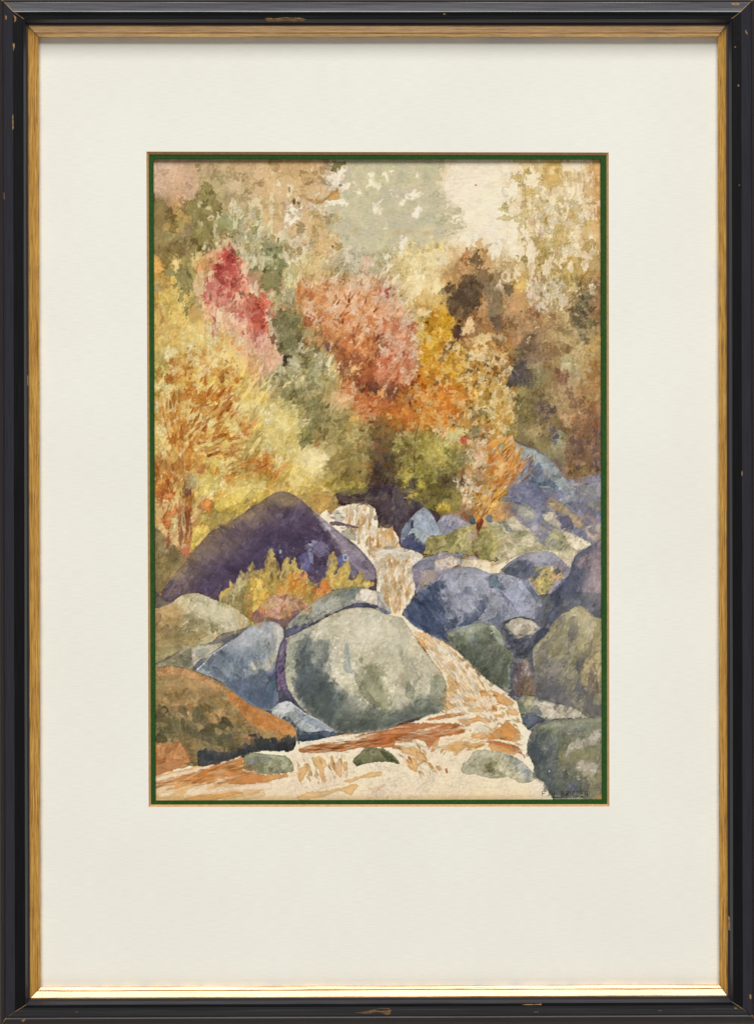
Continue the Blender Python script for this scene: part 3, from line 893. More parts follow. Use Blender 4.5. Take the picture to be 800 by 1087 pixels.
p b3682f .85 r6 : 560,680 640,630 670,640 640,690 590,710
p c07a44 .85 r6 : 680,620 730,570 800,540 800,570 740,620 690,650
p b87a3c .8 r5 : 490,700 550,690 530,720
p a89c6c .7 r5 : 550,390 600,380 640,380 580,430
p a3966c .75 r6 : 260,690 300,570 300,630 340,660 290,740 250,720
p d6b85c .9 r6 : 320,720 370,660 410,630 450,660 490,680 460,700 400,740 340,740
p d9bd68 .8 r6 : 230,210 245,130 270,150 260,240 240,300
p d4b860 .85 r6 : 440,480 480,470 470,510 430,540 390,560
p d9bc5e .85 r6 : 430,600 470,530 520,520 480,580
p d4b45a .8 r6 : 540,800 560,740 660,700 700,680 690,800
p b39a58 .7 r8 : 690,800 700,720 760,660 800,640 800,800
p 7a5a44 .7 r5 : 230,760 280,750 290,780 250,790
l 8a7a50 .7 7 4 : 60,380 100,480
l a08050 .6 9 6 : 180,470 170,590
d 70 c07c3c|b06230|cf9e54|d8ba68|b87038 42 12 52,22 .75 : 230,40 560,30 720,180 600,440 400,480 240,560 200,380
d 30 c98c48|d8b868|b46a34|d2aa5c 46 11 120,20 .7 : 30,60 200,40 220,330 200,520 30,540
d 40 c07838|d4b25c|b0642c|cf9c4c 46 11 28,18 .75 : 340,420 620,400 800,520 800,620 560,720 420,620
d 25 b06a38|cfa458|a85c30|c88c4c 44 11 135,20 .75 : 25,540 120,560 210,760 25,800
@C2
p 938a62 .7 s8 r8 : 60,0 380,0 370,40 280,70 220,130 180,150 140,220 110,230 140,150 150,90 60,60
p 857c55 .6 r7 s6 : 130,60 260,40 230,110 160,160
p d2b25c .7 s20 r10 e0 : 60,240 200,160 240,260 200,340 180,480 60,500 20,400
p d6bd72 .8 r6 : 0,140 60,100 140,50 140,90 80,200 0,230
p 7d7750 .7 s14 r8 e.05 : 290,160 330,100 400,60 430,120 420,220 380,300 340,270
p c9bd88 .75 s6 r7 : 220,280 260,250 320,250 280,300 240,320
p 71703f .8 r8 e.3 : 260,350 300,310 340,290 350,330 320,390 280,400
p 6a6a48 .8 r6 e.3 : 240,410 280,390 310,410 290,440 260,460
p 8a7546 .7 r6 : 340,300 400,290 400,360 340,380
p a87040 .7 s6 : 340,420 400,400 380,440
p 948452 .7 s14 r8 e.05 : 480,200 560,170 600,240 600,330 520,390 470,330
p b3a468 .7 r8 s6 : 400,400 520,370 600,330 740,300 760,350 680,420 560,470 480,500 420,480
p 83703f .85 r6 e.25 : 395,540 430,515 500,510 560,470 640,450 740,430 780,480 780,580 730,660 640,690 540,680 500,650 520,610 480,590 490,555 430,560
p c98c58 .7 s14 r10 e.05 : 510,30 600,0 640,30 700,90 790,200 790,260 720,260 640,200 600,130
p d2a878 .6 s10 r8 : 520,80 590,60 620,140 560,150
p b5582c .85 s8 r8 : 640,170 700,130 800,160 800,230 740,230 700,200
p b8653a .7 s8 r8 : 680,60 800,70 800,130 720,130
p 5a3a30 .85 r6 : 640,40 700,15 730,30 700,70
p 5a3a30 .85 r6 : 740,-10 800,-10 800,50 760,50
p 4a3a3a .6 s40 r10 e0 : 800,400 760,440 760,460 800,450 810,600 770,640 700,700 740,730 810,720
p d9c07a .8 s12 r8 e.05 : 270,490 400,460 420,520 400,600 300,580
p d4b55e .7 s14 r8 e.05 : 200,640 340,600 350,700 250,760 180,740
p b59a58 .7 r7 : 190,490 270,480 250,560 200,580
p c47438 .85 r6 : -5,490 30,480 20,540 60,520 20,580 -5,640
p c9823f .85 r5 : 20,590 70,555 100,560 50,610
p c9823f .85 r5 : 60,640 120,590 170,550 160,580 100,640
p 9a8a48 .7 r7 : 360,680 480,640 540,680 480,720 400,700
p c9b065 .8 r6 : 350,700 460,740 460,770 400,760
p b5a44c .9 r7 e.2 : 470,740 560,700 690,680 715,740 620,780 480,770
p 857838 .7 r6 : 500,760 600,730 660,720 640,770
p b3924a .7 r7 : 300,740 380,730 400,800 290,800
p bfa050 .8 r6 : 235,760 270,740 280,770 250,785
p c29e50 .7 r7 : 0,720 60,680 160,680 120,740 0,780
p 4a4438 .85 r3 : 665,612 688,612 680,635
p 3f4438 .85 r3 : 258,350 268,350 266,362
d 60 c9b064|b8a460|d8c078|a8985a|cbb35a 46 13 52,18 .6 : 0,140 200,100 330,80 420,60 330,300 180,480 20,480
d 50 9a8854|857544|b0a064|8a7a48 36 13 45,30 .6 : 300,100 500,180 760,280 780,560 560,680 420,520 340,300
@C3
p a35a34 .7 s12 r10 e.05 : 0,150 80,120 200,130 260,220 240,300 140,340 60,330 0,280
p 5a4034 .6 s14 e0 r10 : 0,230 60,240 120,260 60,330 0,330
p 6a4c40 .8 s8 r8 : 60,40 140,20 240,60 210,120 150,130 90,110
p c88850 .8 r6 : 10,50 60,40 60,100 10,110
p bb6a28 .85 r8 s5 : 260,40 340,0 560,0 600,60 590,120 560,180 520,230 460,200 430,180 440,120 330,130 270,90
p c0742e .8 r8 s5 : 340,170 420,190 500,230 490,290 430,320 390,300 340,230
p ad5c26 .7 r7 s6 : 460,130 560,130 550,180 500,230
p c98c40 .8 r8 : 390,320 480,260 560,290 700,270 700,310 560,320 470,380 400,400
p b89a5a .7 s12 r8 : 600,130 800,60 800,140 700,160 640,200
p 6e6648 .8 s10 r8 : 670,200 720,160 770,190 760,230 690,240
p b07038 .8 r6 : 600,270 700,240 700,270
p 7d7050 .8 r6 s6 : 640,340 690,300 720,330 690,380 640,370
p a59a58 .7 s10 r8 : 260,250 340,220 400,300 340,340 270,320
p 8a7d44 .7 s10 r8 : 270,360 420,330 400,400 290,430
p 6f6638 .7 s14 r8 e.05 : 80,400 220,390 240,480 170,560 80,560
p ab9c58 .8 s8 r8 : 340,440 480,380 520,450 500,520 420,580 330,560 380,480
p b5a86c .8 r8 s6 : 510,340 600,310 640,340 560,390 500,420
p 4a3a38 .6 s50 r10 e0 : -20,350 60,400 70,540 40,600 120,680 100,810 -20,810
p 474a70 .7 s8 : 50,710 90,680 100,730 60,750
p b59a40 .8 r8 : 120,600 180,570 230,600 200,640 140,650
p c4ab30 .9 r6 : 160,720 200,680 240,640 250,600 260,610 240,680 200,720 170,750
p b3a040 .9 r6 : 280,720 310,640 330,680 330,740
p 443a44 .8 r8 : 190,760 230,700 260,660 270,720 240,790
l 4a3028 .85 14 8 : 265,480 262,590
p 7d7544 .8 s10 r8 : 520,480 600,440 680,500 640,560 580,580 540,560
p 8f8248 .7 s8 r8 : 430,580 540,560 520,640 400,680
p 5c5038 .8 s14 r8 e.05 : 400,680 500,640 540,700 560,800 400,800
p c2946a .8 r8 : 680,400 740,380 800,470 810,720 700,620 720,520 690,480
p d0ad84 .85 r6 : 700,500 780,480 740,560 700,540
p b04a38 .9 r4 : 580,360 600,370 610,410 635,370 640,400 610,430 590,400
p 6a5058 .85 r5 : 650,450 700,440 690,470
p d6c09a .85 r5 : 535,660 570,670 580,720 560,730
p d08070 .85 r5 : 570,750 620,725 615,770 580,765
p 2f3a38 .9 r4 : 580,700 600,640 610,680 650,690 620,720
p cbb490 .85 r6 : 600,740 700,720 760,760 760,810 620,810
p 4a4440 .9 r4 : 360,110 390,105 390,150 350,140
p 55504a .9 r4 : 415,165 440,160 445,190 420,190
p 4a3a34 .85 r5 : 210,120 260,130 320,170 270,180
p 4f4a40 .9 r4 : 520,250 570,270 550,290 520,270
p 5a5448 .9 r4 : 650,160 680,160 670,180
p 6a5a3c .85 r4 : 580,40 620,20 640,40 600,90
p 4a4458 .85 r4 : 770,640 800,650 790,680
p 75604c .85 r4 : 730,570 770,570 760,610
p b0603c .85 r3 : 400,445 425,440 420,462
p cfd0d0 .8 r2 : 570,278 578,278 576,290
d 80 c07430|a8562a|b06830|cf8c44|8a5030|c98440 22 13 60,60 .7 : 0,20 560,0 620,80 540,260 420,320 240,300 0,320
d 80 8a7d44|6f6638|a59a54|5c5034|978a48|b5a862 24 14 50,50 .6 : 60,350 420,330 520,450 520,640 400,760 120,700
d 40 c9a068|b07c50|d6bc90|8a6a50|c08850|6f5f48 18 12 60,60 .75 : 600,400 800,420 800,800 600,760
d 40 4a3c38|3f3440|5f4c38|6a5a34 22 13 60,70 .6 : 0,380 100,400 280,620 300,800 0,800
@C4
p c9a050 .7 r10 s6 : -10,0 120,0 200,60 130,140 180,200 120,320 -10,330
p 7a7046 .75 s16 r10 e.05 : 150,60 280,60 330,140 320,220 240,280 180,240
p 5c5244 .8 s10 r6 : 190,210 240,200 240,270 200,270
p 767048 .8 r5 : 80,330 140,310 100,370
p 3f3c34 .85 r6 : 120,-10 170,-10 180,30 130,40
p 4a4438 .85 r4 : 160,80 200,75 200,100
p 6a6040 .85 r3 e.3 : 35,65 55,65 50,90 38,90
p 75693f .85 r3 e.3 : 60,20 90,10 80,45
p 6f5a4c .75 r8 s5 : 330,160 390,120 450,180 430,250 380,250 340,210
p b08c62 .6 s16 r8 e.05 : 440,60 600,50 610,140 520,200 470,170
p c69a62 .8 s8 r8 : 510,220 570,200 590,240 540,290 510,260
p 9a8660 .6 s18 e0 : 250,280 400,280 420,330 360,380 250,360
p 9c9872 .7 s8 r6 : 450,320 530,350 520,430 440,450
p 5f5660 .9 r5 : 410,310 440,310 450,350 480,390 475,430 455,400 420,370
p 7f5f4a .6 s20 r10 e0 : 520,330 640,260 760,280 790,560 720,680 600,640 560,560
p 63504a .6 s14 r10 e.05 : 560,380 630,370 640,480 580,540
p 75655f .6 s8 r8 : 740,250 790,250 790,600 740,610
p 83703f .75 s8 r8 : 570,640 700,560 760,640 680,700 590,700
p c08a50 .8 r5 : 765,620 790,610 790,660
p a07c54 .6 s8 r8 : 540,550 600,560 600,620 540,620
p a88a5c .6 s10 : 620,90 700,60 760,20 780,100 700,130
d 90 8f7050|75583f|a58862|6a5244|997a52|7f6a50 24 16 70,60 .5 : 250,60 760,60 780,620 600,680 420,460 260,330
d 40 8a7d4c|a8954f|6a6040|c0a055 24 14 55,50 .6 : 100,60 320,80 320,260 160,360 100,300
d 50 cfa858|c09048|dcc080|b87838|a88c44 30 11 55,35 .7 : 0,20 150,40 170,200 120,330 0,380
'''

PAINT_B = '''
@D1
p 766848 .9 r10 : 20,230 110,330 190,420 240,460 300,440 200,560 80,720 30,810 20,810
p 8a7648 .5 s20 e0 : 60,500 140,480 180,600 60,650
p cfb070 .7 r8 : 30,60 200,40 260,300 200,400 120,340 30,220
p bb6c3a .8 r6 : 25,30 100,10 180,10 160,60 100,70 40,50
l a86a44 .8 8 4 : 80,70 85,140
p bd6a3c .85 r6 : 80,200 120,130 150,160 180,100 190,160 150,220 130,280 100,280 90,240
p 8a4c38 .9 r4 : 110,360 120,300 140,310 130,400 115,410
p c9b078 .8 r5 : 150,200 190,180 190,260 160,300
p c9b078 .8 r5 : 220,220 240,180 245,330 225,330
p a3664a .85 r5 : 190,210 200,60 215,60 215,200 220,340 215,400 200,380 195,300
p 96513c .9 r5 : 240,150 255,110 280,110 280,200 265,300 250,365 240,350 250,250
l 5a4a48 .85 8 5 : 285,210 290,390
l 5a4a40 .8 6 4 : 120,140 135,110
p c0a880 .7 r5 : 215,400 240,380 260,400 230,430
p b06448 .8 r4 : 215,430 255,390 275,410 260,470 240,475
p b59a60 .7 r6 : 290,120 340,60 400,20 380,130 330,200 300,210
p bb7038 .85 r6 : 340,110 390,60 450,80 440,110 410,170 390,150 350,130
p 74564a .7 r5 : 230,20 260,-10 290,10 280,40 250,50
p d2b452 .9 r6 : 300,290 370,240 430,250 420,310 350,380 300,420 280,440
p cfb050 .85 r7 : 450,100 620,0 800,-10 800,60 700,100 620,190 580,210 560,140 470,150
p c9964a .85 r5 : 440,40 540,5 545,25 470,60
p ab9450 .85 r7 e.2 : 340,180 450,150 560,160 610,130 600,190 540,240 480,260 420,310 410,250 370,240
p a88e50 .8 r6 : 640,90 690,20 760,-10 720,60 670,100
p bba458 .7 r5 : 310,330 350,310 400,300 340,360
d 40 857448|6f6040|94824e|7a6a4c 26 15 60,60 .5 : 30,260 260,460 80,740 30,780
d 25 b8643a|c8884c|a85a38|d0a860 26 9 95,30 .75 : 30,0 300,0 280,200 60,200
@D3
p 453a42 .9 s8 r8 e.05 : -60,-10 260,-10 300,60 330,120 260,160 190,240 160,330 130,280 60,255 -10,270 -120,200
p 6f6638 .8 s12 r8 : 150,0 300,-10 600,-10 600,60 580,140 500,160 400,180 330,110 270,70
p b59a44 .8 r7 : 180,60 260,20 300,30 250,60
p c0a040 .8 r6 : 410,120 450,90 490,90 510,140 470,150 430,150
p 8a5a38 .7 r6 : 380,150 420,160 440,190 400,200
d 45 4a3c3a|857a44|6a5c34|b09440|5c4a3c|7d6a40 20 13 60,70 .7 : 180,10 600,0 580,150 420,180 320,110
d 30 574850|3a3038|6a5560|4a4a50 22 9 50,60 .6 : 0,0 220,40 260,140 170,260 0,250
d 12 b8b0a8|9a90a0|c9c0b0 12 4 60,60 .7 : 0,40 180,60 240,160 180,240 20,230
@D4
p 74758a .95 r6 : 100,60 180,-60 320,-60 500,-60 800,-110 800,350 710,380 620,300 500,280 430,200 370,160 320,170 250,110 160,90
@C4
p 7d8488 .95 e.3 r4 ipainted_hill : 165,410 220,420 320,460 400,510 450,560 500,620 520,660 600,720 700,690 790,680 790,830 60,830 130,720 200,600 220,500
l 4a4648 .85 16 8 : 160,370 185,405 240,430 320,460 380,500
p 8aa0a0 .6 s10 r6 : 240,460 330,480 440,600 400,620 320,560
p 5d6a88 .75 s8 r7 : 240,560 330,540 400,640 480,740 320,700 270,640
p 6a6a90 .7 s10 : 110,790 200,700 260,660 330,720 420,760 500,810 110,810
p 4f6478 .75 r6 s5 : 290,660 340,690 440,680 490,750 480,770 420,720 320,710
p a09a80 .7 r6 : 330,740 400,720 440,750 380,770
p 6f5c58 .85 r5 : 440,500 480,540 520,590 520,640 480,590
p 9aa4a0 .7 r5 : 370,620 400,600 430,650 400,660
p 8a8688 .8 s8 : 560,700 700,690 790,690 790,800 640,800
d 40 6a7a90|8a94a0|59607c|9a9a98|7a6f80 26 13 150,40 .6 : 250,480 440,560 520,680 780,700 780,800 200,790 260,620
@D4
p 65688a .85 s8 r6 : 130,-40 300,-20 500,0 520,60 420,60 380,100 330,170 260,110 170,90
p 8d8a8a .9 s5 : 150,110 240,90 320,150 330,190 280,230 240,230 200,170
p a39c8c .8 s5 r5 : 190,130 250,110 310,160 300,200 240,200
l 55586c .6 9 5 : 180,90 250,115 320,170
p a08a68 .9 s6 r6 : 390,90 440,50 500,90 580,150 640,210 660,260 600,260 520,180 430,130
p b8a078 .7 s6 : 430,70 480,90 540,140 490,130
p 5a586e .85 s8 r6 : 490,200 550,180 590,240 600,280 540,280 500,250
p 6f6f86 .8 s8 r6 : 600,60 680,40 780,100 780,180 700,170 640,130
p 8a7268 .85 s6 r6 : 640,150 700,170 770,210 740,240 690,220
p 7a6458 .7 s6 : 560,130 640,200 700,260 640,230
p 9a9480 .8 s6 : 700,100 780,80 780,140 740,150
p a5937a .85 s6 r6 : 660,260 780,240 790,340 700,360
p 66667a .8 s6 r6 : 560,270 640,270 720,360 700,385 620,320
p c2b898 .95 r4 e.2 : 365,180 410,155 460,170 490,230 500,280 440,250 400,230
p 8d8a8a .8 r5 s5 : 350,190 400,230 440,250 380,250
p c4b892 .95 r4 e.2 : 110,210 170,190 240,250 290,290 230,290 150,280
p 6a7c80 .85 r5 s5 : 60,230 100,220 160,290 130,300
p 928a8a .9 r6 e.2 : 280,260 350,240 430,290 420,330 350,320 300,300
p 73707a .7 s6 : 350,280 400,290 420,325 370,320
p 9c9870 .9 r6 s5 : 400,330 460,270 520,310 560,390 480,430 420,430 380,360
p 85857e .9 r4 e.25 : 420,380 440,345 500,360 500,390 460,410
p d6c8a0 .97 r4 : 500,285 560,300 640,340 710,385 620,430 600,470 560,550 500,500 430,430 520,430 560,390
p b8ac84 .95 r5 : -10,230 80,240 140,300 280,300 350,370 410,430 320,430 200,460 80,510 -10,510
p 8a8a58 .8 s8 r6 : 150,340 200,290 270,310 240,330
p 9a8d58 .75 s10 r8 : -10,400 60,350 130,340 60,430 -10,500
p a09a70 .7 s8 : -10,240 70,250 110,320 0,370
p c6b98e .8 s6 : 150,380 280,330 320,390 250,430 150,440
l 8a8468 .5 4 3 : 60,430 160,340 280,310
l 8a8468 .5 4 3 : 300,380 340,430
l 8a8468 .5 4 3 : 280,310 400,430
p d4c6a0 .97 r4 : -10,555 100,510 200,465 320,430 410,428 440,440 90,560 60,600 -10,580
p 5a5040 .8 r6 s5 : -10,470 40,470 60,500 20,510 -10,510
d 40 9a9070|b5aa84|7f7a68|c4b898|8a8480 24 12 150,35 .55 : 0,250 280,300 360,370 560,280 700,370 560,450 300,430 0,500
d 40 6a6c86|82808e|9a9490|5c5c74|a09078 26 12 145,30 .5 : 160,0 780,20 780,330 640,300 420,150 300,150
@D3
p d4c49c .95 r4 : 590,495 700,490 800,510 800,600 590,550
p 453a42 .9 s8 r8 : 130,180 330,120 440,180 440,300 330,440 130,300
p 8a8a9c .97 e.3 r4 ipainted_boulder : 430,220 470,185 540,170 600,185 640,230 690,270 640,300 560,320 500,335 440,320 425,270
p 6a6c7c .8 s6 r6 : 430,240 480,210 500,260 560,280 500,330 440,300
p a8a0a0 .7 s5 : 500,195 570,185 620,230 560,240
d 16 5c5c6c|a09ca4|74707c 18 9 110,40 .6 : 440,220 600,200 620,280 480,310
p 93a0ac .97 e.3 r4 ipainted_boulder : 333,122 370,150 410,210 430,260 440,320 370,330 335,400 325,430 260,430 180,400 165,360 180,280 230,210 290,150
p 5f6b80 .85 s5 r5 : 180,280 230,210 250,210 255,260 210,330 180,340
p 4a5068 .9 s5 r6 : 170,390 200,340 250,300 290,350 340,400 310,445 250,430 200,410
p 4a4f8a .7 s5 : 285,400 330,390 335,420 300,430
p 5f4f80 .7 s5 : 165,360 190,345 200,380 180,395
p a9b4ba .8 s6 r5 : 270,200 330,150 380,190 390,260 340,300 290,270
p 3f4458 .85 r4 : 235,215 258,215 258,265 240,270
p 7f8ca0 .7 s5 : 380,200 420,250 425,310 390,310
d 18 7a8898|b5bcc0|8492a4 20 10 80,40 .5 : 260,210 330,150 400,220 400,300 300,300
l a8906a .6 6 4 : 290,150 310,170 340,130
p 3f5668 .9 r4 : 650,180 690,185 695,240 660,240
p 4f6a78 .9 r4 : 770,190 810,170 810,230 780,225
p a0935c .9 r10 e.2 ipainted_shrub : 330,450 345,350 380,320 420,325 500,310 560,280 640,250 720,260 830,260 860,380 830,500 740,490 680,470 600,440 540,450 480,430 420,450
p 858058 .7 s10 r8 : 480,330 560,330 540,400 480,440 380,450 420,380
p b5a870 .7 s8 r8 : 560,290 660,270 680,380 600,420 560,360
p 7d7a48 .7 s8 r8 : 740,360 810,340 820,490 740,480
d 90 8a8048|b5a670|706a40|c4b888|9a8c50|645c3c 18 12 70,50 .7 : 340,350 500,320 640,260 820,280 830,480 680,460 480,430 350,440
p b08a8a .6 r4 : 640,300 690,280 700,340 660,360
p 6a4038 .9 r5 : 685,450 700,430 715,430 715,490 700,485 690,470
p 8a98a4 .9 r4 e.3 : 550,460 590,440 625,450 615,475 580,475
p b0aaa0 .85 r4 : 620,480 680,470 720,495 640,495
p 8a5a40 .8 r5 : 590,180 620,160 660,190 650,230 600,210
p c08a50 .7 r5 : 540,170 580,160 570,190
@C4
p c48a44 .75 r8 : -10,420 60,380 150,360 175,420 225,450 200,500 250,550 180,640 100,720 40,800 -30,830
p bf7434 .85 r6 : 20,480 60,500 110,490 160,430 200,470 190,520 120,560 60,540
p bf6c30 .85 r5 : 130,620 190,580 250,555 230,600 170,640
p b8662e .85 r5 : 20,700 90,620 130,640 60,760 0,800
p c47a38 .85 r5 : 90,690 150,640 200,620 160,680 100,730
p a85a30 .8 r5 : -10,520 30,480 50,560 10,640 -10,640
p d0a868 .8 r5 : 60,570 120,570 100,640 50,680 20,660
p 7f7c62 .9 r5 e.2 : 50,430 100,410 110,480 60,505
p 9a8a74 .8 r5 : 160,430 210,440 210,490 180,500
d 90 bb6a34|c8853c|a8562c|d2a868|b87a40|d8b888 40 9 52,20 .8 : 0,430 150,380 230,470 220,600 60,780 -40,820
d 26 b8643a|c88a50|a0583c 40 5 50,14 .85 : 150,560 300,470 340,560 200,760 60,800
d 10 c8c0b8|b8a8a0 36 4 50,14 .8 : 150,540 300,480 260,640 100,760
@D3
p d0b888 .85 r6 : 590,-20 700,-20 690,80 640,120 610,60
p c98a3c .9 r6 : 690,60 740,-20 840,-30 850,100 780,160 740,210 710,220 690,190
p d4a85c .8 r5 : 740,20 800,0 800,70 750,110
d 70 a85a2c|d09040|dcb878|8a4428|c07a34|d8c090 30 7 58,24 .85 : 600,0 820,-10 830,90 740,210 690,190 640,110
d 16 5a5058|4a4a58|6a5a48 15 10 60,50 .8 : 590,0 800,0 760,140 650,110
@D4
p c9903c .9 r6 : -30,80 -20,-20 60,-20 120,-10 110,40 60,110 0,160 -40,190
d 40 a85a2c|d8a850|8a4a2c|cf8a38|7a3c2c 36 5 42,18 .85 : -30,-10 110,-20 140,30 60,130 -30,180
d 10 cfc8c0|9a94a0 30 4 40,12 .8 : 20,120 140,20 150,60 60,150
@D3
p 6f3a2c .92 r5 : 705,225 735,195 750,230 728,280 722,330 705,310
l 5f3a30 .8 8 5 : 735,210 790,140
@D4
p 858494 .97 e.3 r4 ipainted_boulder : 75,565 150,500 250,450 380,435 430,440 500,490 550,550 540,600 470,650 390,790 330,760 270,650 230,630 120,600
p 9a98a2 .7 s10 r6 : 200,480 380,440 470,480 520,540 400,520 280,500
p 5a6070 .85 s8 r8 : 100,565 180,510 260,500 330,560 340,610 260,640 130,600
p 6c7080 .6 s10 : 380,450 430,460 500,520 540,570 500,580 420,520
p a88a8a .5 s8 : 420,540 500,520 540,560 480,590
d 30 70748a|9a98a8|5c6072|868aa0 24 10 150,40 .5 : 120,560 260,460 420,450 520,540 340,600
p ad9a5c .88 r8 e.2 ipainted_shrub : 260,620 300,610 330,540 360,550 420,535 480,555 520,610 460,650 420,720 380,790 345,750 310,680
p d0bd70 .8 r6 : 340,640 380,620 390,720 370,770 345,720
p c4c040 .9 r4 : 340,555 360,540 365,580 345,590
p d8cdb8 .8 r4 : 420,550 440,540 450,570 430,580
p c99a78 .8 r5 : 430,610 470,590 500,590 470,640 440,640
p 5a5a64 .85 r5 : 450,570 480,550 500,580 470,600
d 60 c9b468|6f6850|d4b45c|8a7c54|b87a48|4f5060 16 10 70,60 .75 : 280,630 340,560 500,570 500,620 400,720 350,740
p 85757a .97 e.3 r4 ipainted_boulder : 800,345 760,365 700,400 610,460 575,540 545,610 450,700 390,790 380,840 370,900 375,960 400,990 470,960 560,860 640,820 720,880 800,960
p 5f6478 .85 s8 r6 : 600,470 690,410 770,370 720,440 640,480 600,560 560,600
p 454e66 .85 s8 r8 : 560,600 600,540 640,560 690,540 720,530 700,600 640,660 600,720 520,800 480,860 400,960 370,900 400,800 470,700
p 565c72 .8 s6 r8 : 650,640 700,580 680,680 640,760 620,830 600,800 620,720
p 8a787c .7 s8 : 700,480 790,420 790,700 700,700
p 94807c .6 s10 : 720,620 790,600 790,900 720,860
p 7a7080 .7 s8 r6 : 530,700 590,640 560,760 540,840 500,860
l 3f4660 .7 10 4 : 600,470 570,550
d 50 4f566c|6a6a80|3f465c|8a7c84 40 9 58,14 .55 : 560,600 700,480 720,560 600,760 420,940 390,860
d 20 8a7a80|7d6d72|98868a 40 10 65,15 .4 : 700,460 780,420 780,900 680,780
@D3
p 8a8494 .97 e.3 r4 ipainted_boulder : 250,540 290,490 380,470 480,440 545,460 595,495 600,520 520,550 450,600 430,640 300,740 270,720 240,640
p c9b9a0 .9 s6 r6 : 400,510 490,460 590,500 540,545 440,570
p 66677a .85 s6 r7 : 255,550 300,500 400,490 400,560 300,570
p a09080 .85 s6 r6 : 270,600 400,570 420,620 320,690
p 7a6a80 .8 s6 r5 : 250,590 300,570 310,620 280,690 250,660
p d4c4a4 .9 r5 : 300,720 400,650 450,620 330,720
p 8a7a84 .6 s6 : 400,480 480,450 520,470 440,500
d 24 b8a898|8a8490|70707f|a89c8c 20 9 150,40 .5 : 270,540 480,460 560,510 400,620 300,680
'''

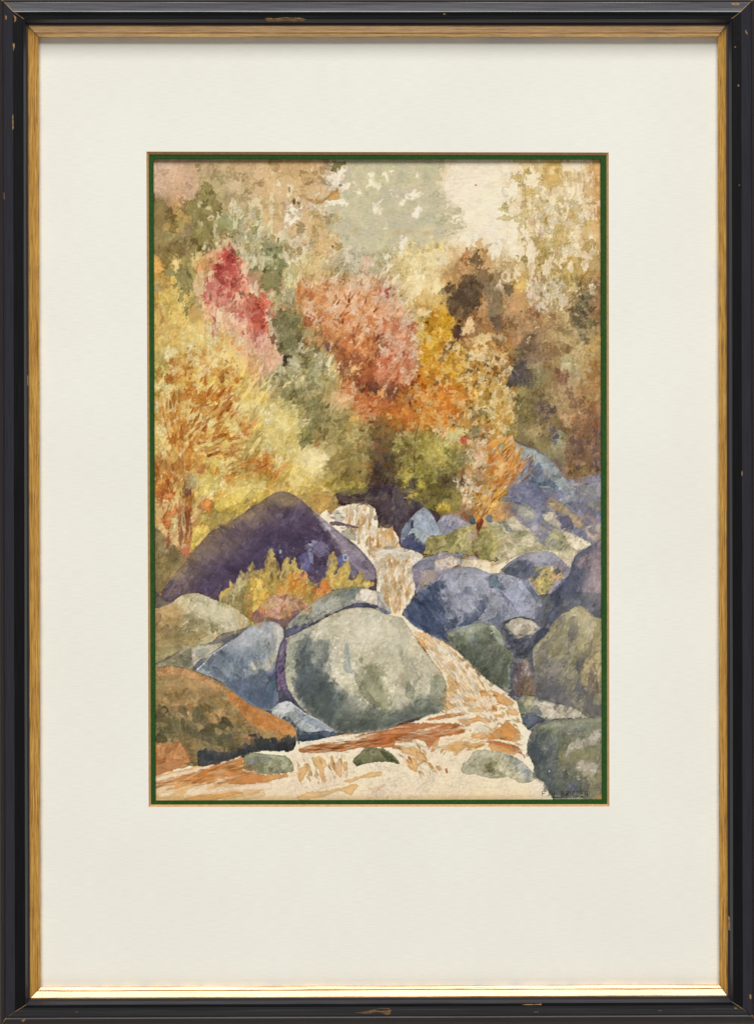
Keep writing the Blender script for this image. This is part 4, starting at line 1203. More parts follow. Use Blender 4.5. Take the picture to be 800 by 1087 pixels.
PAINT_C = '''
@E1
p 5c564e .97 r6 : -60,100 200,120 700,250 1000,290 1560,260 1700,240 1700,1100 1200,1130 300,1300 -60,1320
p 565860 .97 r6 : 1840,330 1860,200 2300,120 3350,120 3350,1600 2950,1600 2700,1100 2600,860 2300,620
@D2
p 3f3438 .92 r7 s6 : 470,50 520,20 640,-10 900,-10 900,180 830,260 790,180 770,120 700,85 620,95 560,115 520,90
p 6f6434 .8 r7 : 480,10 560,-10 740,-10 700,20 600,40 520,30
l 75504a .7 7 4 : 540,60 640,75 720,60
d 20 5a4a48|6f6a44|35303a|7a6050 24 8 10,30 .7 : 500,30 790,20 790,100 560,100
@D1
p b8965a .8 r6 : 1100,60 1200,10 1300,30 1330,110 1270,150 1200,170 1140,120
p b08a4c .85 r6 e.2 : 1110,70 1180,30 1260,40 1300,90 1240,150 1180,160
@D2
p dccba6 .97 r6 ipainted_waterfall : 395,185 440,140 470,165 530,125 620,100 720,95 780,130 800,190 810,260 830,270 870,270 910,285 950,330 965,400 1060,430 1130,470 1050,540 1040,600 1070,700 1040,790 1000,840 980,880 980,905 880,905 860,830 800,720 790,560 700,440 600,350 500,270 440,220
p a8a290 .8 r6 : 490,160 530,145 565,215 510,220
p 8f8a78 .8 r6 e.2 : 550,300 600,260 640,290 655,365 600,345
p 6a5058 .92 r5 : 470,225 530,225 600,245 670,262 655,272 560,255 480,250
p 8a6048 .85 r3 : 715,245 730,240 735,270 720,270
p 7a7a70 .7 r4 : 735,425 790,430 780,445 740,440
l b8905a .6 8 4 : 660,120 665,280
l b8905a .6 7 4 : 750,140 750,260
@D3
p 6a6a60 .75 r5 : 50,405 100,395 110,425 60,425
p 8a5a38 .8 r4 : 150,420 200,415 200,440 170,435
p a8a8a0 .8 r6 e.25 : -10,520 40,515 80,550 60,560 20,550 -10,550
l d8a870 .7 8 4 : 180,460 240,490
d 60 d8b07a|cf9a58|c4904c|e0cda8|e0d0ac 30 7 88,12 .7 : 0,460 130,440 240,540 250,700 220,800 0,800 0,580
@E3
p cf924c .88 r5 : 20,30 40,0 75,-10 80,100 70,140 50,110 30,80
p cf924c .85 r4 : 105,130 130,120 140,200 120,210
p cf964e .88 r5 : 110,60 115,-10 150,-10 150,60 160,100 140,110 120,90
p d2a062 .8 r4 : 165,110 178,90 175,170 155,200
p d09a58 .85 r5 : 200,40 230,-10 240,60 215,120 200,100
d 40 c4843c|d8a868|e0cda8|b8743c 30 7 90,10 .75 : 20,0 240,0 220,120 130,215 60,120
@E1
p dcc9a0 .99 r5 ipainted_stream : 1660,200 1830,240 2020,380 2160,470 2300,600 2400,690 2470,740 2530,790 2600,850 2640,960 2700,1060 2680,1160 2700,1200 2740,1350 2850,1460 2900,1570 20,1570 20,1300 300,1240 600,1200 900,1130 1500,1050 1900,960 2100,760 1990,540 1840,330
g dab074 .5 330 60 : 300,1530 900,1530 1500,1540 2100,1540 2500,1540
g d8a468 .3 500 26 : 300,1528 900,1528 1500,1530 2100,1530
g d0a062 .35 120 120 : 60,1400 60,1500
@F1
p cf9e62 .85 r8 s6 : 35,610 250,540 430,490 650,440 800,540 800,700 500,760 35,770
p b9713a .92 r6 : 40,650 130,600 260,560 420,520 560,480 650,440 650,500 660,560 830,590 830,640 720,650 640,650 560,650 520,620 460,630 380,650 300,640 150,640
p a8602c .6 r5 s5 : 260,590 420,540 560,500 640,470 640,520 500,560 380,600
p c48448 .7 r6 : 40,660 200,640 300,650 200,680 60,700
p dcc59c .95 r5 : 40,612 100,590 300,545 440,515 420,530 330,560 120,610 42,635
p dcc59c .95 r4 : 440,512 560,475 650,430 640,458 540,495
p dcc49a .95 r6 : 270,680 360,650 440,620 550,598 520,620 420,660 400,690 560,670 720,650 850,635 850,690 680,690 640,705 600,690 480,710 360,720 240,740 250,710
p d8b888 .85 r6 : 40,680 100,660 180,660 130,700 50,720
p d0a468 .8 r6 : 160,690 260,670 230,700 130,740 50,760 60,730
p dcc49a .85 r6 : 80,710 180,690 130,730 60,740
p c98e50 .75 r6 : 230,760 350,725 470,720 600,700 650,715 500,750 380,775
p d4aa70 .7 r6 : 500,765 640,730 800,700 800,740 650,765
d 30 b06a34|c98a4c|d8b078|bb763c 60 7 -18,8 .6 : 60,640 640,480 800,600 500,640 80,670
@F2
p a85c30 .92 r6 : 250,400 330,375 430,355 560,345 700,300 830,270 830,385 650,395 560,420 470,420 340,430 260,425
p 96502a .6 r5 : 300,400 480,375 640,360 800,330 800,360 600,385 400,410
p dccaa2 .95 r4 : 720,310 700,335 560,345 620,328
p dccaa2 .9 r4 : 500,360 560,350 620,350 540,368
p d8b078 .8 r4 : 550,300 600,285 640,290 560,315
p cf9e64 .9 r6 : 335,465 380,450 430,470 445,520 420,560 440,610 430,650 400,600 380,540 350,500
p cf9e64 .9 r6 : 240,560 280,520 310,550 290,600 250,635
p c98e50 .9 r5 : 470,450 490,450 510,550 490,555 475,500
p cf9e64 .9 r6 : 520,490 550,460 555,590 530,600 510,560
p cf9e64 .9 r5 : 560,500 590,490 590,550 565,560
p cf9e64 .85 r5 : 360,560 380,600 375,620 360,600
p cf9e64 .85 r5 : 300,500 330,530 330,570 310,550
p c08048 .88 r6 : -10,590 160,573 165,600 80,620 -10,640
p d2a468 .85 r7 : 240,740 300,710 480,690 560,670 640,650 680,660 640,690 620,730 600,720 520,700 430,740 260,765
p d2a468 .85 r6 : 560,630 640,600 760,570 830,560 830,590 700,610 600,640
l d2a468 .85 8 4 : 390,685 540,650
p d8b482 .7 r6 : 740,680 820,660 820,690 760,700
l a0845c .5 3 3 : 200,440 215,500 210,560
l a0845c .5 3 3 : 430,420 470,480
p d8b482 .6 r6 : 180,570 240,560 230,590 170,600
@F3
p b0663a .92 r6 : -20,280 80,240 200,220 340,215 570,220 590,250 630,260 610,290 500,310 440,320 400,350 380,390 360,400 330,350 270,330 200,340 140,350 100,390 -20,385
p a0552c .75 r5 s5 : -20,310 120,290 240,310 160,340 60,370 -20,370
p 9a5430 .7 r4 : 100,375 160,380 150,400 110,400
p dcc8a0 .9 r5 : 220,290 330,258 450,230 420,250 300,292
l dcc8a0 .9 9 5 : 300,292 420,280 520,262 600,255 640,280
l dcc8a0 .85 7 3 : 80,262 160,245 240,240
l dcc8a0 .85 8 4 : 380,215 480,210 560,205
p b8713f .92 r6 : 340,190 480,155 600,138 630,155 560,170 460,190 380,200
p c98a50 .85 r6 : 570,190 660,180 720,170 800,190 800,215 700,205 650,240 590,215
p cf9e60 .9 r6 : 120,370 200,390 260,380 340,440 360,490 300,490 240,440 180,430
p cf9e60 .88 r6 : 200,480 250,460 290,510 280,570 240,550 220,520
p c89252 .9 r6 : 440,450 470,380 560,350 660,350 640,390 560,420 480,410
p c07a40 .8 r5 : 380,420 390,360 440,320 430,380 400,420
p c48a4c .88 r4 : 360,500 380,500 400,540 380,540
p c48a4c .88 r4 : 415,520 440,520 455,550 430,550
p b0643a .9 r3 : 480,540 495,540 500,570 485,570
p c9924f .9 r6 : 595,10 630,30 700,40 690,100 650,95 610,60
p cf9e60 .88 r6 : 440,120 480,90 570,70 580,95 500,130
p cf9e60 .88 r6 : 640,120 760,100 750,140 660,145
p cf9e60 .88 r6 : 480,-10 560,-10 550,40 490,70 485,40
p c9924f .85 r6 : 720,-10 790,-10 790,30 740,30
p c98d4d .88 r6 : 660,310 740,280 830,290 830,330 700,330
p c48448 .85 r6 : 640,380 740,355 760,385 680,395
p a85c34 .9 r3 : 650,265 665,260 662,280
p b87a44 .8 r3 : 700,150 730,170 710,178
p d4aa70 .7 r6 : 540,430 600,400 590,430 545,450
p d4aa70 .6 r6 : 0,680 60,640 40,670 0,690
d 30 a85a30|c07a44|984e28 55 6 -8,7 .6 : 0,290 340,225 600,230 500,300 120,370
d 30 cf9e60|c48a4c|d8b888 24 9 -10,40 .6 : 400,60 800,20 800,330 660,300
l b0a080 .4 3 3 : 0,530 100,530
l b0a080 .4 3 3 : 300,590 360,720
@F4
p c98d4d .9 r7 : 5,-10 100,20 170,70 150,100 90,90 50,60
p c98d4d .9 r6 : 5,95 40,90 50,130 15,135
p d09a5c .88 r6 : 110,130 180,120 200,160 150,165
p d09a5c .88 r6 : 30,160 100,150 90,180 40,175
p c07a3c .9 r7 : -20,300 80,240 110,200 160,230 210,290 215,340 160,350 60,330 -20,345
p ad5f32 .9 r6 : -30,340 60,345 140,360 200,390 240,440 250,468 200,430 100,420 60,400 -20,360
p c98a50 .85 r6 : -20,360 130,390 180,440 80,425 10,410
p d2a468 .8 r6 : -10,270 40,240 60,250 10,290
d 24 c07c40|d8aa6c|ad6434 26 9 -20,30 .7 : 0,20 150,80 210,320 60,350 0,300
@E3
p cf9a5a .92 r6 : 260,340 330,340 400,380 450,410 430,430 390,430 340,390 290,370
p c98e4e .88 r6 : 270,370 320,390 350,440 380,465 340,460 310,430
p cf9a5a .85 r5 : 440,400 500,430 510,450 460,430
p cf9a5a .88 r5 : 410,480 440,510 470,570 480,590 440,550
p c98e4e .92 r6 : 490,550 530,550 570,610 600,650 600,675 560,640 520,600
p cf9a5a .9 r6 : 490,640 530,660 560,720 560,800 520,810 500,700
p d4a868 .85 r6 : 600,600 660,650 720,720 740,740 690,720 640,660
p bb7c40 .85 r5 : 640,565 700,590 760,645 730,620 680,600
p d4a868 .8 r5 : 430,610 460,630 480,690 450,660
p d4a868 .8 r5 : 420,580 450,600 430,620
p c07a40 .85 r3 : 590,640 608,660 600,675
l c08448 .8 9 5 : 430,385 520,440 620,510 720,590 790,660
l d8b888 .7 8 4 : 390,440 450,540 490,620
d 60 d4a868|cf9a5a|c08040|e2d2ac|e2d2ac 34 7 52,12 .75 : 260,340 430,400 560,480 780,680 790,790 560,800 420,560
@F3
d 26 cf9e60|c9924f|e2d2ac 30 8 55,20 .7 : 490,-20 800,-20 800,120 560,80
'''

PAINT_D = '''
@D1
p 5b4a55 .97 e.25 r3 ipainted_boulder~large_purple_boulder : 75,740 80,720 160,610 260,490 350,380 430,290 540,240 620,190 700,130 800,70 860,30 930,8 1000,30 1050,60 1110,110 1180,180 1270,250 1360,320 1460,400 1540,490 1590,560 1605,640 1570,760 1480,800 1300,860 900,880 560,860 460,820 400,760 310,735 220,750 150,790 100,790
p 7d684e .8 s30 r6 e0 : 150,620 260,490 430,290 620,190 800,70 860,30 930,8 1000,30 1060,80 1000,120 860,110 720,190 560,280 420,400 300,530 200,640
p 6c5c5c .7 s30 e0 : 100,740 220,600 380,430 460,360 420,480 320,600 240,700 130,770
p 463852 .8 s70 r8 e0 : 300,690 440,560 600,420 760,260 860,170 1000,130 1100,150 1180,220 1260,320 1300,400 1340,460 1330,560 1280,700 900,760 560,700 420,760 320,730
p 3b3046 .7 s60 r8 e0 : 520,620 700,440 860,300 980,260 1120,330 1200,400 1100,480 960,520 800,540 640,600
p 52465e .6 s20 e0 : 360,560 520,430 620,360 560,470 420,620
p 8a7a86 .9 r5 e.25 : 1140,150 1180,172 1270,250 1360,330 1460,410 1540,500 1592,570 1590,640 1520,640 1450,560 1360,440 1300,360 1240,280 1190,220
p a498a0 .6 s5 : 1190,190 1250,240 1300,310 1230,260
p 6a5c70 .8 r5 : 1380,420 1460,470 1540,560 1500,560 1420,500
l 4a3c50 .7 7 4 : 1360,410 1420,470 1500,530 1560,590
l c9bca8 .7 5 3 : 1200,180 1280,250 1360,320 1400,350
p 47384f .85 s5 r6 : 1180,220 1260,290 1330,400 1300,430 1240,340 1190,270
p 7a7094 .75 s6 r6 : 1140,360 1230,370 1260,420 1200,480 1150,440
p 5a5f94 .8 r6 s4 : 1300,480 1360,470 1370,530 1330,540
p 5a5f94 .8 r6 s4 : 1390,570 1450,560 1460,600 1400,610
p 4e4f86 .75 r6 s4 : 1050,480 1110,440 1130,560 1080,590
p 525a90 .7 r6 s4 : 800,420 860,400 900,440 850,480
p a8b4d0 .8 r3 : 1110,380 1140,385 1140,430 1110,430
p 8a98c0 .75 r4 : 1118,440 1150,450 1150,520 1125,510
p a8b4cc .8 r3 : 905,425 925,425 925,450 908,450
p 8fb0cc .85 r4 : 1360,455 1395,455 1395,500 1360,500
p 4a4058 .9 r3 : 1370,468 1386,468 1384,488 1370,488
p 9a90ac .6 r4 : 885,175 930,170 925,200 890,195
d 60 54466a|3f3350|6a5c80|4a4a7a|7d7296 22 10 60,60 .5 : 600,460 900,280 1150,250 1300,430 1330,560 1100,620 800,560 500,700
d 24 b8b4c4|8a8ab4|a098b0 9 5 70,60 .75 : 640,480 900,420 1100,330 1180,300 1250,420 1330,540 1120,560 880,440 640,580
d 60 6f5e5c|574858|7d6a58|4d4052 40 8 -38,10 .3 : 160,640 430,330 800,110 1000,60 900,200 500,440 200,740
p b0944c .93 r9 e.2 ipainted_shrub : 470,800 500,720 550,690 560,640 590,690 620,620 640,560 665,600 700,560 720,510 750,560 800,560 810,500 830,440 862,415 885,500 905,520 920,570 950,490 975,480 985,530 1020,480 1045,560 1095,570 1110,620 1160,680 1210,650 1240,600 1255,480 1290,440 1325,520 1300,600 1365,520 1400,500 1420,560 1390,620 1440,640 1490,560 1505,630 1575,655 1560,690 1440,690 1330,700 1250,720 1200,770 1160,860 1120,880 1000,860 880,820 760,980 700,1000 640,960 560,880 500,850
p 94855c .85 s10 r8 : 480,810 540,710 620,650 660,640 700,760 680,900 600,900 520,850
p a88c48 .8 s10 r8 : 820,480 860,430 890,560 860,700 810,700
p bd7c38 .8 s10 r8 : 880,680 940,620 1010,590 1080,620 1100,700 1080,840 940,820 890,760
p c4a04a .8 s8 r8 : 700,640 800,600 840,760 760,860 700,800
p c8743a .9 s5 r8 : 1150,720 1200,650 1280,620 1295,680 1220,770 1160,800
p d08a4c .85 s5 r6 : 1140,800 1200,730 1280,700 1240,760 1170,860
p cdb060 .85 r6 : 1280,480 1300,520 1290,640 1300,690 1260,680 1255,560
p c4a858 .85 r7 : 1390,540 1410,600 1380,650 1310,690 1320,620
p c9b068 .85 r7 : 1440,640 1490,600 1500,650 1560,665 1480,685
p bb6a3c .8 r5 : 1030,590 1090,580 1100,620 1050,640
p 7a6a44 .75 s5 r6 : 670,760 720,720 720,860 700,960 650,920
p 6f6240 .7 s8 r6 : 620,880 700,920 720,990 640,960
p 8a5c38 .75 r5 s5 : 780,620 800,600 810,680 790,690
p b5a878 .8 r6 : 610,630 640,570 650,640 690,590 680,680 620,720
l 4a4860 .8 7 4 : 1310,620 1340,570
p 5a4a58 .8 r4 : 1172,665 1200,655 1195,690 1175,690
d 130 c4a452|a07c3c|d0b460|b87a38|8a7640|cf9044|7a6438|c9ac5c 26 12 75,40 .65 : 500,780 620,680 720,600 860,500 1000,560 1100,650 1240,660 1300,640 1260,700 1160,820 1000,830 760,900 640,920
d 24 ddd0a8|c8bc98 8 6 70,60 .8 : 480,800 620,600 720,520 860,430 980,500 1100,560 1240,480 1300,460 1200,640 900,620 640,740
@D4
p 868a9c .98 e.3 r3 ipainted_boulder~blue_grey_boulder : -560,800 -460,690 -380,640 -350,600 -300,560 -210,545 -100,550 0,590 80,590 190,620 260,680 350,770 365,800 362,830 330,830 325,920 230,900 110,930 60,970 0,955 -90,935 -160,970 -300,1000 -310,1070 -370,1055 -480,1000 -580,930 -615,870
@E3
p 435069 .85 s30 r10 e0 : 190,200 240,110 330,40 400,-20 470,-40 480,20 420,80 480,140 460,220 480,300 490,400 430,385 320,330 220,260
p 35405a .7 s10 r8 e.05 : 260,180 340,80 430,40 440,120 420,240 460,340 400,360 300,290
p 50596f .8 s8 r8 : 440,200 500,100 580,60 610,80 540,160 500,240 560,240 600,220 560,300 500,325 480,280
p 3d4864 .85 s5 r6 : 640,220 720,150 770,90 785,110 760,190 700,260 640,295 560,300 620,260
p 9a9cb0 .7 s12 r6 e.05 : 500,200 580,120 640,60 700,60 690,140 600,200 560,230
p 3f486c .85 r6 s4 : 610,50 630,20 660,40 640,80
p 8a90a4 .7 s10 : 640,20 720,20 740,80 700,120 660,90
d 70 5a6480|3c4660|747c94|2f3a54|8a90a4 34 9 -50,20 .5 : 210,200 400,0 600,40 560,200 500,320 400,380 260,270
d 40 9ea2b4|747a90|888ca0 34 10 -50,25 .45 : 480,160 640,20 790,20 790,250 640,230
@D3
p a09ca8 .6 s10 : 460,640 520,580 620,560 720,570 790,620 640,620
p 4a5468 .8 r5 s4 : 530,640 570,595 600,590 570,640
p 4f5c64 .8 r4 s4 : 612,590 630,585 640,620 615,620
p 55607c .7 s6 r6 : 600,720 660,680 680,730 640,760
p 5a6070 .8 r5 s4 : 750,620 800,610 810,640 770,640
l b8b4b0 .7 5 4 : 330,700 430,640 470,580 530,550
l 75748a .5 4 3 : 560,620 660,640 700,720 680,790
d 50 5f6a80|808aa0|98a0b0|6a7088 30 9 -48,25 .45 : 300,780 460,640 600,570 790,620 790,790
@D4
p 4a6070 .85 s5 r6 : -10,610 40,600 60,640 110,700 100,730 60,700 -10,690
p 4f5a6c .8 r5 s4 : 60,740 100,740 150,800 120,800
l 5f6478 .7 6 4 : 90,590 180,640 200,700 280,770
p 5a6274 .75 s5 r5 : 230,650 290,690 350,770 330,800 280,730
l a8a8b4 .7 5 3 : 120,605 220,640 290,700
@E4
p 8f92a4 .7 s14 : 60,60 200,20 320,120 310,230 200,225 120,200
p 5a6a80 .75 s8 r6 : -20,260 40,230 60,190 80,200 70,290 20,285
p 54607a .8 r5 s5 : 60,50 90,60 110,100 90,90
l 5f647a .75 7 4 : 110,90 150,130 200,220
l 5f647a .6 5 3 : 190,20 260,90 330,180
p 5a6078 .7 s6 : 320,180 345,190 330,260 310,240
d 40 7a8098|9a9cac|6a708a|8488a0 26 9 45,30 .45 : 0,20 250,20 330,150 310,220 100,200 0,240
p 5c5c66 .9 r8 s8 : 60,280 330,240 400,300 340,480 320,800 140,800 100,480
d 40 3a4050|6f6a70|4a4e5c|7a7478 30 14 60,40 .8 : 70,290 360,260 330,480 310,790 150,790 120,470
p 6c7060 .98 e.3 r3 ipainted_boulder : -310,345 -160,300 -90,265 -30,280 30,290 70,350 100,420 150,490 165,540 140,720 110,755 60,715 0,690 -10,685 -100,590 -200,500 -280,430
p 868b7c .75 s10 r6 e.05 : -250,330 -90,270 -20,290 -60,330 -160,350
p 545a50 .75 s40 r8 e.05 : -260,380 -160,380 -40,420 60,520 120,640 80,720 0,680 -140,560
p 4f5448 .7 s12 e.05 : -60,560 0,620 60,640 120,560 120,700 60,710 0,690
p bcbfa8 .88 r5 : -5,290 30,300 60,340 100,420 90,440 40,380
p 3a4040 .7 s6 : -300,360 -200,480 -120,560 -200,500
d 70 5f6656|7a7f6e|4a5048|868a74|6a6a50 28 12 70,30 .5 : -280,350 -80,280 60,360 140,520 120,700 0,680 -180,500
@E3
p 78807c .6 s6 r5 : 640,380 720,370 740,440 680,460
p 5a5f58 .7 s6 : 500,370 560,380 580,440 540,440
@E4
p 5a6068 .98 e.3 r3 ipainted_boulder : 90,275 180,235 240,232 310,260 362,310 345,330 305,370 300,470 270,525 210,530 170,520 150,450 110,380
p 464c58 .8 s16 r10 : 100,310 150,360 170,400 230,400 290,390 300,470 260,520 190,520 140,430
p bdb298 .95 r5 s4 : 112,280 200,240 300,265 352,308 320,340 280,350 200,385 160,340 130,320
p a89a84 .7 s6 : 200,300 270,280 290,320 220,370
p 8a9298 .7 r5 : 310,320 350,300 355,315 320,340
p 7a7478 .7 r5 : 210,340 240,370 180,375
p d8cdb0 .8 r4 s4 : 150,300 220,270 230,320 180,340
d 30 4a5060|6a707a|343a48 22 8 60,30 .6 : 120,370 290,390 280,500 180,510
p 6a6a78 .7 s6 : 200,420 270,400 260,440 220,470
p 6a5c58 .97 e.15 r8 ipainted_boulder : 165,600 200,550 235,530 275,545 315,650 340,760 330,800 190,800 150,730
p a08c80 .75 s8 r6 : 230,545 258,545 280,640 240,650 235,600
p 5a4850 .8 s5 r5 : 180,570 220,560 220,640 190,690
p 7d6a4c .7 s6 : 210,680 290,660 300,780 220,780
d 16 6a5550|8f7860|4a4450 26 8 80,15 .6 : 190,570 280,580 300,770 200,770
p 464a56 .7 r7 s8 : 140,560 170,550 180,640 165,720 175,790 130,780 140,700
p 4a5262 .7 r7 s8 : 270,540 300,480 310,600 330,720 310,660
p 8f8868 .98 e.3 r3 ipainted_boulder : 300,470 330,420 400,350 450,270 510,210 560,190 600,160 630,150 660,170 720,230 800,300 805,980 760,970 690,955 600,875 430,825 370,800 330,740 310,600
p 7a7466 .7 s26 e0 r8 : 300,480 400,400 420,560 480,700 560,860 430,820 340,760 310,600
p 54545e .75 s50 e0 r8 : 330,640 420,640 480,700 600,860 690,940 760,960 560,870 400,810 330,740
p a89c7c .75 s8 r6 : 560,200 640,160 780,300 720,400 640,360 600,280
p b8a87c .7 s8 : 600,190 640,165 720,240 680,260
p 6f6964 .85 r6 s5 e.25 : 470,260 530,210 530,270 500,320 510,360 440,410 400,450 330,490 320,520 330,470 400,400 460,340
p 6f6a64 .85 r6 s5 e.25 : 570,240 620,230 620,340 590,380 560,460 570,500 530,580 500,600 490,700 540,720 520,770 420,720 360,600 420,520 460,560 540,480 550,360
p 8f8768 .7 r6 s5 : 440,470 540,440 520,520 470,550 410,530
p 5f5f66 .85 r6 s6 : 600,560 630,520 640,620 650,720 700,780 640,800 600,760 620,660
p 7a7060 .85 r6 s5 e.2 : 650,440 720,400 720,460 690,530 640,560
p a8946c .7 r6 s6 : 640,600 700,500 780,480 790,700 720,620 660,680
p 75685c .8 r6 s5 : 700,600 740,550 760,680 760,790 680,800 690,700
p b39c6c .6 s10 : 720,320 800,300 800,480 740,440
p 454650 .6 s16 e0 : 640,860 800,860 800,970 740,960
d 60 7d7768|9a916e|66625e|a89c78|6a6658 44 11 65,16 .4 : 320,480 500,250 640,170 780,320 790,900 600,860 360,700
p e0dccc .8 r2 : 680,670 690,672 686,684
l 4a4a50 .6 6 4 : 300,470 330,420 420,340 500,215
p 454c60 .8 r5 : 350,320 400,310 420,330 340,400 300,450 310,400
@F4
p 858570 .98 e.3 r3 ipainted_boulder : 190,70 215,30 250,18 320,30 340,42 430,65 520,95 600,110 660,150 690,180 600,190 440,195 330,235 275,270 232,225 215,170
p b8ad96 .93 r5 s4 : 310,60 430,75 600,112 650,160 600,180 430,185 380,170 330,110
p 454e60 .9 s6 r6 : 222,160 300,140 380,185 430,190 330,225 275,262 235,215
p 5a6068 .7 s6 : 280,110 330,90 370,160 300,150
l 3f4654 .8 9 5 : 275,255 340,205 460,188 640,182
l 55504c .7 5 3 : 440,90 490,150
p a8a078 .8 r5 s5 : 220,60 280,35 300,80 250,100
l 6a6a54 .7 8 5 : 300,50 312,90 285,130 230,140
p 6a7058 .7 s6 : 200,80 240,90 260,130 215,140
p 4a4438 .8 r4 : 250,15 320,20 300,40
d 24 a89c84|c4baa4|8a8478 26 8 15,25 .5 : 330,80 600,120 640,170 400,180
p 72735e .98 e.3 r3 ipainted_boulder : 285,290 330,235 440,197 560,192 690,185 800,208 800,790 455,790 440,750 410,700 380,640 320,590 300,500 262,430 258,370
p 4f5659 .8 s30 r10 e0 : 270,400 300,300 380,260 440,330 460,440 440,560 500,700 520,740 440,740 400,660 320,580 310,490
p 3f4650 .65 s10 e0 : 270,380 330,360 380,440 340,520 300,480
p 8f9078 .75 s8 r7 : 310,290 350,240 440,210 520,215 520,240 440,260 360,300 340,310
p 6a7062 .7 s8 : 340,340 440,300 420,420 360,400
p 5a6058 .8 r6 s6 : 450,300 540,240 560,280 500,330 480,440 460,500 440,420
p 757a74 .7 s8 r7 : 540,240 680,210 700,250 600,290 530,290
p 7f7a5a .7 s10 : 480,400 600,420 780,400 780,480 640,470 560,500 500,520
p 857a5a .6 s14 e0 : 640,560 790,500 790,740 700,740
p 4f524c .75 s10 r8 : 520,560 600,600 680,600 700,680 600,740 500,740 480,640
p 575c74 .6 s10 : 540,660 620,640 600,720 550,720
p b0a596 .93 r6 e.2 : 522,470 550,380 580,350 640,330 720,290 770,250 790,270 760,350 700,380 630,405 590,390 560,430
p 8a8478 .8 r5 : 650,350 700,330 700,370 660,375
p b0a596 .93 r6 e.2 : 605,510 640,475 690,490 740,500 750,530 740,570 700,560 660,590 610,540
p b0a596 .85 r4 : 610,590 640,600 640,620 620,620
p b8ad98 .8 r3 : 750,455 768,460 760,480
p a89c88 .7 r4 : 540,555 560,570 560,590
p c49a60 .8 r6 s6 : 730,745 790,725 800,790 720,790
p 9a968a .8 r5 : 480,745 560,735 640,745 560,755
p e8e8e4 .85 r2 : 410,548 422,550 418,562
p e0e0dc .8 r2 : 355,428 364,430 362,440
p c4c0a8 .8 r4 : 545,290 570,285 560,305
p 2f3a4c .8 r5 s4 : 340,450 370,430 375,470 350,480
d 80 5f6458|858468|4a5052|75765c|94907a|666a5c 26 13 60,50 .45 : 300,300 560,200 780,220 780,740 480,740 320,560
p a8a284 .98 e.25 r4 ipainted_boulder : -208,545 -190,500 -160,480 -130,430 -100,408 -40,404 0,412 80,420 200,470 270,530 325,598 280,640 220,643 130,600 60,610 0,608 -60,595 -110,575 -150,583 -190,572
p 8a8464 .75 s8 r6 : -60,470 0,460 60,510 60,570 0,590 -60,560 -80,520
p 6f6c50 .7 s6 : -40,510 10,500 30,550 -20,560
p bab498 .7 s8 : -160,480 -100,420 -30,420 -90,470 -150,520
p 98998c .8 s6 r6 : 90,430 200,475 270,540 310,600 260,630 200,560 140,490
p 6f7c98 .65 s5 r5 : 230,560 270,545 280,590 240,590
p 9a8e64 .7 s6 : 60,560 130,590 60,605
l 8a8670 .5 4 3 : -160,510 -90,460 0,420
l 8a8670 .5 4 3 : 100,430 160,500 230,580 300,600
d 40 b4ae92|8f8a6a|9c9678|7f7a5c 24 11 30,40 .45 : -180,520 -80,430 100,430 290,590 100,590 -100,560
@F2
p 6f6f50 .98 e.3 r4 ipainted_boulder : 630,490 645,460 665,440 700,405 735,388 800,393 850,400 910,440 962,500 940,505 890,490 800,492 720,505 660,520 640,510
p 868260 .8 s6 r5 : 700,420 760,400 820,420 780,460 720,450
p 555a44 .8 s6 r5 : 640,490 680,470 700,500 650,515
p 4a4c38 .75 s6 r5 : 820,410 900,440 940,490 860,470
p 8a8a78 .7 r3 s4 : 870,420 910,440 955,495 900,450
d 20 5f6044|8a8460|7a7654|4f5440 18 9 10,40 .5 : 660,470 740,400 880,430 920,480 740,490
@F1
p 8a8a6c .98 e.3 r4 ipainted_boulder : 650,430 690,420 760,428 810,435 860,440 950,450 1000,490 1012,550 990,565 920,575 800,580 740,570 700,555 655,540 655,480
p 75808a .8 r6 s4 : 690,480 740,460 800,450 860,470 800,480 740,490 720,540 690,530
p a8a684 .75 s8 : 820,490 920,460 980,500 960,550 860,550
p 757458 .75 s6 : 740,490 800,500 780,570 730,550
l 6a6c58 .6 6 4 : 760,480 820,490 880,470
l b8b4a0 .6 6 4 : 720,560 800,578 900,572
d 24 9a9878|75745a|b0ac8c|60644f 20 9 20,40 .5 : 680,450 800,450 980,480 980,550 780,560
@E2
p 3a3c44 .9 r5 : 60,420 180,380 200,700 160,900 60,900
p b4ad90 .98 e.3 r3 ipainted_boulder~large_rounded_pale_grey_boulder : 150,380 210,350 330,300 450,230 540,190 620,170 720,165 800,180 860,215 920,222 980,240 1010,285 1040,330 1110,440 1190,540 1250,610 1285,690 1290,770 1290,830 1265,890 1215,920 1150,930 1020,960 930,1000 840,1040 700,1050 560,1052 480,1030 420,985 330,935 240,850 180,760 155,680 150,600 160,500
p 9aa090 .6 s16 e0 r8 : 160,400 260,340 330,320 320,420 220,500 160,620
p 4f5a62 .8 s60 r14 e0 : 230,540 260,430 300,360 330,340 350,400 420,400 470,420 470,520 450,600 500,700 580,760 560,860 480,1000 400,960 280,860 200,700 240,600
p 3c4648 .75 s60 r10 e0 : 260,560 330,480 360,600 440,640 480,760 520,900 460,980 330,910 230,760
p 8a8c78 .7 s14 r8 e0 : 170,440 230,430 230,560 190,640 160,560
p 9a9c84 .7 s10 r6 : 330,460 345,420 420,430 400,520 340,560
p 6f7c80 .85 s5 r6 e.1 : 570,470 590,400 605,500 620,600 640,640 590,630 560,600
p 7a7c68 .8 s8 r8 : 620,600 680,640 740,760 820,860 760,860 680,760
p 7a7a5c .8 s6 r6 : 675,530 690,490 700,530 690,570
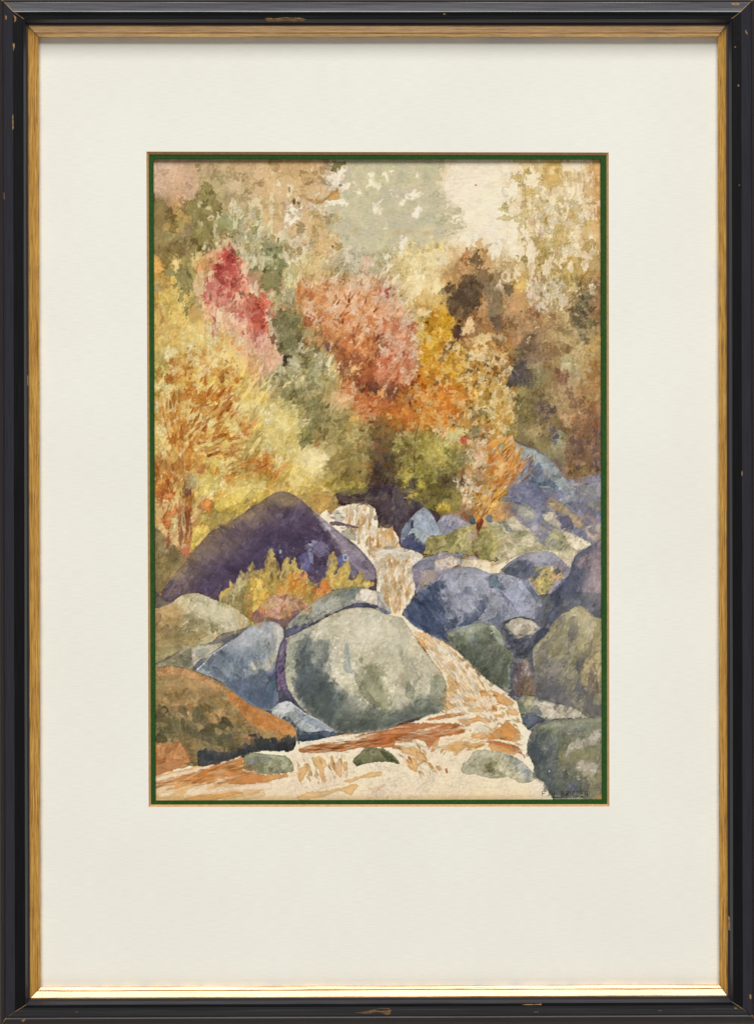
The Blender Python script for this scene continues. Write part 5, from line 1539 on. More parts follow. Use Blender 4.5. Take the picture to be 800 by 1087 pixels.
p 727458 .65 s40 r10 e0 : 680,620 740,580 800,560 830,660 860,780 900,860 820,900 740,800
p 5c615a .75 s60 r10 e0 : 560,760 640,800 700,870 860,900 960,880 1060,820 1160,780 1260,800 1270,880 1200,920 1020,955 840,1035 560,1045 460,1000 500,860
p 454a48 .75 s40 e0 r8 : 480,960 600,940 760,960 900,960 1040,900 1180,880 1230,900 1100,940 920,1000 700,1050 540,1040
p 8f917c .7 s10 r8 : 640,820 720,830 780,900 700,910
p 868870 .7 s12 r8 : 1180,660 1260,650 1280,760 1240,860 1180,800
p 7c806c .7 s10 r8 : 1010,680 1060,740 1060,820 1000,800
p 6f746a .75 s8 r6 : 930,440 960,420 985,470 970,500
p 848671 .8 s6 r6 : 970,520 1010,510 1020,560 990,560
p c2ba9c .7 s20 e0 r8 : 480,260 640,190 860,230 960,280 900,400 700,420 500,400
p c4bda2 .7 s14 e0 : 480,480 540,440 560,620 500,640 450,580
p bdb698 .5 s24 e0 : 820,480 1000,600 1020,700 860,640
p ccc4a8 .7 r6 s5 : 350,340 440,310 480,320 400,370 350,360
d 110 5a646a|434c50|75807c|8a8c7a|4a5250|687068 40 13 78,16 .45 : 240,450 440,420 480,640 560,800 480,980 300,860 210,680
d 50 c4bda0|a8a388|b8b094|9c987e 40 13 75,16 .35 : 480,300 860,230 1100,480 1240,700 1000,700 700,560 520,560
d 70 62675a|4c524c|7c7f6a|8a8c74|545a54 36 13 20,30 .45 : 560,800 860,880 1200,780 1260,860 900,980 560,1030
l d8d0b0 .6 6 3 : 620,600 660,680 700,740
l 7a806a .6 6 4 : 1250,620 1280,690 1285,790
@E2
p 9c9a92 .97 e.2 r4 : 770,50 840,60 880,120 905,205 860,215 800,180 770,140
p 6a6a84 .8 s6 r5 : 800,160 860,180 900,210 850,210
@E2
p 8a8c7e .98 e.25 r3 ipainted_boulder : 150,385 160,310 200,250 250,200 330,150 400,90 500,45 560,28 640,18 720,30 790,55 810,100 805,165 720,168 640,152 540,190 450,232 330,300 210,358
p d0c5ac .95 r5 : 645,100 680,40 740,38 790,55 802,95 800,145 740,130 680,115
p a8a696 .8 s8 r6 : 360,180 480,90 560,90 580,110 480,170 380,220
p 75857e .75 s8 r7 : 480,80 600,35 650,40 640,90 600,120 560,90
p 75786c .7 s8 : 200,280 280,200 350,190 300,250 220,310
p 4a4860 .92 s6 r5 : 150,382 160,320 260,290 380,260 500,200 620,140 680,130 800,150 804,168 720,168 640,165 540,190 450,232 330,300 210,358
p 5a5874 .7 s6 : 350,270 450,220 540,180 460,210
l b8b0a4 .7 7 4 : 380,235 480,180 600,130 640,115
l 3f3c54 .7 7 4 : 200,360 330,290 450,225 560,180
d 30 9a9a8c|75786e|a8a698|686c6a 30 9 -30,15 .5 : 220,280 400,120 600,40 620,110 400,220 240,290
@E1
p 6a5058 .98 e.2 r4 : 710,235 750,180 800,140 840,120 1110,150 1070,190 1000,250 950,310 920,320 860,270 740,290
p b98a72 .95 s6 r4 ipainted_boulder~small_pink_boulder : 750,185 800,140 860,80 960,66 1050,80 1110,150 1060,185 980,205 920,250 860,240 800,230
p 8a6458 .8 s10 r6 e.05 : 720,240 780,180 820,210 860,250 800,265 740,280
p 7a5c5c .8 s8 r6 : 920,260 1000,200 1090,160 1060,200 990,260 940,300
p c49880 .6 s10 : 870,110 960,80 1020,100 960,140 880,150
d 30 c4947a|a87a66|b88a74|967062 28 10 -15,25 .45 : 780,190 900,90 1060,100 1040,170 880,230
p aea078 .98 e.25 r3 ipainted_boulder : 30,190 60,170 150,130 220,80 310,63 380,80 450,112 560,150 640,210 695,255 702,285 640,345 560,420 480,425 400,432 290,447 250,450 40,570 30,560
p a07c4c .7 s24 e0 r8 : 40,200 140,140 220,160 240,240 200,330 160,400 60,440 40,440
p bab090 .7 s16 e0 r8 : 260,90 380,90 520,150 680,260 620,310 480,320 400,280 300,180
p 7d7450 .75 s8 r8 : 240,280 300,240 360,260 320,310 240,340 180,400 120,420 200,330
p 7a7352 .8 s6 r7 : 400,220 430,210 440,260 480,290 470,340 430,340 420,290
p 8a7448 .7 s12 r8 : 50,400 140,360 260,340 380,340 420,360 300,420 220,440 100,500 40,520
p b39e70 .75 s6 r6 : 280,340 340,300 370,300 330,350 270,370
p b59c6c .7 s6 r6 : 330,400 480,350 500,360 420,400
p 6a645e .92 s5 r4 : 370,432 440,400 500,352 620,325 695,295 640,345 600,385 545,422 480,425
p 4f505c .7 s5 : 500,400 600,350 640,345 560,410
p 8a6a50 .7 s10 : 30,220 60,200 80,260 40,320
p 857a54 .7 s10 : 40,460 160,440 240,450 120,520 40,560
d 60 a09068|8a7a50|bcae86|b08a58|7a7050 34 12 -40,25 .45 : 50,240 220,110 400,110 660,260 500,340 300,430 60,500
l d8ceb0 .6 5 3 : 560,148 640,208 700,262
p 8a8468 .98 e.2 r4 ipainted_boulder : 30,600 60,560 140,520 240,450 290,447 305,570 290,610 200,585 100,585
p 6f6c58 .75 s8 r6 : 160,560 240,470 280,460 290,580 220,580
p a08c70 .6 s8 : 60,575 180,500 230,460 140,550
p a8a088 .98 e.2 r4 ipainted_boulder : 295,450 400,432 520,420 470,460 420,500 390,555 325,612 300,575
p 50556a .9 s5 r5 : 300,590 340,540 395,518 385,555 325,608
p 8a8a80 .7 s6 : 310,480 380,450 420,470 340,520
p 7d878f .98 e.25 r3 ipainted_boulder : 325,615 360,580 390,548 420,500 520,430 620,370 700,300 800,262 860,262 900,280 935,310 942,380 915,440 890,540 880,640 890,760 960,790 960,820 890,830 880,900 800,890 700,850 600,790 500,690
p a0a3a6 .75 s16 r6 e0 : 600,400 700,310 860,270 890,340 860,460 820,420 700,440 640,430
p 5f6c7c .7 s30 r10 e0 : 360,600 440,520 560,450 700,450 720,520 640,640 560,680 460,660
p 45536a .75 s36 r10 e0 : 500,690 620,660 760,640 860,640 890,760 890,860 800,890 680,840 560,740
p 3f4a5c .7 s10 e0 : 640,760 760,740 860,780 860,880 760,870
p b0a886 .85 r6 s5 : 715,550 770,540 775,600 720,610
p cdc6b4 .92 r5 s4 : 870,285 925,310 938,375 910,430 895,500 870,560 880,460 895,380
p b8b49c .8 s6 r6 : 790,560 870,480 890,520 850,600 800,610
p 8a8f98 .7 s8 : 700,420 760,400 790,440 720,450
l d8d4c4 .85 8 5 : 330,605 390,552 420,505 520,440 540,430
d 90 6a7888|8d969c|4f5c72|a4a8a8|5c6a80|97a0a4 28 11 -50,35 .5 : 360,600 560,450 740,300 880,300 880,500 870,760 700,800 500,680
d 20 b4b094|9aa08a|c0bca4 14 6 -50,35 .6 : 600,620 760,540 860,600 780,700 640,700
@E2
p 6a587a .92 s5 r6 ipainted_crevice : 100,800 95,640 90,570 110,470 130,410 140,380 170,400 160,470 150,560 150,640 165,720 190,800 200,860 150,880 90,880
p 4a3c5c .85 s5 r6 : 100,600 130,560 140,600 120,660 140,760 180,820 120,820 105,720
p 8a7a9c .8 s5 r5 : 120,430 140,400 145,480 125,530 110,540
p 7a5070 .7 s5 r5 : 110,640 125,640 125,780 105,790
p 384c60 .8 s8 r6 : 10,740 40,660 90,610 90,700 60,800 20,800
p 6a5c9a .7 s5 r5 : 40,630 100,590 95,610 50,660
d 24 5a4a6c|8d80a0|3f3450|7a6a90 24 7 90,15 .6 : 105,480 150,440 150,620 170,780 100,780
@F2
p 4a4a5c .95 r5 s5 : -30,120 60,130 100,80 110,-10 180,-10 240,80 330,170 420,220 500,285 400,240 300,160 200,80 120,70 60,160 -20,160
p 3f3850 .7 s6 : 100,60 160,20 220,80 170,60
p 9a9f9e .98 e.25 r3 ipainted_boulder : 55,140 90,90 160,60 205,78 300,150 400,200 470,250 525,292 440,325 330,345 240,345 225,270 190,225 100,190 65,165
p b8b8b0 .8 s6 r5 : 75,130 150,70 190,80 200,120 140,160 80,160
p 7d8894 .8 s6 r6 : 200,90 300,160 420,220 480,265 380,250 280,200 220,140
p 42505e .92 s6 r6 : 120,180 170,165 220,220 260,270 340,280 430,270 525,290 440,325 330,345 240,345 225,270 190,225
p 384656 .7 s6 : 240,300 330,300 440,310 330,340 245,342
l c0c0bc .7 6 4 : 190,75 290,150 390,200
d 40 8a949c|b4b8b4|6a7888|5a6470 26 8 35,18 .5 : 90,140 180,80 420,230 480,280 280,260
p 6a6a60 .8 r4 : 240,350 260,345 255,375 240,370
@E1
p 86704a .98 e.25 r3 ipainted_boulder~rusty_brown_boulder : 30,615 80,585 150,573 220,585 330,620 460,680 560,740 610,785 700,850 810,895 900,945 980,985 1025,1030 1032,1090 1020,1155 980,1168 800,1172 700,1185 640,1205 560,1235 430,1275 330,1287 290,1270 250,1205 200,1115 30,1140
p bb8458 .8 s14 r8 e0 : 60,590 220,590 340,640 460,700 540,760 480,760 340,690 200,640 60,650
@F1
p b5733f .88 s10 r7 e.05 : 560,-20 610,20 700,85 810,130 900,175 980,215 1020,255 1030,300 960,290 880,280 800,270 720,230 660,170 600,100 540,60
p a05c34 .65 s8 e0 r6 : 620,60 720,120 860,180 960,230 900,240 780,200 680,130
p 54503c .8 s7 r9 : 300,120 370,80 400,120 380,180 320,220 290,200
p 6a6244 .8 s7 r9 : 100,100 140,150 220,200 240,280 180,320 40,360 35,250 80,220 120,170
p 4d4b3c .8 s6 r9 : 220,240 270,230 340,270 420,240 480,300 560,290 600,340 560,400 480,380 380,340 300,320
p a8855a .8 s7 r9 : 140,80 260,40 340,60 300,140 240,200 190,150
p a07c4c .8 s7 r9 : 380,150 480,130 560,160 600,220 520,230 430,220
p 8a7048 .8 s7 r9 : 240,330 330,380 340,480 300,500 270,430
p 8a7644 .75 s7 r8 : 430,320 560,350 580,380 520,400 440,390
p 393b3e .92 s6 r8 : 335,420 400,390 480,420 560,420 640,380 700,300 760,290 800,330 860,330 900,340 980,300 1000,330 1020,290 1030,340 1015,400 980,415 800,418 700,428 650,440 560,478 430,518 340,520
p b58048 .85 s5 r6 : 650,300 720,320 720,360 690,370 660,330
p 8a7a44 .85 s5 r5 : 560,290 590,310 570,330 ,
p a87040 .8 s5 r5 : 880,290 920,300 900,340 880,330
p 3f4048 .85 s4 r5 : 548,280 580,300 575,325 550,320
p 6f5a38 .7 s6 : 600,300 640,330 640,390 590,410 540,430
d 110 6a5f40|9a7e50|55503a|b08a5a|7d6a44|4a483a|a88450 34 13 -30,30 .5 : 50,60 260,-40 480,20 640,160 760,260 600,400 420,380 300,480 240,330 50,350
d 40 c07c48|a8683a|98602f|b58050 34 9 32,15 .5 : 560,10 800,140 1000,240 1010,300 800,270 640,150
p b5794a .97 e.2 r5 : 30,375 120,358 200,350 245,390 262,430 292,500 240,535 180,545 100,570 30,600
p a0663c .65 s10 r6 : 40,480 200,470 250,500 160,540 40,590
p 6a5a3c .8 r5 : 240,505 300,490 330,515 290,525
d 20 b87a4a|a06a40|c48c5c 34 10 -15,15 .45 : 50,400 220,370 270,490 60,570
'''

PAINT_E = '''
@B1
p bd604c .40 s20 r12 e0 : 440,0 520,-60 620,-20 680,80 720,180 790,260 790,420 720,420 660,330 580,250 500,220 420,160
d 36 bc4c48|b04844|cf7a70|d68e7c|c96450 22 9 82,30 .8 : 420,80 500,-80 600,-80 680,60 640,200 520,280
d 50 c4564c|cf6e58|b84a40|d99078 22 9 80,30 .8 : 640,240 720,170 800,240 810,440 720,460 680,350
d 40 e6cfa4|e2bf98|ead8b0 20 6 85,22 .85 : 380,120 480,60 640,140 720,380 700,560 560,400 430,330
d 26 e8d9a8|e0cc90 22 6 88,20 .8 : 60,120 360,320 600,560 380,640 80,560
@A1
d 30 c05048|b04440|d4837a|dc9a80 22 10 78,26 .85 : 430,800 480,680 520,600 560,600 620,700 640,800
d 24 cfc59a|d6cca6|c2b987 20 7 70,40 .8 : 560,360 790,350 790,780 640,660 560,560
@B2
d 110 e6cda4|e2c096|ead6b4|dcb48a 24 7 66,24 .88 : 240,60 790,50 800,420 660,440 540,380 400,330 260,230
d 90 c26a40|b05a38|cc7f50|a04e34|bb6644 24 9 66,24 .85 : 260,120 780,120 800,600 600,600 480,470 300,300
d 40 d8a870|8a4a34|6f3d2c|c98c58 20 9 60,40 .85 : 480,460 800,480 800,800 640,780 520,640
d 40 c6bd90|d2c8a0|8d875c|a09a70 22 8 55,40 .75 : 60,740 200,620 350,530 500,640 500,790 60,790
@B3
d 120 e6c8a0|e2bc94|ecd8b4|dcae88 28 6 60,18 .88 : 0,120 70,100 240,260 300,540 250,740 0,760
d 80 b55a40|a84a36|c46e4c|984030 28 8 60,18 .85 : 0,260 100,260 200,400 260,640 200,760 0,780
d 110 e6cf94|ecd9a8|dcb868|e2c478 18 7 60,50 .88 : 240,280 420,250 540,350 540,520 420,560 400,720 320,700
d 80 e6cf9c|dcb878|ecdab0 17 8 60,60 .88 : 480,560 620,420 800,440 800,800 420,800
d 60 b06a2c|8d5024|c98a2c|5f4838 17 9 60,60 .85 : 360,540 560,540 800,480 800,800 340,800
d 34 5a4a3a|4a3c34|6f5a44|87694a 24 12 80,26 .8 : 490,120 600,60 700,20 720,240 600,340 520,320
@B4
d 60 decda4|d6c294|e4d6b4 20 7 84,28 .8 : 260,40 520,20 560,240 400,300 300,240
d 40 8a7650|a08a5c|6f6048|b09a6a 20 9 76,40 .7 : 400,40 760,40 720,320 600,380 520,260
d 40 dcb878|e6cc98|b8803c|8a5a34 17 9 60,60 .85 : 0,400 110,430 160,640 120,800 0,800
@C1
d 120 e2c878|e6d090|dcbc64|ead8a4 40 8 55,26 .85 : 40,0 700,0 720,240 600,420 300,640 40,500
d 60 a8522a|b8642c|984a28|c4762f 36 9 52,26 .85 : 200,40 560,40 640,340 500,480 240,600 120,300
d 40 e2c46c|e6d084|d8b850 36 9 25,18 .8 : 320,440 800,380 800,780 440,760
@C2
d 60 e2cc80|e8d898|dcc46c 34 8 52,16 .75 : 0,120 240,80 260,300 200,480 20,500
d 40 7d7448|6a6440|948a5c 26 9 50,24 .7 : 260,200 420,100 560,240 480,400 300,420
d 26 ecdca0|e2cc88 26 8 40,24 .75 : 220,480 440,460 420,640 240,700
d 30 b85a30|c87240|d89a60|a84a28 20 10 50,40 .8 : 600,20 800,40 800,260 700,230
@C3
d 60 e2a85c|dcb878|e8c890 17 7 50,50 .85 : 260,20 600,20 620,260 400,330 260,200
d 60 b85c24|a04c20|c8742c|d48c34 20 9 55,40 .85 : 0,140 240,40 600,20 560,260 400,320 60,300
d 60 c4b868|b8aa58|d0c47c|8d8040 20 9 50,40 .8 : 160,380 520,340 560,560 440,720 200,700
d 50 4a3f30|5c5034|3f3a30|6f6438 20 11 50,60 .7 : 60,400 240,420 420,600 540,700 400,800 100,800
d 60 e6d4ac|dcc090|ecdcb8|cf9a64 17 8 60,60 .88 : 560,330 800,300 800,800 600,780
@C4
d 60 e6cf94|dcb870|ecdcb0 26 8 56,30 .85 : 0,0 180,20 180,200 120,330 0,360
d 50 b59a6c|a08860|c4ac80 20 10 70,50 .6 : 260,40 700,60 640,300 420,320
d 40 5a4a3c|6a5848|4f4640 20 10 70,50 .6 : 160,60 320,120 640,340 760,400 700,640 560,560
@C3
p 6f5c34 .55 s14 r10 e0 : -60,230 60,210 240,300 250,480 140,560 60,470 0,400
d 110 5a4834|75683c|6a5234|83703f|5f4038|4f3f38|8a5a34 24 12 60,60 .75 : -120,300 60,200 240,280 220,560 100,760 -60,720 -100,480
d 26 3f3438|4a4050|544a60 24 12 60,60 .7 : -60,560 60,480 120,700 60,800 -80,780
'''

PAINT_F = '''
@E3
d 46 e6d6ae|e8dab6|dcc090 60 6 -54,7 .9 : 270,350 400,400 560,490 720,620 800,720 790,800 560,800 430,560 330,430
d 46 c07a3c|cf9450|b06a34|d4a468 44 6 -54,8 .85 : 270,350 400,400 560,490 720,620 800,720 790,800 560,800 430,560 330,430
d 14 b5743c|c48848 26 5 -50,10 .85 : 430,390 560,480 720,600 790,680 780,720 640,600 480,470
@F3
d 40 e6d6ae|ead8b4 46 7 -52,16 .9 : 470,-20 800,-20 820,130 700,150 560,140 440,150
d 34 c8843f|b87036|d4a060 34 7 -52,16 .85 : 480,-20 800,-20 820,130 700,150 560,140 460,140
d 46 e6d6b0|e2cda0 60 6 -8,14 .9 : 120,380 200,300 620,240 800,190 800,360 560,400 400,440 260,400
d 30 a85a2e|b86a38|9a4e28 70 7 8,8 .85 : 0,290 200,225 460,190 620,170 640,260 500,320 300,330 120,380
d 30 c88444|d8a868|b8703a 34 7 -45,18 .85 : 130,380 300,360 440,480 480,560 300,590 200,500
d 30 c88444|d8a868|e6d6b0 40 7 28,18 .85 : 440,460 560,350 800,300 800,400 600,420 480,430
@F4
d 50 c88444|b86c34|d8a868|e8d8b4|e8d8b4 34 9 -25,26 .85 : 0,-10 130,0 210,160 230,290 240,440 120,400 0,390
@F2
d 40 e8d8b4|e2cca0 60 6 6,8 .9 : 260,370 560,330 800,290 820,400 520,430 300,430
d 30 a05428|b46430|8f4a24 60 7 6,7 .85 : 250,400 560,350 800,300 820,380 520,415 300,430
d 46 c88c4c|d8a868|e8dab8|b87840 34 8 -72,14 .85 : 240,450 600,440 600,600 440,640 240,640
@F1
d 30 e8d8b4|e2cca0 80 7 14,8 .85 : 40,640 400,560 640,460 800,600 640,680 300,700 60,720
d 40 a85c2c|bc7438|cf9450 70 8 12,8 .8 : 40,640 260,570 640,460 800,610 600,660 300,660 60,700
@E3
d 30 e8dcb8|eadfc0 44 5 88,6 .9 : 20,0 240,0 220,110 140,215 60,120
d 24 b87436|c8873f|a8622e 34 6 88,8 .85 : 20,0 240,0 220,110 130,215 60,120
@D3
d 60 cf9448|c98a44|d8a868|c07a38 40 12 86,8 .85 : 0,280 110,290 150,390 130,420 20,410 0,410
d 90 cf9448|d8a868|d2a05c|c07a38 44 12 86,9 .8 : 0,450 160,420 250,470 240,560 260,720 220,800 20,800 0,600
d 80 e8dcb8|eadfc0|e2cfa2 44 9 86,9 .9 : 0,270 110,290 160,400 260,450 240,560 260,720 220,800 20,800 0,600
p 7a7a70 .75 r4 : 50,405 100,395 115,420 60,428
d 10 9a8a70|7a7468 22 7 5,10 .7 : 0,400 160,400 200,430 0,440
@D2
d 70 cf9850|c07a3c|d8a868|c98a48 44 12 84,10 .85 : 560,130 740,110 790,220 800,480 740,420 660,330 580,220
d 50 e8dcb8|eadfc0 44 9 84,10 .9 : 540,130 740,100 800,220 800,540 740,430 640,300 540,200
p 6a5058 .92 r5 : 470,225 530,225 600,245 670,262 655,272 560,255 480,250
d 16 6a5058|7a6a60|8f8a78 30 7 -10,15 .7 : 470,160 600,150 660,300 600,330 500,240
@F1
d 46 47442f|3f3e34|5a5238|524a34 60 30 -25,30 .8 : 60,100 260,60 480,120 640,240 600,420 400,400 240,340 60,340
d 36 a8824e|b08a56|96743f|8f6c40 50 22 -30,30 .75 : 60,0 300,-40 560,60 660,220 520,280 300,120 100,160
d 30 353838|2c3036|43413a 44 24 -15,30 .8 : 340,430 560,430 720,320 880,340 990,320 1000,400 700,420 440,510
d 22 b5743c|a8642f|c08448 56 16 -32,12 .6 : 560,-10 700,90 900,190 1010,270 860,280 700,190
@E1
d 26 77704a|8a7f58|6f6a4c 50 24 40,25 .55 : 60,260 240,160 360,240 480,240 460,340 300,400 80,480
d 22 c4ba98|bdb18a 44 18 -20,30 .5 : 260,100 400,100 640,240 560,300 420,240
d 30 566478|4a586c|6f7f8c 60 18 -50,20 .55 : 380,600 560,470 700,470 820,640 860,820 700,800 520,690
d 18 a8aaa8|b4b4ac|98a0a6 50 16 -50,20 .6 : 600,400 740,300 860,290 880,480 780,540 680,440
@E2
d 40 3f4a4c|4c585c|5a6664 70 20 78,12 .5 : 230,460 460,430 480,640 580,860 480,980 300,860 210,660
d 30 9aa090|c6bea2|b0aa90|7f8878 70 16 76,14 .45 : 300,340 620,200 900,260 1140,560 1200,700 900,700 640,620 470,520
d 30 5a6058|4a504a|6c7062 60 22 15,20 .5 : 520,900 860,900 1160,800 1270,800 1240,900 900,1000 560,1030
@E3
d 40 333e56|2c364a|44506a 64 16 -48,14 .6 : 200,210 400,0 480,0 470,220 490,380 400,370 270,280
d 30 8f94a4|7a8094|a2a4b0 60 16 -48,16 .5 : 480,180 640,40 780,20 790,230 640,250
d 26 42505c|3c4668|566078 44 16 -52,14 .65 : 560,160 700,60 790,90 760,230 600,290 520,300
d 40 4f5448|444a42|626858|585c48 50 20 75,24 .5 : 500,380 640,340 790,400 790,670 640,560 540,450
@E4
d 40 4a5044|5a6052|6a6c58 50 20 80,20 .5 : 0,330 70,360 150,520 130,700 0,680
d 20 a8ac98|9aa08c 40 14 -60,20 .5 : 0,290 60,330 110,440 60,420
d 30 363c48|4a505c|2f343e|5f6670 34 14 60,40 .65 : 100,330 150,450 180,520 270,520 300,380 200,400
d 16 5a4a48|4a3f44|75655c 40 12 82,10 .6 : 180,560 290,560 305,780 170,780
d 40 65605e|575660|74706a 90 22 66,12 .5 : 310,520 460,320 600,240 660,460 660,700 560,860 360,760
d 30 a59a74|b0a27c|968c68 80 18 66,12 .5 : 420,360 560,210 680,200 780,320 720,460 560,560 440,500
d 20 4a4a54|54525a 80 24 70,20 .5 : 340,640 560,720 780,860 790,940 600,860 360,760
@F4
d 40 434a4c|3a424a|545a58 60 24 60,30 .55 : 280,320 400,250 460,440 500,720 420,690 310,540 270,420
d 40 84806a|787860|928c70|6a6e5e 60 20 30,30 .45 : 500,230 780,220 790,740 640,640 520,560 480,420
d 16 bdb3a2|b0a594|c6bdae 34 12 30,20 .7 : 540,440 580,350 760,260 780,290 700,370 600,400
d 14 b5ab98|c0b6a4 34 12 20,20 .7 : 610,500 740,500 750,530 660,590 610,550
@D1
d 40 54404f|604c58|6f5c60 110 20 -38,8 .4 : 140,680 420,360 760,150 960,40 900,180 600,360 340,560
d 30 30263a|3f3248|4a3a58 90 24 -38,10 .45 : 480,640 700,460 900,300 1100,240 1260,360 1200,440 900,480 640,640
d 30 7a6aa0|6a70a8|8f88b0|4a4a80 24 12 60,40 .7 : 1080,330 1260,380 1330,540 1250,600 1100,560 1040,440
d 36 9a8cA0|7f7088|b0a4ac 70 10 -42,8 .55 : 1150,170 1300,270 1560,520 1580,620 1440,540 1300,400
d 60 c9a84c|b5823c|d8bc64|8f8048|c86f34|a89858 40 18 78,26 .75 : 500,800 620,690 760,620 880,560 1060,620 1160,720 1290,680 1240,740 1120,860 800,980 640,960
d 16 7a7050|6f6a58|857a5c 40 16 80,20 .6 : 500,800 600,700 680,760 640,900 560,870
@D3
d 70 8a8450|b8aa70|6a6440|a0945c|c4b88a 34 14 72,34 .75 : 350,360 500,330 640,270 820,290 820,480 680,460 480,430 360,440
d 20 98a8b4|b0bcc2|7f8ea0 44 14 70,24 .6 : 260,220 330,150 410,240 400,300 300,300
d 16 3f4660|4a5078|343c50 34 16 60,30 .6 : 180,390 260,330 340,410 300,430
@D4
d 50 6a6e8a|8a8890|7a7688|5a5c78|9c9484 50 18 -38,22 .6 : 130,-40 500,-20 790,80 780,300 640,290 420,120 280,150
d 40 c8bd94|a89e78|8f8868|b8b08c 50 18 -20,26 .55 : 0,250 280,300 400,400 560,300 600,440 300,440 0,490
d 30 525a6e|6a7082|444c60 50 18 35,22 .55 : 100,560 260,490 360,560 330,620 140,600
d 40 474f66|3c4458|5a6078 70 18 58,14 .55 : 560,620 640,520 720,520 700,620 600,740 480,880 400,920 420,780
d 30 94828a|847680|a0909a|75707c 70 18 64,14 .5 : 690,460 790,390 790,860 700,720 640,700
'''

PAINT_Z = '''
@XX
z painted_tree~olive_green_trees_at_the_upper_left : 160,212 176,222 196,226 208,205 216,192 228,196 236,214 240,232 246,246 226,250 206,268 192,300 184,316 178,296 166,276 160,270
z painted_tree~red_and_pink_tree : 196,318 204,288 222,262 240,250 252,262 262,282 280,306 296,330 300,372 286,402 262,392 246,366 214,352 198,338
z painted_tree~orange_and_yellow_tree : 160,396 186,372 214,366 250,380 290,420 322,470 316,500 262,530 226,548 196,612 160,590
z painted_tree~salmon_red_tree : 314,306 330,290 372,292 402,274 424,312 440,360 440,410 420,446 394,440 380,410 352,380 322,338
z painted_tree~golden_tree : 432,316 462,304 476,330 484,362 516,356 542,378 546,430 536,470 500,462 470,446 446,436 430,400
z painted_tree~dark_brown_tree : 470,318 478,296 496,280 502,262 514,266 520,290 524,330 500,344 486,366 474,346
z painted_tree~pale_tan_tree : 530,222 544,176 580,170 620,180 636,220 636,330 604,352 560,330 546,280
z painted_bush~olive_green_bush : 284,404 306,380 336,366 352,386 392,440 396,500 384,520 330,522 312,480 292,440
z painted_bush~yellow_green_bush : 404,462 430,440 466,444 488,478 480,520 450,548 420,530
z painted_tree~brown_tree : 552,372 600,352 636,360 636,490 612,512 584,488 560,462 546,430
'''

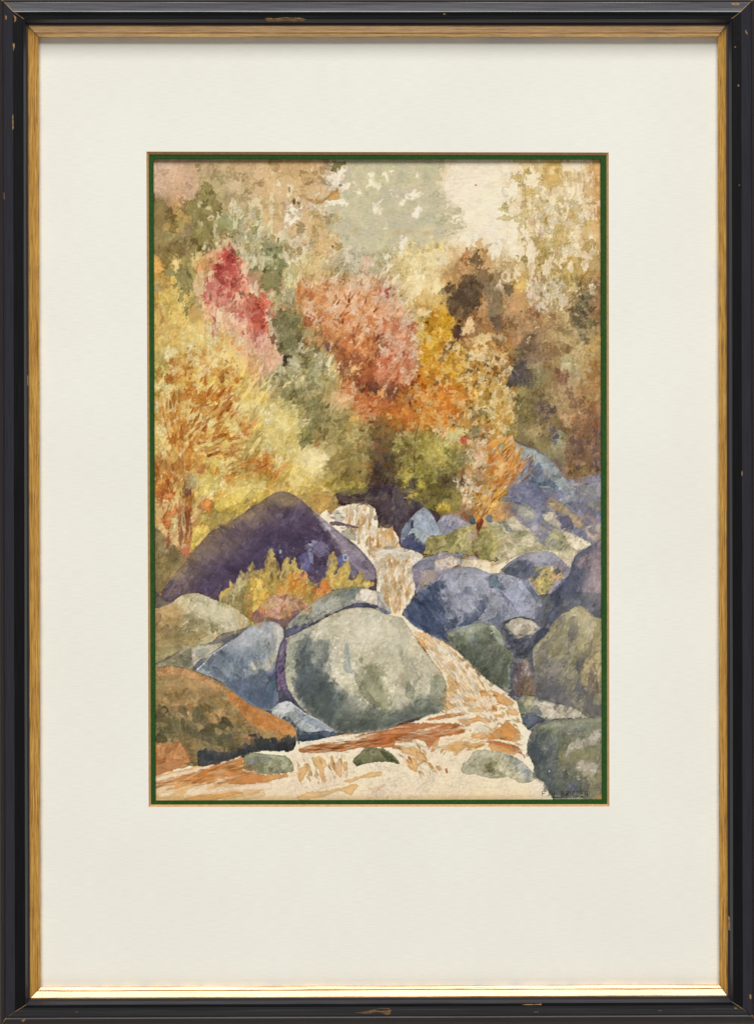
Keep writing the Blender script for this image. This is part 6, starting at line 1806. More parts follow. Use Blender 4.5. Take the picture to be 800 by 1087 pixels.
PAINT_G = '''
@E2
G cdc6a8 .55 200 130 : 640,330 820,340
G c9c2a4 .45 150 150 : 960,460 560,560
G 566062 .38 80 170 : 300,640
G 50584f .40 140 90 : 420,880 600,960
G 5a6056 .35 150 60 : 860,960 1120,880
G 8f9280 .35 60 120 : 1220,740
l 7d8a88 .5 26 12 : 590,430 600,520 615,630
l 8a8c76 .5 40 20 : 690,600 760,700 850,820
l 95957c .4 26 14 : 960,440 990,540 1030,700
@E1
G c2b890 .55 170 80 : 420,180 560,230
G 857450 .4 120 70 : 120,430
G b3b6b4 .50 110 60 : 760,330 640,420
G 46566a .45 140 80 : 640,720 800,800
G c6bfac .5 40 90 : 900,340
G c89c82 .5 110 40 : 930,130
G 715650 .4 100 30 : 960,260
@F1
G c0804a .45 150 60 : 780,160 920,230
G b58a58 .4 150 50 : 220,-60 400,-40
G 57503c .35 160 80 : 180,240 480,320
G 34363a .5 160 40 : 480,450 860,380
@E2
G a8aa9c .45 120 30 : 420,150
@F2
G b9bcb6 .5 60 30 : 150,110
@E3
G 3c4864 .45 90 90 : 300,190 420,290
G a3a5b2 .50 130 80 : 640,130
G 8a8f7e .5 120 40 : 680,320
G 525a4e .35 120 80 : 640,540
@D4
G a5a4ac .5 120 50 : 360,480
G 434b62 .4 90 120 : 560,700
G 9a8a8c .4 80 140 : 740,640
@D3
G a4a4b0 .5 160 60 : 640,640
G b6c2c8 .5 50 60 : 330,210
@E4
G a7a078 .45 120 90 : 660,260
G 62605f .35 140 100 : 480,760 700,860
G 9a9170 .35 60 120 : 460,400
@F4
G 8f917e .45 150 40 : 560,220
G 8b8462 .35 130 90 : 680,440
G 525a5c .35 60 130 : 330,440 460,620
G b9b399 .5 120 30 : -40,440
@D1
G 86725c .40 190 60 : 420,420 700,190
G 8a7a64 .45 120 50 : 920,60
G 3c3046 .35 180 90 : 900,360 700,520
G 8f8090 .4 70 90 : 1440,480
@D3
d 46 6a5a58|7a6a5c|5c5060|8a7a60|50464c 30 12 60,60 .7 : -40,10 240,10 280,120 180,240 100,260 0,240
@D2
d 40 6a5a54|7d6c50|544a50|8a7a54 34 11 20,40 .7 : 480,30 640,0 790,20 790,140 620,90 520,80
@D1
d 70 d4b868|c9a84c|e0c880|cf9040|b8a458 46 9 82,18 .85 : 480,800 560,640 640,540 720,500 860,400 900,520 980,460 1090,560 1160,660 1240,600 1290,440 1330,520 1420,520 1500,560 1560,660 1240,740 1000,760 640,860
d 50 c06a34|d08a44|e0b868|8a5a34 34 11 70,30 .8 : 840,640 1000,580 1100,640 1180,720 1290,660 1260,760 1100,860 900,860
d 34 4f4460|5a4a58|6a5a6a 30 10 80,20 .7 : 560,660 860,480 1100,580 1240,640 1130,640 860,620 700,640
@C4
d 50 e6d4ac|ecdcb8|e2c88c 40 8 52,20 .88 : 0,430 160,370 240,500 200,640 60,780 -40,820
d 30 8a4428|a85a2c|7a3c2c 50 5 50,14 .85 : 100,460 260,480 330,570 200,740 60,800
@D3
d 40 e6d4ac|ecdcb8|d8b070 30 8 60,24 .88 : 590,-20 840,-30 850,90 740,200 690,180 630,110
l 6a3a2c .85 7 3 : 712,300 735,200 790,90 850,-20
l 6a3a2c .8 5 3 : 735,210 700,120 680,40
@B1
G e4d08a .5 120 90 : 420,620
@C1
G e2cc7c .5 120 60 : 700,140 640,740
G e6d080 .45 80 40 : 400,690
@C2
G e2cc7c .55 130 120 : 120,280
G ecdca4 .55 90 70 : 340,540
G e2c878 .5 110 60 : 260,680
@A3
G eadbb8 .5 150 150 : 640,200 700,420
G e6d49c .5 120 90 : 260,720
@B3
G e6d29a .5 130 60 : 300,90
@B2
G e2be94 .35 120 80 : 640,150 560,230
@C4
c 26 5f4a40|4f4448|6a5044|574650 34 70,50 .75 : 560,370 640,370 780,300 780,620 680,660 560,560
c 16 5c4c4c|544a58|66564c 30 70,50 .8 : 330,140 390,120 450,180 430,260 370,260 330,210
c 14 cfa070|c98e5c|d8b084|b87a50 28 60,50 .8 : 510,210 570,200 600,240 550,300 510,260
c 16 a8a27c|b0aa88|979470 30 70,50 .75 : 450,320 530,350 520,440 440,460
c 8 5a5468|4f4a60 30 120,30 .85 : 410,310 450,320 490,390 475,440 430,380
c 24 6a6240|5c5438|7a6e48 30 70,50 .7 : 160,90 280,90 320,200 240,290 190,240
c 12 8a6c4c|a07c54|7a6048 30 60,50 .7 : 570,640 700,570 760,650 620,700
d 24 c8c4bc|b8b0b4|a8783c 30 6 60,24 .8 : 200,560 300,480 420,600 420,680 260,640
@B4
c 14 544a48|5f544c|4a4448 26 70,50 .75 : 150,640 230,600 290,690 290,800 150,800
c 20 6a5644|75604c|5f5040 32 75,50 .65 : 180,540 260,450 350,430 370,590 280,640
@B4
c 8 7a5444|8a6048|5f4650 30 60,50 .75 : 470,700 560,700 560,790 480,790
c 14 cdb488|bfa678|d6c096 32 60,50 .6 : 480,580 700,560 780,560 760,700 600,680
@D3
d 60 eadfc0|eee4c8 44 10 10,14 .9 : 0,420 160,415 320,470 240,490 100,470 0,480
d 40 eadfc0|eee4c8 40 9 86,8 .92 : 0,560 240,520 260,720 220,800 20,800
d 16 c98c4c|d8ac70 36 12 86,8 .85 : 20,620 240,620 220,790 40,790
d 30 7a8eb0|a8b8cc|94a6c4 34 14 80,30 .55 : 260,220 330,150 400,220 400,300 310,320
d 20 4a5288|3f4674|5a5a90 30 14 60,30 .6 : 180,390 260,320 340,410 300,430 220,420
@E3
d 40 eadfc0|eee4c8 60 8 -52,10 .9 : 240,300 420,390 560,490 720,620 790,700 700,780 480,600
@F3
d 40 eadfc0|eee4c8 56 8 -30,30 .9 : 480,20 800,40 800,320 640,240 500,160
@E3
d 36 34426a|3f4c78|2c3658 60 16 -48,14 .45 : 200,210 400,0 480,0 470,220 490,380 400,370 270,280
@C1
d 34 b0602a|a8562a|c0743a|9a4e2a 62 13 52,12 .85 : 230,240 420,40 560,20 640,160 520,300 330,420
d 26 b0602a|b8682e|c0743a|9a4e2a 66 13 22,10 .85 : 330,420 560,330 660,420 800,520 800,600 600,660 420,560
d 18 a8562a|b86a32|8f4a2c 60 13 112,12 .85 : 40,560 120,480 200,520 230,700 120,760 60,700
d 16 b86a30|c8803c 56 12 92,10 .8 : 100,80 200,40 230,260 210,440 130,400
d 30 ecd88c|f0e0a0|e6cc70 56 12 46,16 .85 : 240,200 600,60 800,160 760,330 600,420 330,420
d 20 ecd88c|e6cc70 60 14 20,10 .85 : 400,540 640,480 800,640 760,760 480,760
@D1
d 16 a8562e|8a4630|b86a3c 60 10 92,8 .85 : 60,10 290,10 280,330 100,330
@B3
d 34 e0a020|d89418|e8b43c|cf8420 30 15 70,40 .85 : 400,330 540,330 530,480 420,540 340,640 320,520
c 30 f0dcb8|ecd2a8|f4e4c4 26 68,22 .9 : 40,40 120,20 260,240 280,420 120,300
@B2
c 44 f0d8b4|ecceac|f4e2c4 24 74,22 .9 : 420,40 800,20 810,260 640,330 460,230
d 30 b85c38|a84e30|c46c44 34 11 70,24 .85 : 480,160 800,120 800,540 640,560 500,400
@A2
c 16 ecdfbe|e8dab6 26 84,20 .9 : 560,640 800,640 800,760 640,790
@B1
d 24 d88878|e0a08c|c8685c 34 12 80,20 .8 : 380,60 480,0 520,200 420,300
d 20 d8806c|e0a490|cf7060 34 12 84,16 .8 : 680,420 800,420 800,600 720,620
'''

PAINT_H = '''
@A1
c 40 D|D|8a7e52|9a9058|a89c66 34 80,40 .6 : 30,200 230,340 400,170 540,420 560,560 440,640 300,700 30,700
c 24 d2c896|cfc49a|dccfa4 22 80,40 .8 : 540,360 790,340 790,760 640,680
c 26 cdb98a|D|c2aa74|d6c08c 34 80,50 .5 : 420,40 790,30 790,320 560,320
c 12 c9a88c|D|d2b090 40 70,50 .45 : 30,30 330,30 330,200 60,260
@A2
c 30 e0d2b0|e2d6b4|d8c698 20 60,50 .85 : 130,160 440,280 440,440 330,640 160,760 120,480
c 30 D|b8965c|caa870|D 40 60,60 .5 : 0,30 460,30 520,260 500,600 300,700 0,520
c 22 8a8a62|989670|D|bcb688 28 80,40 .7 : 0,560 140,600 160,800 0,800
c 18 c6c09c|d2c8a4|bcb490|d8b490 26 85,30 .8 : 420,640 800,640 800,800 400,800
@A3
c 24 dcc88c|e6d6a4|d2b878|cfa866 26 85,40 .75 : 80,700 240,560 470,600 420,800 80,800
c 16 b8b08a|b9b48f|c6c0a0 26 60,60 .6 : 380,160 480,240 620,370 640,490 480,560 400,440
c 14 b98a5c|8f6f4c|c89c68|6f5c44 28 85,30 .75 : 540,800 640,640 740,570 790,800
@A4
c 70 c4ac6e|b99e62|d0ba80|a98f58|cbb278 24 75,50 .7 : 130,100 480,50 500,200 640,330 760,560 760,790 430,790 300,600 220,380 60,430
c 40 e6d8b2|e8dab6|e0d0a4 26 75,50 .8 : 300,200 560,180 700,420 640,640 480,700 340,560
l b08a6a .7 5 3 : 250,180 245,330 300,470 320,560 330,800
l b5907a .6 5 3 : 300,470 250,420 150,390
l b08a6a .6 5 3 : 400,60 360,230 330,350 300,470
l ae8a68 .6 5 3 : 520,480 560,400 600,320
l a8845c .6 6 4 : 520,480 500,640 470,800
@B1
c 40 D|b8484a|c45a50|a83f40|cf7868 26 80,30 .75 : 420,60 500,-120 560,-180 640,-60 660,60 560,180 440,120
c 34 c4564a|b04438|D|d07a5a|cf8468 26 78,30 .75 : 620,300 700,160 790,220 810,420 730,440
c 40 e8cfa8|eac8a8|e6d2a0|dfa890 24 85,30 .75 : 360,120 500,200 640,160 700,420 790,480 790,620 620,560 420,430
c 30 e2cc80|c9a85c|e6d490|b99a54 34 85,30 .6 : 40,100 200,330 420,420 600,600 200,640 40,560
c 26 c8803c|b86c30|d49a50|a9562e 24 80,30 .75 : 120,560 440,520 640,660 640,800 120,800
l a86a50 .7 5 2 : 165,480 150,390 100,350 50,250
l a85c50 .7 5 2 : 455,420 460,330 470,240
l a85c4c .7 5 2 : 695,720 700,600 690,540
@B1
c 30 b84a44|c45a4c|cf7a66|D|d8907c 26 78,26 .8 : 500,100 620,60 700,180 760,280 700,360 600,300 480,240
c 16 cf8070|d8957f|c9685a 24 80,26 .75 : 380,120 480,60 520,240 440,300
c 20 e2b49c|d8a08c|e8c8a8 24 84,24 .8 : 700,440 800,440 800,620 720,560
@B2
c 60 c8743f|b8603a|d08a54|a8583a|D 28 72,34 .75 : 240,140 420,120 780,90 810,560 620,560 480,480 300,360
c 70 e6c8a0|e8d2b0|e2b890|ecd8b8 24 72,34 .85 : 230,80 790,30 810,460 660,470 480,420 300,300
c 34 8a4a34|703c2c|a0583a|5f3a30 26 60,50 .75 : 500,500 620,560 810,560 810,800 660,780 540,700
c 30 D|8f8a62|7f7c56|6a6848 30 60,40 .6 : 40,300 250,290 270,520 180,640 90,500
c 40 c2ba90|cfc6a0|948e66|D 28 55,40 .65 : 20,760 200,610 360,530 500,640 480,800 20,800
l 5a4238 .7 6 3 : 560,800 570,640 540,480 560,330
l 7a5040 .6 5 3 : 570,640 640,520 700,380
l 6a5040 .6 5 3 : 560,560 470,420 430,300
@B3
c 50 b85c44|a84a38|c8785a|cf8a6a|D 28 64,24 .75 : 0,140 80,120 240,300 300,560 240,740 0,780
c 60 e8ceaa|eccfae|e2b894|f0dcbc 24 64,24 .85 : 0,120 90,80 250,240 310,540 250,720 60,700
c 50 d49c2c|c88a28|dcb040|b87828|D 24 66,50 .8 : 270,300 420,250 550,340 540,500 400,600 360,760 310,600
c 60 ead69c|ecdca8|e2c884|e6cc8c 20 66,50 .88 : 90,40 440,60 460,200 400,300 540,380 520,520 380,640 260,460
c 40 5a4838|4c3e34|6f5a44|87684a 30 85,24 .75 : 480,120 600,70 700,20 720,240 600,340 520,320
c 60 e6cc90|e0bc78|ecd8a8 20 60,60 .88 : 480,600 620,420 800,440 800,800 400,800
c 50 b8742c|8d5826|c98c34|6a4c34|5a4840 20 60,60 .85 : 380,560 560,560 800,470 800,800 360,800
l 4f3c30 .7 6 3 : 590,600 600,420 620,200 650,60
@B4
c 40 b89a64|a08858|ccb47c|8f7850|7a6648 26 80,40 .65 : 260,60 760,60 760,330 600,420 420,300
c 30 e6d8b4|e0cfa4|eadcbc 24 85,30 .8 : 260,60 540,40 560,240 400,280 300,280
c 50 a8845c|8a6c4c|b8966c|D 34 75,50 .5 : 60,300 420,280 560,480 400,640 200,560
c 26 6f6450|5f5644|857858|4f4a40 24 70,40 .75 : 560,240 700,120 740,380 680,500 600,420
c 30 cdb27c|d8c08c|b59a64|D 30 60,50 .6 : 480,420 640,400 780,400 780,620 620,640 500,540
c 26 e2c084|b87c3c|ecd4a0|8a5a34 20 60,60 .85 : -20,420 110,440 160,640 120,800 -20,800
c 16 5a5250|4a4648|6a6058 30 60,60 .7 : 150,660 280,650 290,800 150,800
l 9a6a5c .6 5 3 : 300,170 320,300 340,420
l 8f6450 .6 6 3 : 552,200 560,330 590,440
@C1
c 70 b8682c|a8582a|c47c38|b0622c|cf9048 36 60,26 .8 : 200,40 520,0 720,200 660,340 480,480 240,600 100,520 60,120
c 60 e4cc7c|e8d690|dcc068|ecdca4 32 60,28 .85 : 40,0 700,0 760,200 660,420 480,560 260,660 60,520
c 26 b87034|a8602c|c88a40 34 30,20 .8 : 440,600 620,560 800,520 800,620 640,700 480,720
c 20 e2cc74|e8d68c 36 30,24 .8 : 320,700 500,600 800,640 800,790 420,790
c 16 b06a34|c8904c|9a5428 34 120,24 .8 : 30,560 140,560 220,740 120,800 30,760
l 6a4234 .85 9 4 : 250,800 235,640 225,480 240,300 260,120
l 7a4c34 .8 6 3 : 225,560 150,440 110,300 80,160
l 7a4c34 .8 6 3 : 235,640 330,560 470,470 600,430
l 7a4c34 .8 5 3 : 228,500 320,380 420,260 520,100
l 7a4c34 .8 5 3 : 250,760 400,680 560,640 720,590 800,560
l 7a4c34 .7 5 3 : 180,760 120,660 40,560
@C2
c 50 e2cc80|e8d898|cdb462|b8a45c 36 52,24 .7 : 0,120 200,100 260,300 200,500 20,540
c 40 D|8a8254|a39a6c|747048 34 52,30 .6 : 60,20 380,20 420,220 300,420 240,300
c 50 D|8f8450|a8985c|7a6c40|b8a86c 36 45,36 .6 : 420,180 600,240 780,300 780,560 600,680 420,540
c 26 c86a38|b85a30|dca068|a84c28|e2b88c 26 50,40 .75 : 520,20 800,60 800,260 700,230
c 26 e8d898|e2cc84|c8ac5c 36 30,30 .7 : 200,500 420,460 420,620 340,760 0,760
@C3
c 70 c8742c|b8622a|d88e3c|a04c24|e2a450 26 60,50 .75 : 0,140 240,20 600,10 620,260 420,330 120,330
c 40 e8bc74|ecca8c|e2ac5c 22 60,50 .8 : 240,20 600,20 620,260 400,330
c 60 b8ac5c|a39a50|c8bc74|857a3c|6f6834 26 55,50 .75 : 120,360 520,340 560,600 420,740 140,700
c 30 4c4034|5a4a3c|3f3834|6a5a3c 30 60,60 .65 : 0,380 120,420 280,640 300,790 0,790
c 60 e6cca0|dcb888|ecdcb8|cf9a64|b8683c 22 60,60 .85 : 600,360 800,300 800,800 600,760
c 24 6f6844|5c5638|857c50 26 60,50 .7 : 500,470 680,440 640,600 540,760 400,740
l 4a3228 .75 7 3 : 262,620 265,500 270,380 300,260
@C4
c 50 e2c07c|cf9c4c|ecd8a4|b8823c|8a7c48 26 60,40 .8 : 0,10 170,10 190,200 130,330 0,360
c 50 8a7a54|766844|a08c62|6a5c44 30 75,50 .55 : 220,60 500,80 640,320 420,440 260,300
c 50 8a6850|755842|9c7858|654c3c|b08a62 30 75,50 .55 : 520,60 780,40 780,640 600,680 540,400
@D3
c 30 e8d6b0|e0b878|c8803c|a85a2c 22 60,40 .85 : 600,-10 840,-20 840,100 740,200 690,180 620,110
@C4
c 30 e2b070|c8743a|a85a2c|ecd4a8 24 55,24 .85 : 0,440 160,380 240,480 210,600 80,740 -20,800
'''

PAINT_I = '''
@B2
g e8a468 .34 150 110 : 420,200 620,200 760,300 560,400
g d87a44 .30 120 90 : 640,560 760,700
@B3
g e8ac7c .34 110 110 : 60,330 160,480
g d8744a .28 100 110 : 80,680
g e6a832 .34 100 120 : 440,430 400,640 540,720
g f0d494 .30 120 90 : 300,120 700,560
@C3
g dc8430 .34 140 80 : 420,140 180,220 560,80
g c0b050 .26 120 80 : 400,460
@B1
g e2907c .30 100 90 : 620,330 520,180 740,480
g ecc878 .34 150 140 : 200,420 430,640 620,640
@C1
g e8c860 .34 160 110 : 560,160 360,500 700,700 480,330
g e09848 .26 120 110 : 260,300 160,600
@C2
g ecd278 .34 130 130 : 80,300 260,600
g e8cc90 .30 120 90 : 400,520
@A1
g d8b088 .25 120 80 : 160,150
@A4
g e6d2a0 .30 160 130 : 500,250 640,560
@C4
g dc9440 .34 100 110 : 60,600 120,500
g e2b868 .26 80 110 : 60,150
@E3
g e0a868 .28 90 60 : 350,420 500,580 640,700
g e2b078 .25 60 90 : 130,100
@D3
g e2b078 .22 70 110 : 130,600 60,350
@F3
g d89a5c .22 160 70 : 600,340 700,60
@F1
g c8844c .2 200 60 : 400,640
@B1
c 40 b8702e|a85c2a|c88438|cf9a4c 34 62,30 .75 : 60,640 420,560 640,700 640,800 60,800
c 30 ecd890|e8d084|f0e0a8 40 62,26 .75 : 60,500 420,420 640,560 600,760 100,740
@C1
c 40 ecd484|f0dc98|e6c868 44 48,24 .75 : 200,0 760,0 790,260 560,500 300,520
c 30 c0702c|b0602a|cc8a3c 44 48,22 .75 : 160,40 560,40 700,260 480,440 200,560
@C2
c 30 ecd890|f0e0a4|e0c870 44 48,20 .7 : 0,140 240,100 200,500 0,640
@B2
c 40 e2a06c|e8b488|d88a54|c87040 38 72,22 .75 : 240,120 780,80 800,480 560,460 320,280
@B3
c 36 e0a27a|e8b694|cf7a54|c46a44 38 66,20 .75 : 0,160 80,140 260,360 260,700 0,760
c 40 e0a02c|d88c28|ecc060|c87a28 30 66,40 .8 : 300,320 520,330 520,480 400,760 320,700
@C3
c 40 e0903c|d47c2c|c86a28|ecb868 32 58,40 .8 : 60,120 260,20 600,10 600,240 420,300 100,300
'''

cv = Canvas()
WET = ('painted_stream', 'painted_waterfall')
base_grid(cv, GRID.strip().splitlines())
def poly(s):
    return np.array([tuple(float(k) for k in q.split(',')) for q in s.split()], np.float32)
def up(x, y):
    return 78.0
def orange_tree(x, y):                     # twigs fan out from the trunk's foot
    return math.degrees(math.atan2(600 - y, x - 196)) if y < 600 else 85
def slant(x, y):
    return 52.0
FOL = poly('160,250 642,250 642,540 560,505 480,540 380,530 300,520 260,540 200,600 160,650')
TOPL = poly('160,166 290,166 300,250 160,270')
PALE = poly('530,168 642,168 642,300 520,300')
LEFT = poly('160,390 330,390 330,520 240,560 170,610 160,610')
MIDD = poly('270,400 400,400 400,530 280,520')
SALM = poly('300,290 450,270 470,430 380,420 310,380')
GOLD = poly('430,326 452,318 472,334 484,372 520,368 550,384 550,500 470,500 430,420')
RIGH = poly('545,290 642,290 642,520 560,500')










cv.leafy = 3.0
run_paint(cv, PAINT_A)
ragged(cv, poly('158,160 648,160 648,268 158,268'), 0.22, 6)
ragged(cv, poly('154,250 648,250 648,545 560,505 480,545 380,532 300,522 260,540 200,600 150,650'), 1.0, 6)
leaf_dabs(cv, FOL, 2600, 3.6, 1.9, up, .06, .7, 2.0, 34, .02, .10)
leaf_dabs(cv, LEFT, 800, 6.5, 1.5, orange_tree, .06, .8, 2.0, 14, .03, .10)
leaf_dabs(cv, MIDD, 350, 6.0, 1.8, slant, .05, .65, 2.5, 18, .03, .08)
leaf_dabs(cv, SALM, 600, 3.8, 1.4, up, .09, .8, 2.5, 26, .03, .12)
leaf_dabs(cv, GOLD, 1000, 2.8, 1.5, up, .12, .85, 2.5, 45, .03, .14)
leaf_dabs(cv, RIGH, 350, 3.6, 2.2, up, .06, .6, 3.0, 45, .01, .10)
leaf_dabs(cv, SALM, 160, 2.8, 1.0, up, .05, .8, 3.0, 24, .18, .03)
leaf_dabs(cv, GOLD, 260, 2.0, 1.1, up, .05, .85, 3.0, 45, .25, .03)
leaf_dabs(cv, LEFT, 200, 4.5, 0.9, orange_tree, .05, .8, 3.0, 12, .18, .03)
cream = np.array([0.91, 0.85, 0.70], np.float32)
warm = np.array([0.90, 0.80, 0.52], np.float32)
WOOD = poly('158,262 240,236 330,272 420,262 460,284 500,262 560,276 580,180 648,180 648,540 560,505 480,545 380,532 300,522 260,540 200,600 150,650')
TOPW = poly('158,160 360,160 362,200 340,280 240,300 158,300')
PALEW = poly('515,160 648,160 648,320 520,310 530,240')
glaze(cv, TOPW, stretch_noise(15, .8, 1.2, 51), .42, .05, .06)
glaze(cv, PALEW, stretch_noise(11, .7, 1.2, 53), .30, .05, .06)
glaze(cv, PALEW, stretch_noise(10, .7, 1.3, 66), .36, -.02, .0, 8, np.array([0.90, 0.84, 0.71], np.float32), .62)
glaze(cv, poly('200,212 300,200 318,290 290,300 215,262'), stretch_noise(9, .6, 1.4, 67), .25, -.02, .0, 8, np.array([0.82, 0.78, 0.60], np.float32), .6)
glaze(cv, WOOD, stretch_noise(19, .75, 1.3, 54), .45, .06, .07)
glaze(cv, WOOD, stretch_noise(12, .75, 1.3, 55), .35, .06, .07)
glaze(cv, SALM, stretch_noise(9, .6, 1.7, 57, 24), .20, -.02, .0, 8, cream, .45)
glaze(cv, SALM, stretch_noise(10, .6, 1.7, 58, 24), .30, .12, .08)
glaze(cv, GOLD, stretch_noise(7, .9, 1.1, 59), .20, -.02, .0, 8, cream, .42)
glaze(cv, GOLD, stretch_noise(8, .9, 1.1, 60), .25, .16, .10)
glaze(cv, LEFT, stretch_noise(10, .5, 1.9, 61, 35), .30, -.02, .0, 8, warm, .55)
glaze(cv, LEFT, stretch_noise(10, .5, 1.9, 62, 35), .22, .08, .06)
glaze(cv, MIDD, stretch_noise(13, .6, 1.8, 63, 38), .33, .06, .06)
glaze(cv, RIGH, stretch_noise(12, .8, 1.2, 64), .36, .08, .07)
glaze(cv, poly('200,270 300,280 300,400 220,400'), stretch_noise(9, .6, 1.6, 65), .26, -.02, .0, 8, cream, .4)
run_paint(cv, PAINT_A, 26)
run_paint(cv, PAINT_Z)
run_paint(cv, PAINT_E, None, 1.05)
run_paint(cv, PAINT_H, None, 1.35)
cv.leafy = 0.0
run_paint(cv, PAINT_B)
run_paint(cv, PAINT_C)
run_paint(cv, PAINT_D)
glaze_things(cv, stretch_noise(22, .8, 1.3, 71, 25), .45, .09, .06, WET)
glaze_things(cv, stretch_noise(11, .8, 1.3, 72, 25), .35, .08, .07, WET)
glaze_things(cv, stretch_noise(12, .8, 1.3, 73, 25), .16, -.10, .0, WET)
run_paint(cv, PAINT_F, None, 0.8)
run_paint(cv, PAINT_I, None, 1.1)
run_paint(cv, PAINT_G, None, 0.8)

LOW = poly('154,470 648,470 648,860 154,860')


def rock_angle(x, y):
    return 60 + 50 * math.sin(x * 0.031) + 30 * math.sin(y * 0.043)


leaf_dabs(cv, LOW, 9000, 3.4, 1.3, rock_angle, .05, .5, 2.2, 30, .0, .04, True, WET)
leaf_dabs(cv, LOW, 2200, 2.0, 0.8, rock_angle, .10, .6, 2.0, 40, .0, .05, True, WET)
leaf_dabs(cv, LOW, 500, 1.6, 0.6, rock_angle, .05, .7, 2.0, 40, .22, .0, True, WET)

lum = cv.c.mean(-1)                          # pigment gathers at the rim of every wash
wet = np.isin(cv.id, [n_ for n_, nm_ in enumerate(cv.names) if nm_ in WET])
sharp = np.interp(CY0 + np.arange(NY) / KS, [160, 260, 500, 560], [0.24, 0.38, 0.38, 0.42])[:, None] * np.where(wet, 0.4, 1.0)
cv.c += (0.22 * (lum - soften(lum, 9)) + sharp * (lum - soften(lum, 0.8)))[..., None]
np.clip(cv.c, 0.02, 0.97, out=cv.c)

wet = np.zeros((NY, NX), np.float32)         # the stream is a brown wash, not a bright one
for n_, nm_ in enumerate(cv.names):
    if nm_ in WET:
        wet[cv.id == n_] = 1
wet = soften(wet, 0.8)[..., None]
m_ = cv.c.mean(-1, keepdims=True)
cv.c = cv.c + wet * ((m_ + (cv.c - m_) * 0.93) - cv.c)
cv.c[..., 2] += 0.03 * np.clip((m_[..., 0] - 0.55) / 0.3, 0, 1)
cv.c[..., 1] -= 0.008 * np.clip((m_[..., 0] - 0.55) / 0.3, 0, 1)


def gather(cv, sx, sy):
    """keep one connected stretch of bare sheet; its stray crumbs join what they touch"""
    free = cv.id == 0
    reach = np.zeros_like(free)
    reach[int((sy - CY0) * KS), int((sx - CX0) * KS)] = True
    while True:
        g = reach.copy()
        for _ in range(40):
            g[1:] |= g[:-1]; g[:-1] |= g[1:]
            g[:, 1:] |= g[:, :-1]; g[:, :-1] |= g[:, 1:]
            g &= free
        if (g == reach).all():
            break
        reach = g
    crumbs = free & ~reach
    ids = cv.id.copy()
    for _ in range(400):
        if not crumbs.any():
            break
        for ax, sh in ((0, 1), (0, -1), (1, 1), (1, -1)):
            nb = np.roll(ids, sh, ax)
            edge = [slice(None), slice(None)]
            edge[ax] = 0 if sh == 1 else -1
            nb[tuple(edge)] = 0
            hit = crumbs & (nb > 0)
            ids[hit] = nb[hit]
            crumbs &= ~hit
    cv.id = ids


def whole(cv):
    """every painted thing keeps its one largest piece"""
    for n in range(1, len(cv.names)):
        jj, ii = np.nonzero(cv.id == n)
        if len(jj) == 0:
            continue
        j0, i0 = jj.min(), ii.min()
        left = np.zeros((jj.max() - j0 + 1, ii.max() - i0 + 1), bool)
        left[jj - j0, ii - i0] = True
        best, size = None, 0
        total = left.sum()
        while left.any() and left.sum() > size:
            sj, si = np.argwhere(left)[left.sum() // 2]
            g = np.zeros_like(left)
            g[sj, si] = True
            while True:
                q = g.copy()
                for _ in range(12):
                    q[1:] |= q[:-1]; q[:-1] |= q[1:]
                    q[:, 1:] |= q[:, :-1]; q[:, :-1] |= q[:, 1:]
                    q &= left
                if (q == g).all():
                    break
                g = q
            if g.sum() > size:
                best, size = g, g.sum()
            left &= ~g
        lose = np.zeros_like(cv.id, bool)
        lose[jj, ii] = True
        lose[j0:j0 + best.shape[0], i0:i0 + best.shape[1]] &= ~best
        cv.id[lose] = 0


whole(cv)
gather(cv, 500, 205)

laid = vnoise(1.2, 1, 41)
for k in range(1, 4):                       # the laid lines of the paper run across
    laid = laid + np.roll(laid, k, 1)
laid /= laid.std()
cv.c *= (1 + 0.016 * laid + 0.012 * cv.nf)[..., None]
m_ = cv.c.mean(-1, keepdims=True)            # clear, luminous washes
cv.c = m_ + (cv.c - m_) * 1.02
gam = np.interp(CY0 + np.arange(NY) / KS, [160, 480, 600, 860], [0.88, 0.80, 0.78, 0.79])[:, None, None]
cv.c = np.clip(cv.c, 0.01, 1) ** gam
cv.c = 0.5 + (cv.c - 0.5) * 1.10
np.clip(cv.c, 0.02, 0.95, out=cv.c)

# ------------------------------------------------------------------ helpers
def lin(h):
    c = [int(h[i:i + 2], 16) / 255 for i in (0, 2, 4)]
    return tuple(x / 12.92 if x <= 0.04045 else ((x + 0.055) / 1.055) ** 2.4 for x in c) + (1.0,)


def W(px, py, h=0.0):
    """picture units -> world; h is the height above the mount (units), towards the room"""
    f = (DIST - h * S) / DIST
    return ((px - 400) * S * f, -h * S, HZ + (543.5 - py) * S * f)


def link(name, mesh, mat, parent=None):
    o = bpy.data.objects.new(name, mesh)
    for m in (mat if isinstance(mat, (list, tuple)) else [mat]):
        mesh.materials.append(m)
    COL.objects.link(o)
    if parent is not None:
        o.parent = parent
    return o


def mesh_of(name, verts, faces, uvs=None, mats=None):
    me = bpy.data.meshes.new(name)
    me.from_pydata(verts, [], faces)
    if uvs is not None:
        lay = me.uv_layers.new(name='UVMap')
        for k, lp in enumerate(me.loops):
            lay.data[k].uv = uvs[lp.vertex_index]
    if mats is not None:
        me.polygons.foreach_set('material_index', mats)
    me.update()
    return me


